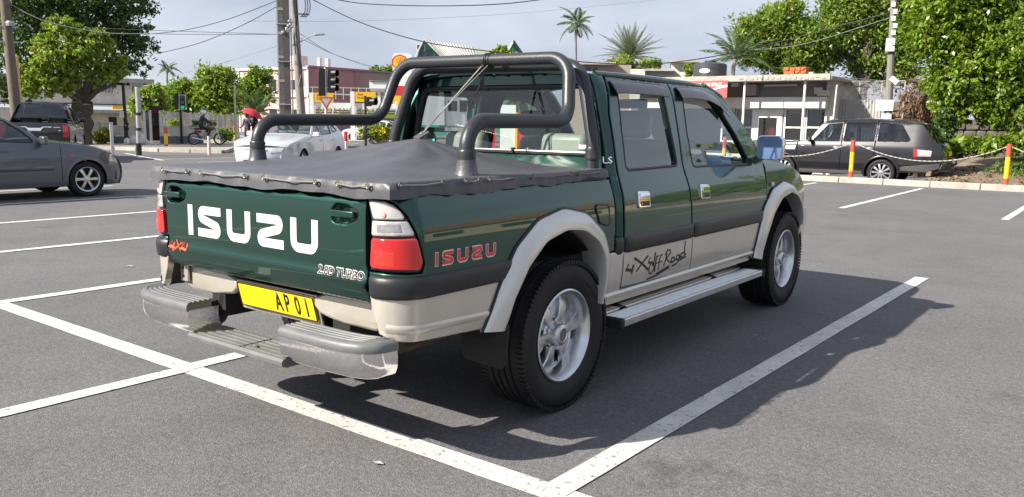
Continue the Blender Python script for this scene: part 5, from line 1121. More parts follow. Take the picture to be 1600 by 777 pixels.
def wires():
    def wire(pts, r, l, m=None):
        P = [atD(*p) for p in pts]; q = []; n = len(P)
        for i in range(n-1):
            for k in range(6):
                t = k/6; p0, p1, p2, p3 = P[max(i-1, 0)], P[i], P[i+1], P[min(i+2, n-1)]
                q.append(.5*((2*p1)+(p2-p0)*t+(2*p0-5*p1+4*p2-p3)*t*t+(-p0+3*p1-3*p2+p3)*t**3))
        q.append(P[-1]); tag(MB().tube(q, r, 5).build('overhead_wire', m or M_wire, None), l, 'wire', 'overhead wires')
    wire([(12, 4, 32), (70, 33, 31.5), (160, 51, 31), (240, 53, 30.5), (340, 54, 30.3), (440, 54, 30)], .012, 'pale wire swooping from the brown pole to the ladder-faced concrete pole', M_wire2)
    wire([(225, 54, 36), (290, 47, 34), (360, 29, 32), (440, -2, 30)], .013, 'dark wire climbing steeply to the top of the concrete pole, upper of two')
    wire([(245, 84, 38), (310, 68, 35), (380, 39, 32), (440, 6, 30)], .013, 'dark wire climbing to the top of the concrete pole, lower of two')
    wire([(130, 43, 40), (250, 48, 36), (440, 54, 30)], .010, 'thin wire over the big tree to the concrete pole'); wire([(270, 119, 60), (350, 98, 45), (440, 70, 30)], .010, 'faint wire slanting down over the far trees', M_wire2)
    wire([(470, -10, 31), (560, 34, 28), (660, 65, 26), (760, 80, 25), (860, 92, 25.5), (940, 99, 26), (1020, 100, 27), (1100, 91, 28.5), (1200, 70, 30), (1390, 20, 29.5)], .017, 'thick dark cable hanging above the roll bar towards the right-hand trees')
    wire([(500, -6, 31), (560, 5, 30), (640, 9, 29), (720, 9, 28), (800, 5, 28), (900, -8, 28)], .017, 'twisted cable sagging along the top of the picture')
    wire([(380, 33, 70), (560, 33, 70), (780, 23, 70), (950, 8, 70), (1060, -4, 70)], .014, 'faint thin wire crossing the open sky', M_wire2)
    wire([(468, 52, 31.5), (520, 84, 40), (580, 106, 55)], .010, 'thin wire from the lamp pole down to the pink building, left of two'); wire([(470, 60, 31.5), (530, 88, 40), (596, 108, 55)], .010, 'thin wire from the lamp pole down to the pink building, right of two')
    wire([(1180, 78, 30), (1260, 68, 30), (1390, 28, 29.6)], .010, 'faint wire running into the right-hand trees', M_wire2)
M_wire2 = mat('pale_wire', (.22, .22, .24), .6)
wires()
def signals():
    def lens(mb, x, z, r, y=-.1): mb.lathe([(0, y), (r, y)], 14, (x, 0, z), 'y')
    F = Face(286, 45); t = F.thing('traffic_light', 'traffic light with white edged head showing green beside the hedge', 'traffic light')
    xp, _ = F.P(284, 222); MB().tube([(xp, 0, 0), (xp, 0, 2.6)], .06, 8).build('pole', M_black, t)
    x0, z1 = F.P(279, 148); x1, z0 = F.P(291, 172); xm = (x0+x1)/2
    MB().box((xm, -.06, (z0+z1)/2), (x1-x0, .06, z1-z0)).build('backing_board', M_signw, t, bevel=.02); MB().box((xm, -.14, (z0+z1)/2), ((x1-x0)*.76, .12, (z1-z0)*.9)).build('signal_head', M_black, t, bevel=.02); MB().box((x0-.12, .02, (z0+z1)/2-.02), (.18, .16, (z1-z0)*.92)).build('side_head', M_black, t, bevel=.02)
    h = (z1-z0)/3
    for k, m in enumerate((M_sig_g, M_sig_a, M_sig_r)):
        z = z0+h*(k+.5); mb = MB(); lens(mb, xm, z, .088, -.205); mb.build('lens', m, t, 0); MB().lathe([(.12, -.21), (.125, -.34)], 12, (xm, 0, z), 'y', a0=-.2, a1=PI+.2).build('visor', M_black, t)
    F = Face(508, 31); t = F.thing('traffic_light', 'black traffic light with two heads over a give way sign', 'traffic light')
    xp, _ = F.P(509.5, 186); MB().tube([(xp, 0, 0), (xp, 0, F.P(509, 106)[1])], .045, 8).build('pole', M_wsteel, t)
    x0, z1 = F.P(497, 107); x1, z0 = F.P(508.5, 150); MB().box(((x0+x1)/2, .0, (z0+z1)/2), (x1-x0, .12, z1-z0)).build('backing_board', M_black, t, bevel=.02)
    x0, z1 = F.P(511, 108.5); x1, z0 = F.P(522, 145); MB().box(((x0+x1)/2, 0, (z0+z1)/2), (x1-x0, .22, z1-z0)).build('signal_head', M_black, t, bevel=.02)
    for k in range(3):
        x, z = F.P(520, 115+k*11.5); c = V((x, -.12, z)); d = V((.75, -.65, 0)).normalized(); mb = MB(); rows = []
        for q, r in ((0, .12), (.20, .115)): rows.append([c+d*q+V((-d.y, d.x, 0))*math.cos(a)*r+V((0, 0, math.sin(a)*r)) for a in np.linspace(0, 2*PI, 15)[:-1]])
        mb.grid(rows, closed=True); mb.build('visor', M_black, t); MB().add(rows[0], [tuple(range(14))]).build('lens', (M_sig_r, M_sig_a, M_sig_d)[k], t, 0)
    P = [F.P(*p) for p in ((498, 152), (521.5, 152), (510, 172))]; mb = MB().prism(P, lambda u, v: V((u, -.08, v)), lambda u, v: V((u, -.10, v))); s = mb.build('give_way_sign', M_sred, t, 0)
    c = (sum(p[0] for p in P)/3, sum(p[1] for p in P)/3); MB().prism([(c[0]+(p[0]-c[0])*.62, c[1]+(p[1]-c[1])*.62) for p in P], lambda u, v: V((u, -.101, v)), lambda u, v: V((u, -.104, v))).build('sign_field', M_sgrey, s, 0)
    F = Face(574, 47); t = F.thing('traffic_light', 'dark pole with one hooded signal facing right near the yellow boards', 'traffic light')
    xp, _ = F.P(571.5, 215); MB().tube([(xp, 0, 0), (xp, 0, F.P(571, 150)[1])], .07, 8).build('pole', M_black, t); x, z = F.P(577, 159); MB().box((x-.02, 0, z), (.32, .3, .5)).build('signal_head', M_black, t, bevel=.03)
    c = V((x+.12, -.15, z)); d = V((.8, -.6, 0)); rows = [[c+d*q+V((-d.y, d.x, 0))*math.cos(a)*r+V((0, 0, math.sin(a)*r)) for a in np.linspace(0, 2*PI, 15)[:-1]] for q, r in ((0, .2), (.3, .2))]; MB().grid(rows, closed=True).build('visor', M_black, t); MB().add(rows[0], [tuple(range(14))]).build('lens', M_sig_d, t, 0)
M_sig_g = mat('green_signal', (.02, .5, .25), .3, emit=((.05, 1, .5), .16)); M_sig_a = mat('dim_amber', (.16, .12, .1), .2); M_sig_r = mat('dim_red', (.14, .10, .10), .2); M_sig_d = mat('dim_lens', (.25, .24, .24), .2, coat=1.); M_sred = mat('faded_sign_red', (.5, .10, .07), .5); M_sgrey = mat('faded_sign_white', (.5, .47, .5), .5)
signals()
def left_buildings():
    F = Face(150, 74, .12); t = F.thing('house', 'old two-storey cream house with barred upper windows behind the big tree', 'house')
    F.fb('upper_wall', M_wall_w, t, -70, 124, 231, 164, 0, 9); F.fb('roof', M_wall_g, t, -75, 119, 241, 124.5, -.5, 9.3)
    F.fb('floor_slab', M_wall_g, t, -72, 161, 232, 167, -.25, .12, at=0)
    for u in (128, 146, 196): F.fb('pilaster', M_wall_w, t, u, 125, u+2.5, 161, -.08, .05, at=0)
    F.fb('lower_wall', M_wall_y, t, 100, 176, 226, 210, -2.6, 0, zb=-.2, at=-2.6); F.fb('lower_roof', M_wall_g, t, 128, 171, 222, 178, -3.2, .0, at=-3.2); F.fb('lower_wall_left', M_wall_w, t, -70, 166, 99, 210, .02, 5, zb=-.2, at=0)
    fb_window(F, t, 157, 129.5, 178, 148, M_dark, M_wall_w, 9, M_wsteel, 0, .12); fb_window(F, t, 204, 131, 223, 147, M_dark, M_wall_w, 8, M_wsteel, 0, .12)
    fb_window(F, t, 10, 130, 34, 150, M_dark, M_wall_w, 9, M_wsteel, 0, .12)
    fb_window(F, t, 168, 181.5, 184, 198, M_dark, M_wall_y, 0, None, -2.6, .1); fb_window(F, t, 130, 180, 143, 196, M_dark, M_wall_w, 0, None, -2.6, .1, 2)
    F.fb('awning', M_wsteel, t, 121, 170.5, 137, 179, -4, -3.25, at=-3.25); F.fb('shop_board', M_signy, t, 175.5, 165, 191, 171, -3.0, -2.9, at=-3.0)
    F.fb('red_shutter', M_signr, t, 98, 172, 110, 186, -3.0, -2.62, at=-2.62); F.fb('roof_post', M_wsteel, t, 233, 118, 235, 124, .5, .8, at=.5)
    F = Face(80, 47); t = F.thing('stone_wall', 'rounded dark stone wall end between the black pickup and the tree', 'wall')
    rr = random.Random(8); x0, zt = F.P(62, 160); x1, _ = F.P(94, 163); body = MB().box(((x0+x1)/2, .35, zt/2), (x1-x0-.1, .5, zt-.15)).build('wall_core', M_stone, t)
    for r_ in range(int(zt/.22)):
        for k in range(int((x1-x0)/.28)): 
            e = .25 if r_ > zt/.22-2 and (k == 0 or k > (x1-x0)/.28-2) else 0
            if e == 0: MB().box((x0+.14+k*.28+(r_ % 2)*.07, .04+rr.uniform(-.03, .03), .11+r_*.22), (.25, .2, .19), rz=rr.uniform(-.06, .06)).build('stone', M_stone, t, bevel=.04)
    # mesh fence, low wall, telephone box
    F = Face(148, 45.5); t = F.thing('mesh_fence', 'pale green wire mesh fence below the cream house', 'fence'); a, zt = F.P(120, 192); b, _ = F.P(172, 193); mb = MB()
    for k in range(24):
        x = a+(b-a)*k/23; mb.box((x, 0, zt/2), (.018, .018, zt))
    for k in range(12): mb.box(((a+b)/2, .012, .1+zt*k/12), (b-a, .014, .016))
    mb.build('mesh', M_gmesh, t, 0, kind='stuff')
    for k in range(4): MB().box((a+(b-a)*k/3, .03, zt/2+.03), (.07, .07, zt+.06)).build('fence_post', M_gmesh, t)
    for i, (u0, u1, l) in enumerate([(175, 224, 'low white wall with grey-blue base left of the telephone box'), (250, 318, 'low white wall with grey-blue base right of the telephone box')]):
        F = Face((u0+u1)/2, 45.2); t = F.thing('low_wall', l, 'wall', 'low white walls'); F.fb('wall_body', M_wall_w, t, u0, 197.5, u1, 213, 0, .25); F.fb('wall_base', M_bbase, t, u0, 213, u1, 222, -.02, .27, zb=0); F.fb('coping', M_wall_w, t, u0, 196, u1, 197.5, -.04, .29)
        for k in range(1, 4): MB().box((F.P(u0+(u1-u0)*k/4, 205)[0], -.002, F.P(u0, 206)[1]), (.02, .012, .5)).build('panel_joint', M_wall_g, t)
    F = Face(237, 46); t = F.thing('telephone_box', 'white framed telephone box with arched black roof', 'telephone box'); x0, zt = F.P(223, 172); x1, _ = F.P(252, 172)
    for x in (x0+.05, x0+.33, x1-.06):
        for y in ((.0, .85) if x != x0+.33 else (.0,)): MB().box((x, y, zt/2), (.13, .12, zt)).build('frame_post', M_wsteel, t)
    MB().prism([(x0+.25-.0, zt)]+[((x0+.3+x1)/2+math.cos(a)*(x1-x0-.2)/2, zt+math.sin(a)*.22) for a in np.linspace(PI, 0, 9)], lambda u, v: V((u, -.08, v)), lambda u, v: V((u, .95, v))).build('roof', M_black, t, 30)
    MB().box(((x0+x1)/2, .88, zt/2), (x1-x0, .03, zt)).build('back_panel', M_brown, t); MB().box(((x0+x1)/2, .0, .12), (x1-x0, .05, .24)).build('kick_panel', M_wsteel, t); MB().box((x0+.18, .02, zt*.55), (.2, .02, zt*.8)).build('pane', M_glass_d, t); MB().box((x0+.02, .42, zt*.3), (.02, .8, zt*.5)).build('side_panel', M_wsteel, t)
    MB().box(((x0+x1)/2+.18, .75, 1.2), (.32, .2, .55)).build('telephone', M_black, t, bevel=.03); MB().box(((x0+x1)/2+.15, .83, 1.75), (.4, .02, .2)).build('notice', M_signr, t); MB().box((x1-.10, .4, zt*.5), (.03, .75, zt*.85)).build('pane', M_glass_d, t)
    for k, (x, z, r) in enumerate(((0, .2, .24), (.32, .26, .27), (-.28, .14, .18), (.52, .13, .16))):
        F = Face(207, 43.5); o = MB().ball(F.o+F.x*x+V((0, 0, z+.09)), (r, r*.8, r*1.1), 10, 7).build('rubbish_bag', M_bag if k != 2 else M_signw, None)
        tag(o, ('white rubbish bag between the black pole and banded post', 'fattest white rubbish bag beside the banded post', 'small white bag lying by the black pole', 'small pale bag behind the banded post')[k], 'bag', 'rubbish bags by the wall')
    F = Face(310, 56); t = F.thing('paling_fence', 'grey concrete paling fence behind the motorcycle', 'fence'); a, zt = F.P(243, 174); b, z2 = F.P(372, 180); rr = random.Random(3)
    for k in range(44): x = a+(b-a)*k/43; h = zt+(z2-zt)*k/43+rr.uniform(-.05, .05); MB().box((x, rr.uniform(-.02, .02), h/2), ((b-a)/43*.9, .06, h)).build('paling', M_wall_g, t)
    for z in (.5, 1.3): MB().box(((a+b)/2, .06, z), (b-a, .05, .1)).build('rail', M_wall_g, t)
M_gmesh = mat('green_mesh', (.22, .42, .36), .6); M_bbase = mat('slate_blue_base', (.13, .15, .19), .85); M_brown = mat('rust_brown_panel', (.16, .07, .045), .7); M_bag = mat('white_plastic_bag', (.62, .62, .62), .5)
left_buildings()
def station():
    F = Face(483, 96, -.75); t = F.thing('pink_building', 'pink commercial building with sunlit and shaded wall colours behind the poles', 'building')
    G = Face(483, 96, .62); x0 = 0
    zt = F.P(483, 105)[1]; L1 = 12.5; zl = zt*.9
    # deep rose paints shade on the right flank, pale pink sun on the front
    q = Matrix.Rotation(G.rz-F.rz, 3, 'Z')
    def bx(name, m, x0, x1, y0, y1, z0, z1, M=None):
        mb = MB(); mb.box(((x0+x1)/2, (y0+y1)/2, (z0+z1)/2), (x1-x0, y1-y0, z1-z0))
        if M: mb.v = [tuple(M @ V(p)) for p in mb.v]
        return mb.build(name, m, t)
    bx('flank_wall', M_pink_shade, 0, 30, .0, 9, 0, zt, q); bx('front_wall', M_pink_lit, -11, -.02, 0, 8, 0, zt*.97)
    for k in range(4): bx('pilaster', M_wall_w, -11+k*3.6, -10.7+k*3.6, -.12, 0, 0, zt*.98)
    for z in (zt*.55, zt*.97): bx('string_course', M_wall_w, -11.2, .05, -.2, .0, z, z+.25)
    for k in range(3):
        for z in (zt*.2, zt*.65): w = bx('window', M_wall_w, -9.6+k*3.5, -8.2+k*3.5, -.06, 0, z, z+1.3); MB().box((-8.9+k*3.5, -.07, z+.65), (1.2, .04, 1.1)).build('pane', M_dark, w)
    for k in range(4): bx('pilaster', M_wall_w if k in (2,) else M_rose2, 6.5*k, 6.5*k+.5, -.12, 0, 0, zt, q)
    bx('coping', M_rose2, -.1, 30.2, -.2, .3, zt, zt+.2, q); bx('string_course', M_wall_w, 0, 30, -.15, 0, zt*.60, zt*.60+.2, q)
    for x in (3., 4.2): bx('chimney', M_wsteel, x, x+.4, 2, 2.4, zt, zt+1.3, q)
    bx('roof_tank', M_wall_w, -4.6, -3.2, 2, 3.4, zt, zt+1.5)
    # yellow boards of the filling station
    F = Face(545, 58); t = F.thing('fuel_banner', 'white and lime filling station banner between two white posts', 'banner')
    for u in (483, 547): F.fb('banner_post', M_signw, t, u, 143 if u > 500 else 145, u+7.5, 190, -.12, .12, zb=0, at=-.12)
    F.fb('banner', M_signw, t, 490.5, 160, 620, 173, .0, .05); F.fb('lime_band', M_lime, t, 490.5, 177, 620, 185, .0, .052); F.fb('pale_band', M_plime, t, 490.5, 173, 620, 177, .0, .051)
    x0, z0 = F.P(496, 172.5); sc = F.P(545, 172)[0]-x0
    text_mesh('EXTRA 24 HOUR DIESEL', .50, lambda u, v, h: V((x0+u, -.005-h, z0+v)), M_txtg, 'banner_letters', t, .01, bold=.008, align='LEFT', width=.82); text_mesh('FUEL', .36, lambda u, v, h: V((x0+u+.2, -.005-h, F.P(500, 184)[1]+v)), M_signy, 'banner_letters', t, .01, align='LEFT')
    F.fb('end_post', M_signw, t, 618, 158, 621, 190, -.1, .1, zb=0)
    for i, (u0, u1, v0, v1, l, up_) in enumerate([(491, 521, 145, 160, 'yellow filling station board partly behind the give way sign', 'Shell'), (555, 587, 143.5, 159.5, 'yellow filling station board right of the second white post', 'Shell')]):
        F = Face((u0+u1)/2, 57.6); t = F.thing('fuel_board', l, 'sign', 'yellow fuel boards'); F.fb('board', M_signy, t, u0, v0, u1, v1, 0, .06); F.fb('bottom_strip', M_lime, t, u0, v1-2, u1, v1, -.01, -.002)
        for u in (u0+1, u1-1): MB().box((F.P(u, 170)[0], .1, 1.2), (.07, .07, 2.4)).build('leg', M_wsteel, t)
        x, z = F.P(u0+3, v0+4); text_mesh(up_, .19, lambda u, v, h: V((x+u, -.004-h, z+v)), M_signr, 'board_letters', t, .008, align='LEFT'); x2, z2 = F.P(u0+3, v0+9.3); text_mesh('FuelSave', .24, lambda u, v, h: V((x2+u, -.004-h, z2+v)), M_dorange, 'board_letters', t, .008, align='LEFT', width=.85)
    F = Face(600, 70); t = F.thing('station_canopy', 'white filling station canopy edge behind the roll bar', 'canopy'); F.fb('fascia', M_signw, t, 577, 128, 660, 140, 0, 9); F.fb('roof_edge', M_wall_g, t, 577, 126.8, 660, 127.9, -.1, 9)
    for u in (590, 640): F.fb('column', M_signw, t, u, 140, u+5, 200, 3, 3.4, zb=0, at=3)
    for v in (136.5, 147): F.fb('gantry_rail', M_wsteel, t, 484, v, 577, v+1.4, 0, .12)
    for k in range(8): u = 488+k*12; F.fb('gantry_strut', M_wsteel, t, u, 137, u+1, 155, .0, .08)
    F = Face(628, 60); t = F.thing('totem_sign', 'white filling station totem with a red and yellow scallop emblem', 'sign'); x0, zt = F.P(613.5, 83); x1, zb = F.P(643, 130)
    MB().prism(rpoly([(x0, zb-1), (x1, zb-1), (x1, zt), (x0, zt)], .22), lambda u, v: V((u, 0, v)), lambda u, v: V((u, .5, v))).build('sign_head', M_signw, t, 30)
    F.fb('price_panel', M_signr, t, 613.5, 134, 643, 150, -.02, .48, at=0); F.fb('price_panel', M_signy, t, 613.5, 150, 643, 172, -.02, .48, at=0); MB().box(((x0+x1)/2, .25, 1), ((x1-x0)*.8, .4, 2)).build('foot', M_signw, t)
    c = F.P(625, 98); r = .56
    for rr_, m, y, nm in ((r, M_signr, -.012, 'emblem_border'), (r*.82, M_signy2, -.022, 'emblem_shell')):
        P = [(c[0]+rr_*math.cos(a)*(1+.05*abs(math.sin(a*5))), c[1]+rr_*.95*math.sin(a)*(1+.05*abs(math.sin(a*5)))) for a in np.linspace(-.35, PI+.35, 30)]+[(c[0]-rr_*.35, c[1]-rr_*.85), (c[0]+rr_*.35, c[1]-rr_*.85)]
        MB().prism(P, lambda u, v: V((u, y, v)), lambda u, v: V((u, 0, v))).build(nm, m, t, 0)
    mb = MB()
    for a in np.linspace(.35, PI-.35, 7): mb.bar((c[0], -.026, c[1]-r*.6), (c[0]+r*.75*math.cos(a), -.026, c[1]+r*.75*math.sin(a)), .035, .008)
    mb.build('emblem_ribs', M_signr, t, 0)
    # what shows through the pickup's cab
    F = Face(700, 48, .25); t = F.thing('lorry', 'white box lorry with a tall cab seen through the pickup rear window', 'lorry')
    F.fb('cargo_box', M_signw, t, 655, 132, 692, 196, -.4, 1.8, at=0); F.fb('cab', M_signw, t, 694, 150, 728, 199, -.3, 1.7, bevel=.12, at=0); F.fb('windscreen', M_dark, t, 716, 157, 727, 175, -.33, -.28, at=0); F.fb('side_window', M_dark, t, 698, 158, 712, 174, -.33, -.29, at=0); F.fb('chassis', M_und, t, 655, 199, 728, 207, -.2, 1.6, at=0); F.fb('bumper', M_wsteel, t, 693, 199, 730, 205, -.36, 1.74, at=0)
    for u in (668, 712): x, z = F.P(u, 211); MB().lathe([(0, -.35), (.40, -.33), (.47, -.25), (.47, 0), (0, 0)], 24, (x, .0, .47), 'y').build('wheel', M_rub, t)
    for u, l, tall in ((768, 'red and yellow fuel pump island pillar seen through the pickup cab', 150), (812, 'tall white and red price pillar seen through the pickup cab', 168)):
        F = Face(u, 44); t = F.thing('fuel_pump', l, 'fuel pump', 'fuel pumps'); F.fb('cabinet', M_signr, t, u-4, tall+8, u+6, 232, 0, .7, zb=0); F.fb('edge_strip', M_signy, t, u-7, tall+8, u-4, 232, -.03, .7, zb=0, at=0); F.fb('side_panel', M_signw, t, u-30 if u > 800 else u-20, tall-4, u-7, 232, .0, .7, zb=0)
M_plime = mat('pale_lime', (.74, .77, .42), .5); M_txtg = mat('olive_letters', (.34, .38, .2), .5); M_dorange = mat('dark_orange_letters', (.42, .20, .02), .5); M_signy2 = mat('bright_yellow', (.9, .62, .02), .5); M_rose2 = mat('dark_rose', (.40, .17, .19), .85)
station()
def hill_houses():
    F = Face(730, 95, .05); t = F.thing('gabled_house', 'teal gabled house with pale corrugated roof above the cab', 'house')
    P = F.P; xl, ze = P(650, 93); xp, zp = P(662, 62.5); xr, _ = P(694, 92); xe, zr = P(728, 66)
    MB().box(((xl+P(830, 93)[0])/2, 5, ze/2), (P(830, 93)[0]-xl, 9, ze)).build('wall', M_teal, t)
    # gable end towards us and the corrugated slope beside it
    MB().prism([(xl, ze), (xr, ze), (xp, zp)], lambda u, v: V((u, .45, v)), lambda u, v: V((u, .2, v))).build('gable', M_teal, t)
    for k in range(3): MB().box((xp-.3+k*.9, .16, ze+.75), (.62, .06, .9)).build('gable_window', M_dark, t)
    for a, b in (((xl-.3, ze-.2), (xp, zp+.12)), ((xp, zp+.12), (xr+.2, ze-.1))): MB().bar((a[0], .0, a[1]), (b[0], .0, b[1]), .5, .16).build('barge_board', M_wsteel, t)
    top0, top1 = V((xp, .0, zp)), V((P(742, 70)[0], 3.2, P(742, 70)[1])); bot0, bot1 = V((xr, -.5, ze)), V((P(745, 90)[0], -.5, ze+.1))
    N = 16
    for k in range(N):
        rows = []
        for j in range(7):
            s = (k+j/6)/N; h = .07*math.sin(j/6*PI)
            rows.append([top0.lerp(top1, s)+V((0, -h, h)), bot0.lerp(bot1, s)+V((0, -h, h))])
        MB().grid(rows).build('roof_sheet', M_sheet, t, 60)
    x2, z2 = P(724, 68); x3, _ = P(824, 66); MB().box(((x2+x3)/2, 9, z2/2), (x3-x2, 6, z2)).build('cream_wall', M_wall_w2, t)
    a, b, c = P(790, 90), P(824, 84), P(808, 60); MB().prism([a, b, c], lambda u, v: V((u, 4., v)), lambda u, v: V((u, 4.6, v))).build('gable', M_teal, t)
    MB().bar((c[0]-.05, 3.9, c[1]+.1), (b[0]+.5, 3.9, b[1]-.6), .6, .25).build('barge_board', M_navy, t); MB().bar((c[0], 3.9, c[1]+.1), (a[0], 3.9, a[1]), .6, .2).build('barge_board', M_wsteel, t)
    for u, v in ((655, 72), (660, 72), (700, 108), (712, 108), (722, 108)): x, z = P(u, v+2); w = MB().box((x, .2 if v < 80 else .47, z), (.6, .1, .7)).build('window', M_wsteel, t); MB().box((x, .14 if v < 80 else .41, z), (.48, .04, .56)).build('pane', M_dark, w)
    F = Face(945, 58); t = F.thing('house', 'low brown house with flat roof just above the pickup cab', 'house'); F.fb('wall', M_wall_br, t, 895, 101, 985, 140, 0, 6, zb=0); F.fb('roof', M_wall_g, t, 890, 96.5, 962, 101, -.6, 6.5); fb_window(F, t, 915, 104, 935, 113, M_dark, M_wall_br, 0, None, 0, .1, 2)
    F = Face(1010, 45); t = F.thing('parapet_wall', 'small white parapet with a grey shed roof below the date palm', 'wall'); F.fb('wall_body', M_wall_w, t, 985, 108, 1006, 160, 0, .4, zb=0); F.fb('shed_wall', M_wall_g, t, 1006, 111, 1052, 160, .3, 3, zb=0); F.fb('shed_roof', M_sheet, t, 1006, 107.5, 1054, 111, 0, 3.2)
    F = Face(1066, 46); t = F.thing('house', 'small white house behind the black water tank', 'house'); F.fb('wall', M_wall_w, t, 1049, 97, 1090, 160, 0, 5, zb=0); F.fb('roof', M_wall_g, t, 1046, 93, 1092, 97.5, -.4, 5.3); fb_window(F, t, 1076, 101, 1084, 112, M_dark, M_wall_w, 0, None, 0, .08)
M_navy = mat('navy_roof_edge', (.03, .035, .06), .5); M_wall_w2 = mat('pale_beige_render', (.56, .52, .44), .85, nz=.06); M_wall_br = mat('brown_render', (.32, .27, .22), .9, nz=.12)
hill_houses()
def snack_bar():
    Z0 = -.2; YF = 26.5; t = thing('snack_bar', 'single-storey white snack bar with flat canopy and red sign', 'shop', (0, YF, Z0))
    def p(u, v, y=0.): q = atY(u, v, YF+y); return q.x, q.z-Z0
    def bx(name, m, u0, v0, u1, v1, y0, y1, zb=None, par=None, bevel=0., at=None):
        a, z1 = p(u0, v0, y0 if at is None else at); b, z0 = p(u1, v1, y0 if at is None else at); z0 = zb if zb is not None else z0
        return MB().box(((a+b)/2, (y0+y1)/2, (z0+z1)/2), (b-a, y1-y0, z1-z0)).build(name, m, par or t, bevel=bevel)
    x0 = -14.5; x1 = p(1306, 150)[0]; zt = p(1200, 128)[1]
    bx('back_wall', M_wall_w, 1000, 126, 1306, 200, 3, 3.2, zb=0, at=0); MB().box((x1-.15, 1.5, zt/2), (.3, 3.2, zt)).build('end_wall', M_wall_w, t)
    bx('upper_wall', M_wall_sh, 1000, 131, 1292, 153, .32, .42, at=.3)  # grey tone paints the canopy's shade onto the upper wall
    bx('fascia', M_wall_lw, 1000, 153.5, 1289, 169, -.45, .3, at=-.45)
    rf = MB().box(((x0+x1)/2-.05, 1.02, zt+.03), (x1-x0+.5, 4.56, .13)).build('canopy_roof', M_conc3, t, bevel=.01); MB().box(((x0+x1)/2-.05, -1.29, zt+.06), (x1-x0+.4, .06, .20)).build('canopy_edge', M_conc, t)
    rr = random.Random(6)
    for k in range(16): a = p(1180, 122)[0]+k*.19; MB().box((a, -1.332, zt+.05+rr.uniform(-.05, .02)), (rr.uniform(.05, .16), .012, rr.uniform(.04, .1))).build('peeling_patch', M_wall_g, t)
    for u in (1163, 1257): x, _ = p(u, 150, -1.1); MB().tube([(x, -1.1, 0), (x, -1.1, zt)], .045, 10).build('canopy_post', M_wsteel, t)
    # windows and door line
    zl = p(1200, 222)[1]
    for (u0, u1) in ((1130, 1148), (1150, 1175), (1228, 1258), (1260, 1288)): fb = None; a, z1 = p(u0, 170); b, z0 = p(u1, 221); w = _win(t, a, b, max(.5, z0), z1, .60)
    MB().box(((p(1100, 200)[0]+p(1176, 200)[0])/2, .02, .3), (p(1176, 200)[0]-p(1100, 200)[0], .12, .6)).build('stall_riser', M_wall_w, t); MB().box(((p(1224, 200)[0]+p(1289, 200)[0])/2, .02, .3), (p(1289, 200)[0]-p(1224, 200)[0], .12, .6)).build('stall_riser', M_wall_w, t)
    a, z1 = p(1177, 170); b, _ = p(1226, 170); dz = p(1180, 177)[1]
    d = MB(); d.box((a+.12, 0, z1/2), (.16, .14, z1)); d.box((b-.12, 0, z1/2), (.16, .14, z1)); d.box(((a+b)/2, .002, z1-.1), (b-a, .13, .18)); dr = d.build('door_frame', M_wsteel, t)
    xa, xb = p(1186, 180)[0], p(1217, 180)[0]; dd = MB()
    for x in (xa-.05, xb+.05): dd.box((x, -.05, dz/2), (.16, .06, dz))
    dd.box(((xa+xb)/2, -.052, dz-.08), (xb-xa, .055, .16)); dd.box(((xa+xb)/2, -.052, .3), (xb-xa, .055, .6)); dr2 = dd.build('door', M_wsteel, t); MB().box(((xa+xb)/2, -.03, dz*.55), (xb-xa, .012, dz*.8)).build('door_pane', M_glass_sh, dr2)
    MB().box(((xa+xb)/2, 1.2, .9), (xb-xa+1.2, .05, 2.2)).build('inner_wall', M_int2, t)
    # things behind the panes
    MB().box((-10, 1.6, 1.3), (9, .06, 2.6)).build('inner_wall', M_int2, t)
    xm = (xa+xb)/2-.16; fr = thing('drinks_fridge', 'red drinks fridge behind the snack bar door', 'fridge', (xm, YF+.42, Z0)); MB().box((0, .2, .85), (.56, .5, 1.5)).build('cabinet', M_signr, fr)
    for k in range(3): MB().box((0, -.06, 1.25-k*.32), (.52, .02, .22)).build('crate_front', M_signr2, fr); MB().box((-.05, -.075, 1.25-k*.32), (.34, .01, .05)).build('crate_mark', M_signw, fr)
    bq = thing('cardboard_box', 'brown cardboard box on top of the red fridge', 'box', (xm-.02, YF+.45, Z0+1.6)); MB().box((0, .18, .17), (.5, .4, .34)).build('carton', M_card, bq)
    for u, l in ((1238, 'red and white panel behind the right snack bar window'),): x, z = p(u, 176); bd = thing('notice_board', l, 'sign', (x, YF+.4, Z0+z)); MB().box((0, 0, 0), (.62, .04, .32)).build('board', M_signr2, bd); MB().box((0, -.025, .02), (.5, .01, .05)).build('board_strip', M_signw, bd)
    x, z = p(1163, 188); MB().box((x, -1.16, z), (.34, .012, .30)).build('paper_notice', M_signw, t)
    # sign with white swoosh
    xs1 = p(1136, 150, -1.37)[0]; xs0 = xs1-2.6; _, zs1 = p(1130, 126, -1.37); _, zs0 = p(1130, 153, -1.37)
    sg = MB().box(((xs0+xs1)/2, -1.37, (zs0+zs1)/2), (xs1-xs0, .05, zs1-zs0)).build('shop_sign', M_signr3, t)
    text_mesh('ROUGE SNACK', .185, lambda u, v, h: V((xs1-.20+u, -1.398-h, zs1-.15+v)), M_signw, 'sign_letters', sg, .006, bold=.006, width=.66, align='RIGHT')
    mb = MB(); pts = [(xs1-1.9, zs0+.02), (xs1-1.2, zs0+.04), (xs1-.75, zs0+.18), (xs1-.35, zs0+.36), (xs1+.0, zs0+.42)]; ribbon(mb, [(q.x, q.y) for q in rounded([(a, b, 0) for a, b in pts], .5, 5)], .08, lambda u, v, h: V((u, -1.398-h, v)), .004, taper=None); mb.build('sign_swoosh', M_signw, sg, 0)
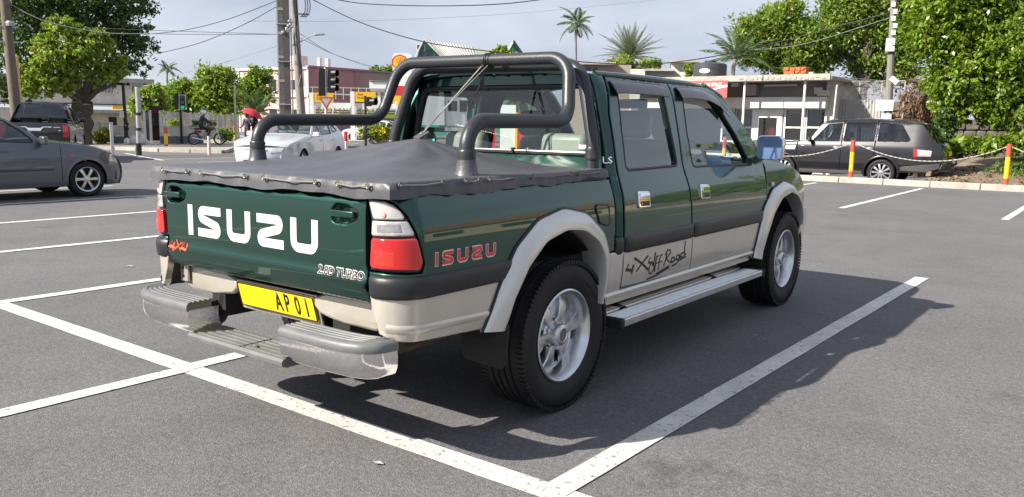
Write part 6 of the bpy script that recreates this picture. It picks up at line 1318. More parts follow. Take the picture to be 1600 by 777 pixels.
    # small fittings under the canopy
    x, z = p(1171, 141); MB().box((x+.06, .1, z), (.42, .34, .42)).build('air_conditioner', M_wall_w2, t, bevel=.03); x, z = p(1152, 133); MB().box((x, -.2, z), (.26, .12, .15)).build('junction_box', M_signw, t)
    x, z = p(1279, 142); MB().box((x, .1, z), (.28, .3, .22)).build('junction_box', M_signw, t); x, z = p(1290, 146); MB().box((x, .0, z), (.4, .5, .2)).build('bracket', M_wall_w, t); MB().box(((p(1195, 134)[0]+p(1245, 134)[0])/2, .0, p(1200, 134)[1]), (1.2, .08, .06)).build('tube_lamp', M_signw, t)
    a = p(1308, 133, -1.2); b = p(1298, 200, -.6); MB().tube([(a[0], -1.2, a[1]), (b[0], -.6, 0)], .03, 8).build('stay_pole', M_wsteel, t)
    for k in range(5): MB().tube([(x1-.1+.05*k, -1+.4*k, zt+.1), (x1+.5+.15*k, -.4+.3*k, zt+.05-.06*k), (x1+1.2, .3, zt-.1*k)], .012, 5).build('loose_wire', M_wire2, t)
    # on the roof
    tk = thing('water_tank', 'black plastic water tank on the snack bar roof', 'water tank', (p(1109, 115, .5)[0], YF+.5, Z0+zt+.1)); r = (p(1133, 110, .5)[0]-p(1085, 110, .5)[0])/2; h = p(1109, 98, .5)[1]-zt-.1
    MB().lathe([(0, 0), (r, 0), (r, h*.32), (r*1.02, h*.34), (r, h*.36), (r, h*.62), (r*1.02, h*.64), (r, h*.66), (r, h*.86), (r*.92, h*.93), (r*.34, h*1.02), (r*.34, h*1.10), (0, h*1.11)], 32).build('tank', M_tank, tk, 30)
    MB().grid([[V((math.sin(q)*(r+.012), -math.cos(q)*(r+.012), h*.5+k*.09*math.sqrt(max(0, 1-((q-.1)/.34)**2)))) for q in np.linspace(-.24, .44, 13)] for k in (-1, 1)]).build('tank_badge', M_badge, tk, 0)
    br = thing('brick_stack', 'small stack of orange hollow bricks on the canopy roof', 'bricks', (p(1248, 115)[0], YF-.2, Z0+zt+.10)); rr = random.Random(9)
    for k in range(3):
        for j in range(4): MB().box((-.33+.2*j+rr.uniform(-.01, .01), rr.uniform(-.03, .03), .06+k*.125), (.18, .3, .115)).build('brick', M_brick, br, bevel=.008)
    bk = thing('concrete_block', 'pale concrete block beside the orange bricks', 'block', (p(1264, 118)[0], YF-.1, Z0+zt+.1)); MB().box((0, 0, .1), (.42, .25, .2)).build('block', M_conc, bk, bevel=.01)
    # sheet fence, mesh fence, stone wall to the right
    F = None; t2 = thing('sheet_fence', 'pale corrugated metal fence right of the snack bar', 'fence', (0, YF+.6, Z0)); a, z1 = p(1306, 156, .6); b, _ = p(1378, 156, .6); n = 15
    for k in range(n):
        rows = []
        for j in range(5): s = (k+j/4)/n; x = a+(b-a)*s; y = .03*math.sin(j/4*2*PI); rows.append([V((x, y, 0)), V((x, y, z1+.015*math.sin(k*2.)))])
        MB().grid(rows).build('metal_sheet', M_sheet2, t2, 60)
    t3 = thing('mesh_fence', 'rusty wire mesh fence above the corrugated sheets', 'fence', (0, YF+.9, Z0)); a, z1 = p(1310, 128, .9); b, z0 = p(1412, 157, .9); z0 -= .2; mb = MB(); n = 40
    for k in range(n):
        for d in (1, -1):
            xs = a+(b-a)*k/n; l = (z1-z0); xe = xs+d*l
            if a <= xe <= b: mb.bar((xs, 0, z0), (xe, 0, z1), .008, .008)
    mb.build('mesh', M_steel2, t3, 0, kind='stuff')
    for k in range(4): MB().box((a+(b-a)*k/3, .02, z1/2), (.05, .05, z1)).build('fence_post', M_steel2, t3)
    MB().box(((a+b)/2, .0, z1), (b-a, .03, .03)).build('top_rail', M_steel2, t3)
    # brown stone wall under the dead vines, darker basalt wall under the trees
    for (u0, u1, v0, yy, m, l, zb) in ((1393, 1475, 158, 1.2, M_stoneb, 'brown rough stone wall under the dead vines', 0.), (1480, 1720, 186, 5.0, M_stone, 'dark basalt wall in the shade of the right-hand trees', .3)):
        a, z1 = p(u0, v0, yy); b, _ = p(u1, v0, yy); t4 = thing('stone_wall', l, 'wall', (0, YF+yy, Z0)); rr = random.Random(int(u0)); MB().box(((a+b)/2, .35, z1/2), (b-a, .4, z1-.05)).build('wall_core', m, t4)
        h = .22 if u0 < 1450 else .26; nr = int((z1-zb)/h)
        for r_ in range(nr):
            x = a+rr.uniform(-.15, 0)
            while x < b-.1:
                w = rr.uniform(.26, .46); MB().box((x+w/2, .10+rr.uniform(-.04, .04), zb+h*(r_+.5)), (w*.94, .2, h*.9), M=Matrix.Rotation(rr.uniform(-.05, .05), 3, 'Y')).build('stone', m, t4, bevel=.035, seg=1); x += w
def _win(t, a, b, z0, z1, tr):
    mb = MB(); f = .06
    for x in (a, b): mb.box((x, 0, (z0+z1)/2), (f, .10, z1-z0+f))
    for z in (z0, z1): mb.box(((a+b)/2, .001, z), (b-a-f, .098, f))
    w = mb.build('window', M_wsteel, t); MB().box(((a+b)/2, .02, (z0+z1)/2), (b-a, .012, z1-z0)).build('pane', M_glass_sh, w); MB().box(((a+b)/2, -.003, z0+(z1-z0)*.42), (b-a-f, .09, f)).build('transom', M_wsteel, w); return w
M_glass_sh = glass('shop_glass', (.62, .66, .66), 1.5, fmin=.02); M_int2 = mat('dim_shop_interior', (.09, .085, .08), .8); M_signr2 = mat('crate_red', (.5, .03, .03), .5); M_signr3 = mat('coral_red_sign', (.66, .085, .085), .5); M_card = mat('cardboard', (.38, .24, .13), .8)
M_wall_sh = mat('shaded_white_render', (.40, .38, .36), .85, nz=.12, nscale=1.2); M_wall_lw = mat('off_white_fascia', (.66, .63, .60), .8, nz=.08, nscale=1.5); M_conc3 = mat('stained_concrete', (.46, .42, .37), .9, nz=.2, nscale=2, var=(1.2, (.36, .32, .28))); M_tank = mat('black_polyethylene', (.045, .047, .055), .5, nz=.1); M_badge = mat('pale_badge', (.62, .72, .78), .5); M_sheet2 = mat('pale_metal_sheet', (.56, .55, .54), .5, .3, nz=.12, nscale=2); M_steel2 = mat('dull_wire', (.28, .26, .24), .6, .4)
snack_bar()
def person(p, rz, chain, label, top, legs, skin, extra=None, sc=1.):
    """one continuous skinned body; chain: joint name -> position (metres, local)"""
    J = chain; root = thing('person', label, 'person', p, rz)
    E = [('hip', 'waist'), ('waist', 'chest'), ('chest', 'neck'), ('neck', 'head'), ('head', 'crown'), ('chest', 'sh_l'), ('sh_l', 'el_l'), ('el_l', 'ha_l'), ('ha_l', 'fi_l'), ('chest', 'sh_r'), ('sh_r', 'el_r'), ('el_r', 'ha_r'), ('ha_r', 'fi_r'), ('hip', 'th_l'), ('th_l', 'kn_l'), ('kn_l', 'an_l'), ('an_l', 'to_l'), ('hip', 'th_r'), ('th_r', 'kn_r'), ('kn_r', 'an_r'), ('an_r', 'to_r')]
    rad = dict(hip=(.15, .12), waist=(.135, .105), chest=(.165, .12), neck=(.055, .055), head=(.088, .10), crown=(.07, .075))
    for s in 'lr': rad.update({'sh_'+s: (.062, .062), 'el_'+s: (.045, .045), 'ha_'+s: (.035, .03), 'fi_'+s: (.028, .02), 'th_'+s: (.09, .09), 'kn_'+s: (.06, .06), 'an_'+s: (.045, .045), 'to_'+s: (.04, .035)})
    names = list(rad); me = bpy.data.meshes.new('body'); me.from_pydata([tuple(V(J[n])*sc) for n in names], [(names.index(a), names.index(b)) for a, b in E], []); o = bpy.data.objects.new('body', me); COL.objects.link(o)
    sk = o.modifiers.new('skin', 'SKIN'); sk.use_smooth_shade = True; o.modifiers.new('sub', 'SUBSURF').levels = 2
    for n, v in zip(names, me.skin_vertices[0].data): v.radius = (rad[n][0]*sc, rad[n][1]*sc); v.use_root = n == 'hip'
    bpy.context.view_layer.update(); m2 = bpy.data.meshes.new_from_object(o.evaluated_get(bpy.context.evaluated_depsgraph_get())); bpy.data.objects.remove(o)
    for m in (skin, top, legs, M_blk): m2.materials.append(m)
    zn = J['neck'][2]*sc-.01; hip = V(J['hip'])*sc
    def near(c, n): return min((c-V(J[k])*sc).length for k in n)
    for f in m2.polygons:
        c = f.center; a = near(c, ('head', 'crown', 'neck', 'ha_l', 'ha_r', 'fi_l', 'fi_r')); b = near(c, ('chest', 'waist', 'sh_l', 'sh_r', 'el_l', 'el_r')); l = near(c, ('hip', 'th_l', 'th_r', 'kn_l', 'kn_r', 'an_l', 'an_r')); t = near(c, ('to_l', 'to_r')); k = min(a, b, l, t); f.material_index = 0 if k == a else 1 if k == b else 2 if k == l else 3
    ob = link('body', m2, None, root)
    h = V(J['head'])*sc; f = V((0, -1, 0))
    return root, h
def people():
    M_sk = mat('brown_skin', (.16, .085, .05), .55); M_navy2 = mat('navy_jacket', (.03, .04, .09), .75); M_dk = mat('dark_trousers', (.02, .02, .025), .8); M_hair = mat('black_hair', (.012, .01, .009), .6); M_maroon = mat('maroon_paint', (.22, .012, .02), .3, coat=1.); M_umb = mat('red_umbrella_cloth', (.50, .02, .04), .7)
    def face(root, h, d):
        d = V(d).normalized(); s = V((-d.y, d.x, 0))
        for k in (-1, 1): MB().ball(h+d*.085+s*.032*k+V((0, 0, .012)), .013, 6, 4).build('eye', M_hair, root); MB().ball(h+s*.088*k, (.018, .025, .032), 6, 4).build('ear', M_sk, root)
        MB().ball(h+d*.10+V((0, 0, -.015)), (.016, .016, .026), 6, 4).build('nose', M_sk, root); MB().box(h+d*.092+V((0, 0, -.052)), (.045, .02, .012)).build('mouth', M_brown, root)
    stand = dict(hip=(0, 0, .93), waist=(0, 0, 1.1), chest=(0, 0, 1.32), neck=(0, -.01, 1.47), head=(0, -.03, 1.58), crown=(0, -.02, 1.66), sh_l=(-.2, 0, 1.38), el_l=(-.26, -.02, 1.12), ha_l=(-.22, -.2, 1.0), fi_l=(-.2, -.28, 1.0), sh_r=(.2, 0, 1.38), el_r=(.25, -.08, 1.14), ha_r=(.14, -.26, 1.28), fi_r=(.12, -.29, 1.36), th_l=(-.1, 0, .88), kn_l=(-.1, -.03, .48), an_l=(-.1, .02, .08), to_l=(-.1, -.14, .03), th_r=(.1, 0, .88), kn_r=(.11, -.08, .48), an_r=(.1, -.1, .08), to_r=(.1, -.26, .03))
    F = Face(386, 40); a, _ = F.P(386.5, 200); r1, h1 = person(F.o+F.x*a+V((0, 0, .0)), F.rz-.9, stand, 'person in navy top walking under the red umbrella, left of the pair', M_navy2, M_dk, M_sk); face(r1, h1, (0, -1, 0)); MB().ball(h1+V((0, .03, .04)), (.098, .105, .10), 10, 7).build('hair', M_hair, r1)
    a2, _ = F.P(398, 200); r2_, h2 = person(F.o+F.x*a2+F.n*.2, F.rz-1.1, stand, 'person in dark clothes holding the red umbrella, right of the pair', M_dk, M_dk, M_sk); face(r2_, h2, (0, -1, 0)); MB().ball(h2+V((0, .03, .04)), (.098, .105, .10), 10, 7).build('hair', M_hair, r2_)
    x0, z1 = F.P(388, 172); x1, _ = F.P(404, 180); c = V(((a+a2)/2+.05, -.2, z1)); um = thing('umbrella', 'open red umbrella held above the two people', 'umbrella', F.o+F.x*c.x+F.n*c.y+V((0, 0, c.z-.26)), F.rz)
    Mt = Matrix.Rotation(.42, 3, 'Y'); rows = []
    for q, z in ((.0, .30), (.15, .285), (.32, .22), (.46, .10), (.52, .0)): rows.append([Mt @ V((math.cos(t)*q*(1-.06*(k % 2)), math.sin(t)*q*(1-.06*(k % 2)), z)) for k, t in enumerate(np.linspace(0, 2*PI, 17)[:-1])])
    MB().grid(rows, closed=True).build('canopy', M_umb, um, 60); MB().tube([Mt @ V((0, 0, .36)), Mt @ V((0, 0, -.38))], .01, 6).build('shaft', M_black, um)
    # motorcycle and rider, seen from their right side heading to the right
    F = Face(322, 43.5); a, _ = F.P(303, 222); b, _ = F.P(343, 222); rz = F.rz-PI/2+.25; c = F.o+F.x*((a+b)/2)+V((0, 0, .11)); L = .62
    mo = thing('motorcycle', 'maroon motorcycle stopped on the pavement', 'motorcycle', c, rz)
    for y in (-.60, .62):
        w = wheel_tyre(.30, .23, .09, 'wheel', mo, M_rub, False, 2, 28); w.location = (0, y, .30); MB().lathe([(.232, -.03), (.22, 0), (.232, .03)], 28, axis='x').build('rim', M_alloy, w); mb = MB()
        for k in range(10): a_ = 2*PI*k/10; mb.bar((0, 0, 0), (0, math.cos(a_)*.225, math.sin(a_)*.225), .012, .012)
        mb.lathe([(0, -.05), (.05, -.05), (.05, .05), (0, .05)], 10, axis='x'); mb.build('spokes', M_steel, w)
        MB().lathe([(.33, -.06), (.345, 0), (.33, .06)], 16, (0, y, .30), 'x', a0=.5 if y > 0 else .2, a1=2.3 if y > 0 else 2.6).build('mudguard', M_maroon, mo)
    mb = MB(); mb.ball((0, .17, .80), (.13, .25, .13), 12, 8); mb.build('fuel_tank', M_maroon, mo); MB().box((0, -.28, .78), (.22, .62, .10)).build('seat', M_blk, mo, bevel=.04); MB().box((0, .08, .45), (.24, .38, .34)).build('engine', M_steel, mo, bevel=.05); MB().box((0, -.42, .64), (.16, .34, .14)).build('side_cover', M_maroon, mo, bevel=.03)
    for s in (-.07, .07): MB().tube([(s, .62, .30), (s, .42, .90)], .022, 8).build('fork', M_chrome, mo)
    MB().tube([(-.33, .30, 1.02), (-.12, .40, .97), (.12, .40, .97), (.33, .30, 1.02)], .014, 6).build('handlebar', M_black, mo); MB().ball((0, .52, .86), (.09, .08, .10), 10, 6).build('headlight', M_lamp, mo); MB().tube([(.12, .1, .28), (.14, -.3, .26), (.14, -.75, .36)], .035, 8).build('exhaust_pipe', M_chrome, mo); MB().box((0, -.72, .80), (.12, .06, .08)).build('tail_light', M_dlens, mo)
    for s in (-1, 1): MB().tube([(s*.25, .33, 1.02), (s*.30, .34, 1.17)], .006, 5).build('mirror_stalk', M_black, mo); MB().ball((s*.31, .34, 1.19), (.05, .015, .035), 8, 5).build('mirror', M_black, mo)
    sit = dict(hip=(0, -.28, .90), waist=(0, -.25, 1.06), chest=(0, -.17, 1.27), neck=(0, -.12, 1.42), head=(0, -.08, 1.53), crown=(0, -.08, 1.60), sh_l=(-.2, -.16, 1.33), el_l=(-.30, .05, 1.14), ha_l=(-.31, .27, 1.05), fi_l=(-.29, .33, 1.04), sh_r=(.2, -.16, 1.33), el_r=(.30, .05, 1.14), ha_r=(.31, .27, 1.05), fi_r=(.29, .33, 1.04), th_l=(-.12, -.24, .87), kn_l=(-.24, .14, .72), an_l=(-.2, -.04, .32), to_l=(-.2, .1, .27), th_r=(.12, -.24, .87), kn_r=(.24, .14, .72), an_r=(.22, -.06, .30), to_r=(.22, .08, .25))
    rd, hh = person(c, rz, sit, 'person in navy jacket and white helmet sitting on the motorcycle', M_navy2, M_dk, M_sk); face(rd, hh, (0, 1, 0)); mb = MB().ball(hh+V((0, -.015, .05)), (.125, .145, .125), 14, 9); mb.build('helmet', M_signw, rd); MB().box(hh+V((0, .115, .06)), (.2, .06, .02)).build('visor', M_blk, rd)
people()
# ---------------------------------------------------------------- vegetation
def leaf_mesh(name, P, size, rng, aspect=.45, up=.35, out=None, droop=.0, fold=.25):
    """one folded four-cornered leaf per point"""
    n = len(P); d = rng.normal(size=(n, 3)); d[:, 2] -= droop
    if out is not None: d += out*.9
    d /= np.linalg.norm(d, axis=1)[:, None]; nn = rng.normal(size=(n, 3))*.75; nn[:, 2] += up
    if out is not None: nn += out*.9
    s = np.cross(d, nn); s /= np.linalg.norm(s, axis=1)[:, None]+1e-9; nn = np.cross(s, d)
    L = size[:, None]; a = P-d*L*.5; b = P-s*L*aspect*.5+nn*L*fold*aspect; c = P+d*L*.5; e = P+s*L*aspect*.5+nn*L*fold*aspect
    v = np.stack([a, b, c, e], 1).reshape(-1, 3).astype(np.float32); me = bpy.data.meshes.new(name)
    me.vertices.add(4*n); me.vertices.foreach_set('co', v.ravel()); me.loops.add(4*n); me.loops.foreach_set('vertex_index', np.arange(4*n, dtype=np.int32))
    me.polygons.add(n); me.polygons.foreach_set('loop_start', np.arange(0, 4*n, 4, dtype=np.int32)); me.update(calc_edges=True); return me
def blob_points(blobs, n, rng, clump=.35, per=26, shell=.55):
    """points gathered in clumps through the outer part of each blob (centre, radii)"""
    w = np.array([b[1][0]*b[1][1]+b[1][1]*b[1][2]+b[1][0]*b[1][2] for b in blobs]); w = w/w.sum(); P = []; O = []
    for (c, r), k in zip(blobs, w):
        m = max(1, int(n*k/per)); q = rng.normal(size=(m, 3)); q /= np.linalg.norm(q, axis=1)[:, None]; rad = (shell+(1-shell)*rng.random(m)**.7)*(.72+.42*rng.random(m)+.25*(rng.random(m) > .9))
        cc = np.array(c)+q*rad[:, None]*np.array(r); cs = clump*(.35+1.2*rng.random(m)**1.5)*np.mean(r)
        pts = np.repeat(cc, per, 0)+rng.normal(size=(m*per, 3))*np.repeat(cs, per)[:, None]*np.array([.6, .6, .42]); P.append(pts); O.append(np.repeat(q, per, 0))
    return np.concatenate(P), np.concatenate(O)
def pblobs(lst, dist, depth=1.):
    out = []
    for b in lst:
        u, v, r = b[:3]; d = dist+(b[3] if len(b) > 3 else 0); p = atD(u, v, d); q = r*d/FPX; out.append(((p.x, p.y, p.z), (q, q*depth, q*(b[4] if len(b) > 4 else .9))))
    return out
def foliage(name, blobs, n, size, m, par, seed, clump=.35, per=26, aspect=.45, shell=.55, droop=.0, base=(0, 0, 0)):
    rng = np.random.default_rng(seed); P, O = blob_points(blobs, n, rng, clump, per, shell); P = P-np.array(base); ok = P[:, 2] > .03-base[2]*0; P, O = P[ok], O[ok]
    s = size*(.65+.7*rng.random(len(P))); return link(name, leaf_mesh(name, P, s, rng, aspect, out=O, droop=droop), m, par, 'stuff')
def trunk_mesh(mb, base, top, r0, r1, rng, limbs=(), wob=.12):
    b, t = V(base), V(top); n = 7; pts = [b.lerp(t, k/n)+V((rng.uniform(-wob, wob), rng.uniform(-wob, wob), 0))*(1 if 0 < k < n else 0) for k in range(n+1)]
    mb.tube(pts, [r0*1.45 if k == 0 else r0+(r1-r0)*k/n for k in range(n+1)], 10)
    return pts
def tree(label, base, fork, blobs, n, size, m, seed, r0=.35, group=None, bark=None, extra=None, cat='tree', name='tree', limb=1., **kw):
    rng = random.Random(seed); t = thing(name, label, cat, base, 0, group); o = V(base); f = V(fork)-o; bark = bark or M_bark
    mb = MB(); trunk_mesh(mb, (0, 0, -.1), f, r0, r0*.72, rng); mb.build('trunk', bark, t)
    mb = MB(); r0 *= limb
    for (c, r) in blobs:
        e = V(c)-o; mid = f.lerp(e, .5)+V((rng.uniform(-.3, .3), rng.uniform(-.3, .3), rng.uniform(-.1, .3)))
        mb.tube([f-V((0, 0, .1)), f.lerp(mid, .5)+V((0, 0, .1)), mid, e], [r0*.55, r0*.40, r0*.28, r0*.08], 7)
        for k in range(3): q = e+V((rng.uniform(-1, 1)*r[0]*.7, rng.uniform(-1, 1)*r[1]*.7, rng.uniform(-.6, .8)*r[2])); mb.tube([mid, mid.lerp(q, .55)+V((0, 0, .08)), q], [r0*.18, r0*.11, r0*.03], 5)
    mb.build('limbs', bark, t); foliage('crown', blobs, n, size, m, t, seed, base=tuple(o), **kw)
    if extra:
        for nm, bl, nn, sz, mm in extra: foliage(nm, bl, nn, sz, mm, t, seed+50, base=tuple(o), **kw)
    return t
def shrub(label, blobs, n, size, m, seed, base=None, extra=None, group=None, name='shrub', **kw):
    b = base or (blobs[0][0][0], blobs[0][0][1], 0.); t = thing(name, label, 'shrub' if name == 'shrub' else 'plant', b, 0, group)
    mb = MB(); rng = random.Random(seed)
    for (c, r) in blobs:
        for k in range(4): mb.tube([(rng.uniform(-.06, .06), rng.uniform(-.06, .06), -.02), (V(c)-V(b))*.5+V((rng.uniform(-.1, .1), 0, 0)), V(c)-V(b)+V((rng.uniform(-.5, .5)*r[0], rng.uniform(-.5, .5)*r[1], r[2]*.4))], [.022, .016, .006], 5)
    mb.build('stems', M_bark, t, kind='stuff'); foliage('foliage', blobs, n, size, m, t, seed, base=tuple(b), **kw)
    for e in extra or (): foliage(e[0], blobs, e[1], e[2], e[3], t, seed+9, base=tuple(b), shell=.85)
    return t
def frond_mesh(length, drop, nleaf, ll, seed, m, lift=.35, wid=.05):
    rr = random.Random(seed); mb = MB(); pts = []
    for k in range(11): s = k/10; pts.append(V((0, length*(s-.12*s*s*drop), length*(lift*s-drop*.62*s*s))))
    mb.tube(pts, [.022*(1-.8*k/10)*length/2 for k in range(11)], 4)
    for k in range(nleaf):
        s = .12+.88*k/nleaf; i = min(9, int(s*10)); p = pts[i].lerp(pts[i+1], s*10-i); tdir = (pts[i+1]-pts[i]).normalized(); l = ll*math.sin(PI*min(1, .18+s*.86))**.7
        for sx in (-1, 1):
            side = V((sx, 0, 0)); d = (side*.8+tdir*.75+V((0, 0, -.25-.3*rr.random()))).normalized(); w = tdir*wid*.5; q = p+d*l; mid = p+d*l*.5+V((0, 0, .02*l))
            mb.add([p-w*.5, mid-w, q, mid+w], [(0, 1, 2, 3)])
    return mb.mesh('frond', 0, False)
def palm(label, base, top, nf, length, drop, m, seed, nleaf=26, ll=.45, r=.16, lift=.35, el=(-.5, 1.2), wid=.06, coc=False, dead=0):
    t = thing('palm_tree', label, 'palm tree', base); b = V(base); f = V(top)-b; rr = random.Random(seed)
    mb = MB(); n = 14; mb.tube([V((0, 0, -.1)).lerp(f, k/n)+V((.12*math.sin(k*.4), 0, 0))*(k < n) for k in range(n+1)], [r*1.5 if k == 0 else r*(1.06 if k % 2 else .97)*(1-.25*k/n) for k in range(n+1)], 9); mb.build('trunk', M_palmbark, t)
    ms = [frond_mesh(length*(.9+.1*k), drop*(.8+.25*k), nleaf, ll, seed+k, m, lift, wid) for k in range(3)]
    for x in ms: x.materials.append(m)
    for k in range(nf):
        o = bpy.data.objects.new('frond', ms[k % 3]); COL.objects.link(o); o.parent = t; o.location = f
        a = 2.39996*k+rr.uniform(-.2, .2); e = el[0]+(el[1]-el[0])*(k+.5)/nf; o.rotation_euler = Matrix.Rotation(a, 3, 'Z').to_4x4().to_euler() if 0 else (Matrix.Rotation(a, 3, 'Z') @ Matrix.Rotation(e, 3, 'X')).to_euler(); s = rr.uniform(.85, 1.1); o.scale = (s, s, s)
    if coc:
        for k in range(7): a = k*.9; MB().ball(f+V((math.cos(a)*.2, math.sin(a)*.2, -.2)), .13, 8, 5).build('coconut', M_coco, t)
    return t
M_bark = mat('bark', (.075, .06, .045), .9, nz=.3, nscale=5, bump=.6, bscale=14, var=(1.2, (.05, .045, .035))); M_palmbark = mat('palm_bark', (.22, .19, .155), .9, nz=.25, nscale=5, bump=.5, bscale=20); M_coco = mat('coconut_husk', (.12, .13, .04), .7)
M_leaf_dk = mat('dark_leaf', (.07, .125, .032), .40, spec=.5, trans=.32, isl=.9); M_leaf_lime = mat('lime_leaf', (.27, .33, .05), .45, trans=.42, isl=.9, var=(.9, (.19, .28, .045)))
M_leaf_mid = mat('mid_leaf', (.15, .25, .035), .42, trans=.42, isl=.9, var=(.7, (.21, .27, .045))); M_leaf_big = mat('broad_leaf', (.20, .29, .03), .36, spec=.5, trans=.42, isl=1., var=(.5, (.15, .24, .03)))
M_leaf_yel = mat('yellow_leaf', (.30, .30, .03), .5, trans=.3, isl=.8); M_palm = mat('palm_leaf', (.085, .135, .045), .5, trans=.2, isl=.8); M_date = mat('date_palm_leaf', (.16, .185, .10), .5, trans=.15, isl=.7); M_dead = mat('dead_leaf', (.20, .125, .075), .85, isl=.8, trans=.1); M_fl = mat('yellow_flower', (.85, .60, .02), .6, isl=.4); M_grass = mat('grass_blade', (.10, .17, .03), .6, trans=.3, isl=1.)
def plants():
    g0 = lambda u, d: (lambda p: (p.x, p.y, 0.))(atD(u, 200, d)); pt = lambda u, v, d: tuple(atD(u, v, d))
    # the big tree on the left
    tree('huge dark leaved tree with sunlit lime leaves shading the cream house', g0(118, 43), pt(129, 160, 43), pblobs([(60, 45, 62), (150, 15, 62), (198, 78, 36, 1), (10, 100, 52), (110, -30, 80), (195, 25, 40), (215, 62, 26), (35, 130, 26), (165, 118, 24, 1), (40, -20, 70), (215, 105, 14)], 44.5), 27000, .21, M_leaf_dk, 11, r0=.62,
         limb=.42, extra=[('sunlit_leaves', pblobs([(98, 42, 18), (128, 75, 30), (88, 92, 28), (166, 98, 22), (55, 112, 20), (152, 66, 22), (120, 106, 22), (185, 108, 16), (70, 70, 18), (42, 140, 14), (92, 134, 18), (152, 120, 15), (72, 138, 14), (172, 122, 11), (112, 128, 14)], 41.2), 13500, .20, M_leaf_lime)], clump=.26)  # lime leaf colour paints the sun on the front of the crown
    G = 'garden trees behind the paling fence'
    tree('tallest rounded tree behind the paling fence', g0(340, 62), pt(340, 175, 62), pblobs([(340, 128, 24), (328, 120, 16), (358, 150, 22), (345, 158, 28), (318, 150, 20), (352, 120, 15)], 62), 8000, .30, M_leaf_lime, 12, .25, G)
    tree('low rounded tree right of the cream house', g0(285, 63), pt(285, 178, 63), pblobs([(286, 140, 18), (268, 150, 18), (302, 152, 18), (285, 162, 24)], 63), 5500, .30, M_leaf_mid, 13, .2, G)
    tree('yellowish tree over the end of the cream house', g0(228, 57), pt(228, 182, 57), pblobs([(224, 152, 14), (240, 150, 16), (215, 166, 14), (238, 166, 20), (245, 138, 8)], 57), 4500, .28, M_leaf_lime, 14, .18, G)
    tree('dark tree just left of the concrete pole', g0(400, 66), pt(400, 178, 66), pblobs([(388, 145, 22), (408, 118, 15), (372, 152, 20), (405, 150, 20), (395, 125, 14)], 66), 8000, .30, M_leaf_mid, 15, .25, G)
    palm('small distant palm above the garden trees', g0(262, 110), pt(262, 108, 110), 14, 1.7, .9, M_palm, 20, 14, .5, .12, el=(-.6, 1.1), wid=.14)
    palm('young palm with long arching leaves behind the umbrella', g0(403, 52), pt(402, 178, 52), 16, 1.9, .8, M_palm, 21, 24, .42, .12, el=(-.2, 1.3), wid=.08)
    tree('distant tree showing over the pink building', g0(585, 135), pt(585, 150, 135), pblobs([(578, 118, 9), (592, 112, 11), (606, 114, 11), (620, 120, 12)], 135), 2600, .5, M_leaf_mid, 16, .3)
    tree('small tree in front of the cream wall near the gabled house', g0(783, 88), pt(783, 95, 88), pblobs([(775, 82, 7), (786, 80, 9), (797, 84, 7)], 88), 1600, .35, M_leaf_lime, 17, .15)
    shrub('bright yellow-green bush against the green mesh fence', pblobs([(160, 212, 11), (153, 215, 7), (169, 214, 8)], 44.5), 2200, .14, M_leaf_yel, 31)
    shrub('flowering bush left of the motorcycle', pblobs([(303, 205, 12), (310, 195, 9), (298, 212, 9), (330, 196, 8)], 46.5), 2200, .15, M_leaf_mid, 32, extra=[('flowers', 200, .10, M_fl)])
    shrub('low dark plants at the foot of the paling fence', pblobs([(345, 208, 9), (358, 210, 9), (352, 212, 10)], 48), 1500, .16, M_leaf_mid, 33)
    shrub('small bush before the grey fence beside the telephone box', pblobs([(272, 194, 8), (276, 198, 7)], 50), 900, .15, M_leaf_lime, 34)
    p = atD(588, 205, 53); pl = thing('planter', 'long low stone planter under the yellow flowered bush', 'planter', (p.x, p.y, 0), Face(590, 53).rz); MB().box((0, 0, .10), (3.6, 1.0, .24)).build('planter_box', M_wall_g, pl, bevel=.03)
    shrub('yellow flowered bush in the long planter', pblobs([(568, 210, 9), (580, 206, 11), (594, 205, 12), (606, 208, 10), (590, 212, 10)], 52.6), 3200, .17, M_leaf_mid, 35, extra=[('flowers', 900, .13, M_fl)])
    # palms over the cab
    palm('slender tall palm standing alone against the sky', g0(901, 95), pt(901, 38, 95), 15, 2.8, 1.0, M_palm, 22, 34, .8, .17, el=(-.7, 1.25), wid=.09, coc=True)
    palm('date palm with a full fan of stiff grey-green leaves', g0(985, 66), pt(984, 88, 66), 64, 2.75, .3, M_date, 23, 38, .36, .24, lift=.1, el=(-.3, 1.5), wid=.045)
    shrub('bushy growth under the date palm', pblobs([(960, 108, 16), (1000, 110, 14), (1020, 104, 14), (975, 98, 14)], 60), 3600, .25, M_leaf_lime, 36)
    shrub('pale green bush before the small white house', pblobs([(1078, 108, 9), (1074, 116, 8)], 40), 800, .14, M_leaf_lime, 37, base=tuple(atD(1078, 122, 40)))
    palm('feathery palm rising behind the water tank', g0(1150, 37), pt(1150, 92, 37), 18, 1.9, .75, M_palm, 24, 30, .42, .11, el=(-.3, 1.2), wid=.05)
    # the wall of trees on the right
    tree('bright leafy tree behind the snack bar roof', g0(1225, 39), pt(1225, 130, 39), pblobs([(1175, 52, 28), (1222, 35, 34), (1262, 60, 34), (1200, 88, 22), (1245, 95, 26), (1170, 88, 16), (1280, 100, 18), (1195, 30, 14), (1240, 10, 14)], 39), 26000, .165, M_leaf_mid, 41, .28, shell=.4)
    tree('tall dense tree behind the slender grey pole', g0(1355, 40), pt(1350, 130, 40), pblobs([(1330, 15, 42), (1372, 45, 40), (1312, 72, 30), (1400, 100, 38), (1352, 104, 28), (1345, -40, 60), (1400, 0, 50), (1300, 30, 20), (1420, 60, 40)], 40.5), 38000, .175, M_leaf_mid, 42, .32, shell=.45)
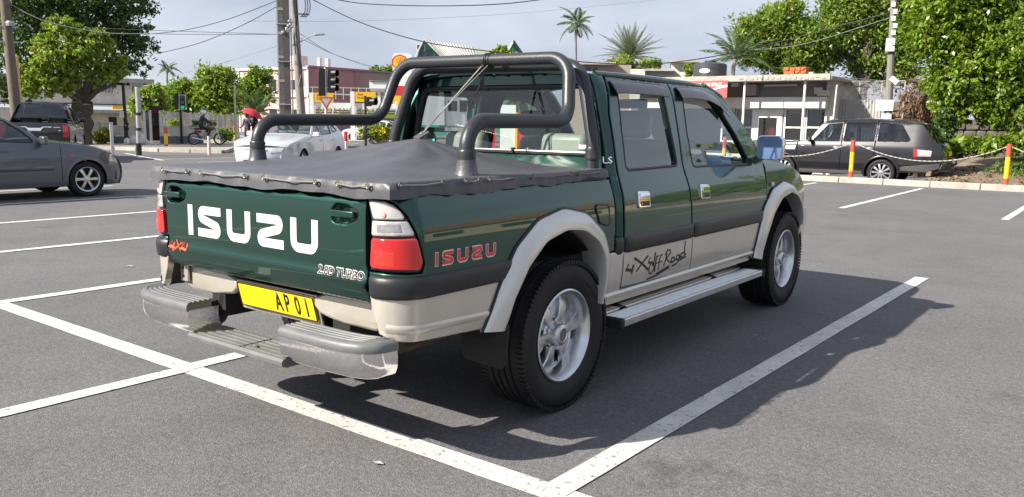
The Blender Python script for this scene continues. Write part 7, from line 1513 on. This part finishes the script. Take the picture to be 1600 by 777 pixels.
    t = tree('nearest broad leaved tree hanging over the basalt wall at the right edge', (3.1, 26.8, .3), pt(1610, 120, 30.5), pblobs([(1500, 28, 60), (1555, 95, 56), (1452, 55, 36), (1498, 122, 46), (1590, 30, 56), (1540, 160, 34), (1462, 128, 20), (1600, 160, 46), (1520, -50, 80), (1482, 168, 26), (1620, 90, 70), (1470, 0, 40), (1500, 185, 12), (1565, 180, 20)], 28.5), 66000, .16, M_leaf_big, 43, .34, shell=.45, clump=.22, droop=.3)
    shrub('dead brown creeper hanging over the stone wall', [((atY(u, v, 27.4).x, 27.4, atY(u, v, 27.4).z), (r*.024, .25, r*.03)) for u, v, r in ((1418, 160, 16), (1435, 150, 20), (1450, 165, 16), (1428, 185, 18), (1440, 130, 10), (1462, 185, 14))], 5200, .13, M_dead, 44, base=(atY(1435, 215, 27.4).x, 27.5, -.2), aspect=.16, droop=1.2)
    # undergrowth in front of the basalt wall
    gr = 'leafy ground plants on the verge'; rr = random.Random(12)
    for k, (u, v, r, l) in enumerate([(1492, 232, 13, 'leafy plant nearest the plum estate car, foot of the basalt wall'), (1516, 226, 12, 'second leafy plant along the foot of the basalt wall'), (1543, 229, 13, 'third leafy plant along the foot of the basalt wall'), (1571, 224, 13, 'leafy plant behind the right-hand bollard'), (1596, 226, 15, 'leafy plant at the right picture edge by the wall')]):
        shrub(l, pblobs([(u, v, r), (u+8, v+5, r*.8)], 27.2), 700, .26, M_leaf_big, 60+k, group=gr, base=tuple(atD(u, 245, 27)), aspect=.4)
    shrub('ivy covered dark mound behind the plum estate car', pblobs([(1478, 200, 14), (1474, 225, 16), (1480, 180, 9)], 27.6), 2600, .17, M_leaf_dk, 70, base=tuple(atD(1478, 246, 27.5)))
    rng = np.random.default_rng(5); n = 9000; P = np.stack([rng.uniform(-.6, 9, n), rng.uniform(22.6, 28, n), np.zeros(n)], 1); P = P[(np.sin(P[:, 0]*2.1)+np.sin(P[:, 1]*3+P[:, 0])+rng.normal(size=n)*.6) > -.5+ (P[:, 1] < 23.6)*.8]
    P[:, 2] = np.interp(P[:, 1], [21.5, 23, 25, 28], [.12, .19, .33, .48])+.03; link('grass', leaf_mesh('grass', P, .16+.14*rng.random(len(P)), rng, .16, up=.1, out=np.tile([0, 0, 1.], (len(P), 1))), M_grass, None, 'stuff')
    rng = np.random.default_rng(6); n = 1500; P = np.stack([rng.uniform(-1.4, 8, n), rng.uniform(19.1, 25, n), np.zeros(n)], 1); P[:, 2] = np.interp(P[:, 1], [19, 20, 21.5, 23, 25], [.09, .09, .12, .19, .33])+.012; link('fallen_leaves', leaf_mesh('fallen_leaves', P, .06+.08*rng.random(len(P)), rng, .6, up=4.), M_dead, None, 'stuff')
    # litter on the asphalt
    for (u, v, s, l) in [(590, 724, .026, 'small pale leaf lying on the asphalt near the camera'), (202, 416, .05, 'scrap of paper lying in the next bay'), (1180, 524, .018, 'tiny pebble in the shade right of the running board'), (690, 452, .0, '')]:
        if s:
            p = atZ(u, v, .006); o = MB().add([(p.x-s, p.y, .006), (p.x, p.y-s*.5, .009), (p.x+s, p.y+.01, .006), (p.x, p.y+s*.5, .012)], [(0, 1, 2, 3)]).build('litter', M_scrap, None, 0); tag(o, l, 'litter')
    # palm clump seen through the cab glass; dark tree added for a reflected one
    palm('short dark palm seen through the pickup rear window', g0(815, 52), pt(815, 152, 52), 20, 1.9, 1.0, M_palm, 25, 24, .5, .13, el=(-.8, .7), wid=.09)
    tree('dark tree added for the one reflected at the top left of the pickup rear window', g0(735, 62), pt(735, 165, 62), pblobs([(715, 140, 22), (735, 146, 20), (690, 142, 20)], 62), 3500, .35, M_leaf_dk, 45, .25)
    # what the shaded flank of the pickup mirrors: the far side of the car park, beyond the right edge of the photograph
    for k, (x, y, r) in enumerate([(8.5, 33, 3.4), (13, 34, 3.2), (17.5, 37, 3.2), (42, 26, 3.4), (46, 18, 3.0)]):
        tree(('first leafy tree past the verge beyond the right picture edge', 'second leafy tree beyond the right picture edge', 'middle leafy tree beyond the right picture edge', 'fourth leafy tree beyond the right picture edge, by the cream house', 'last leafy tree far beyond the right picture edge')[k], (x, y, 0), (x, y, 2.4), [((x+dx*r, y+dy*r, 3.2+dz*r*.8), (r*.62, r*.62, r*.55)) for dx, dy, dz in ((-.5, 0, 0), (.5, .1, .1), (0, 0, .6), (0, -.4, -.2))], 5000, .5, M_leaf_mid, 80+k, .3, 'trees beyond the right of the picture')
    t = thing('house', 'cream house with terracotta roof beyond the right of the picture', 'house', (27, 31, 0), R(-42)); MB().box((0, 0, 1.6), (16, 7, 3.2)).build('wall', M_wall_y, t); MB().prism([(-4.2, 3.2), (4.2, 3.2), (0, 5.2)], lambda u, v: V((-8.4, u, v)), lambda u, v: V((8.4, u, v))).build('roof', M_terra, t)
    for x in (-5, -1.5, 2, 5.5): MB().box((x, -3.52, 1.6), (1.6, .08, 1.3)).build('window', M_dark, t)
M_scrap = mat('pale_scrap', (.3, .3, .28), .7); M_terra = mat('terracotta', (.36, .13, .05), .8, nz=.2)
plants()
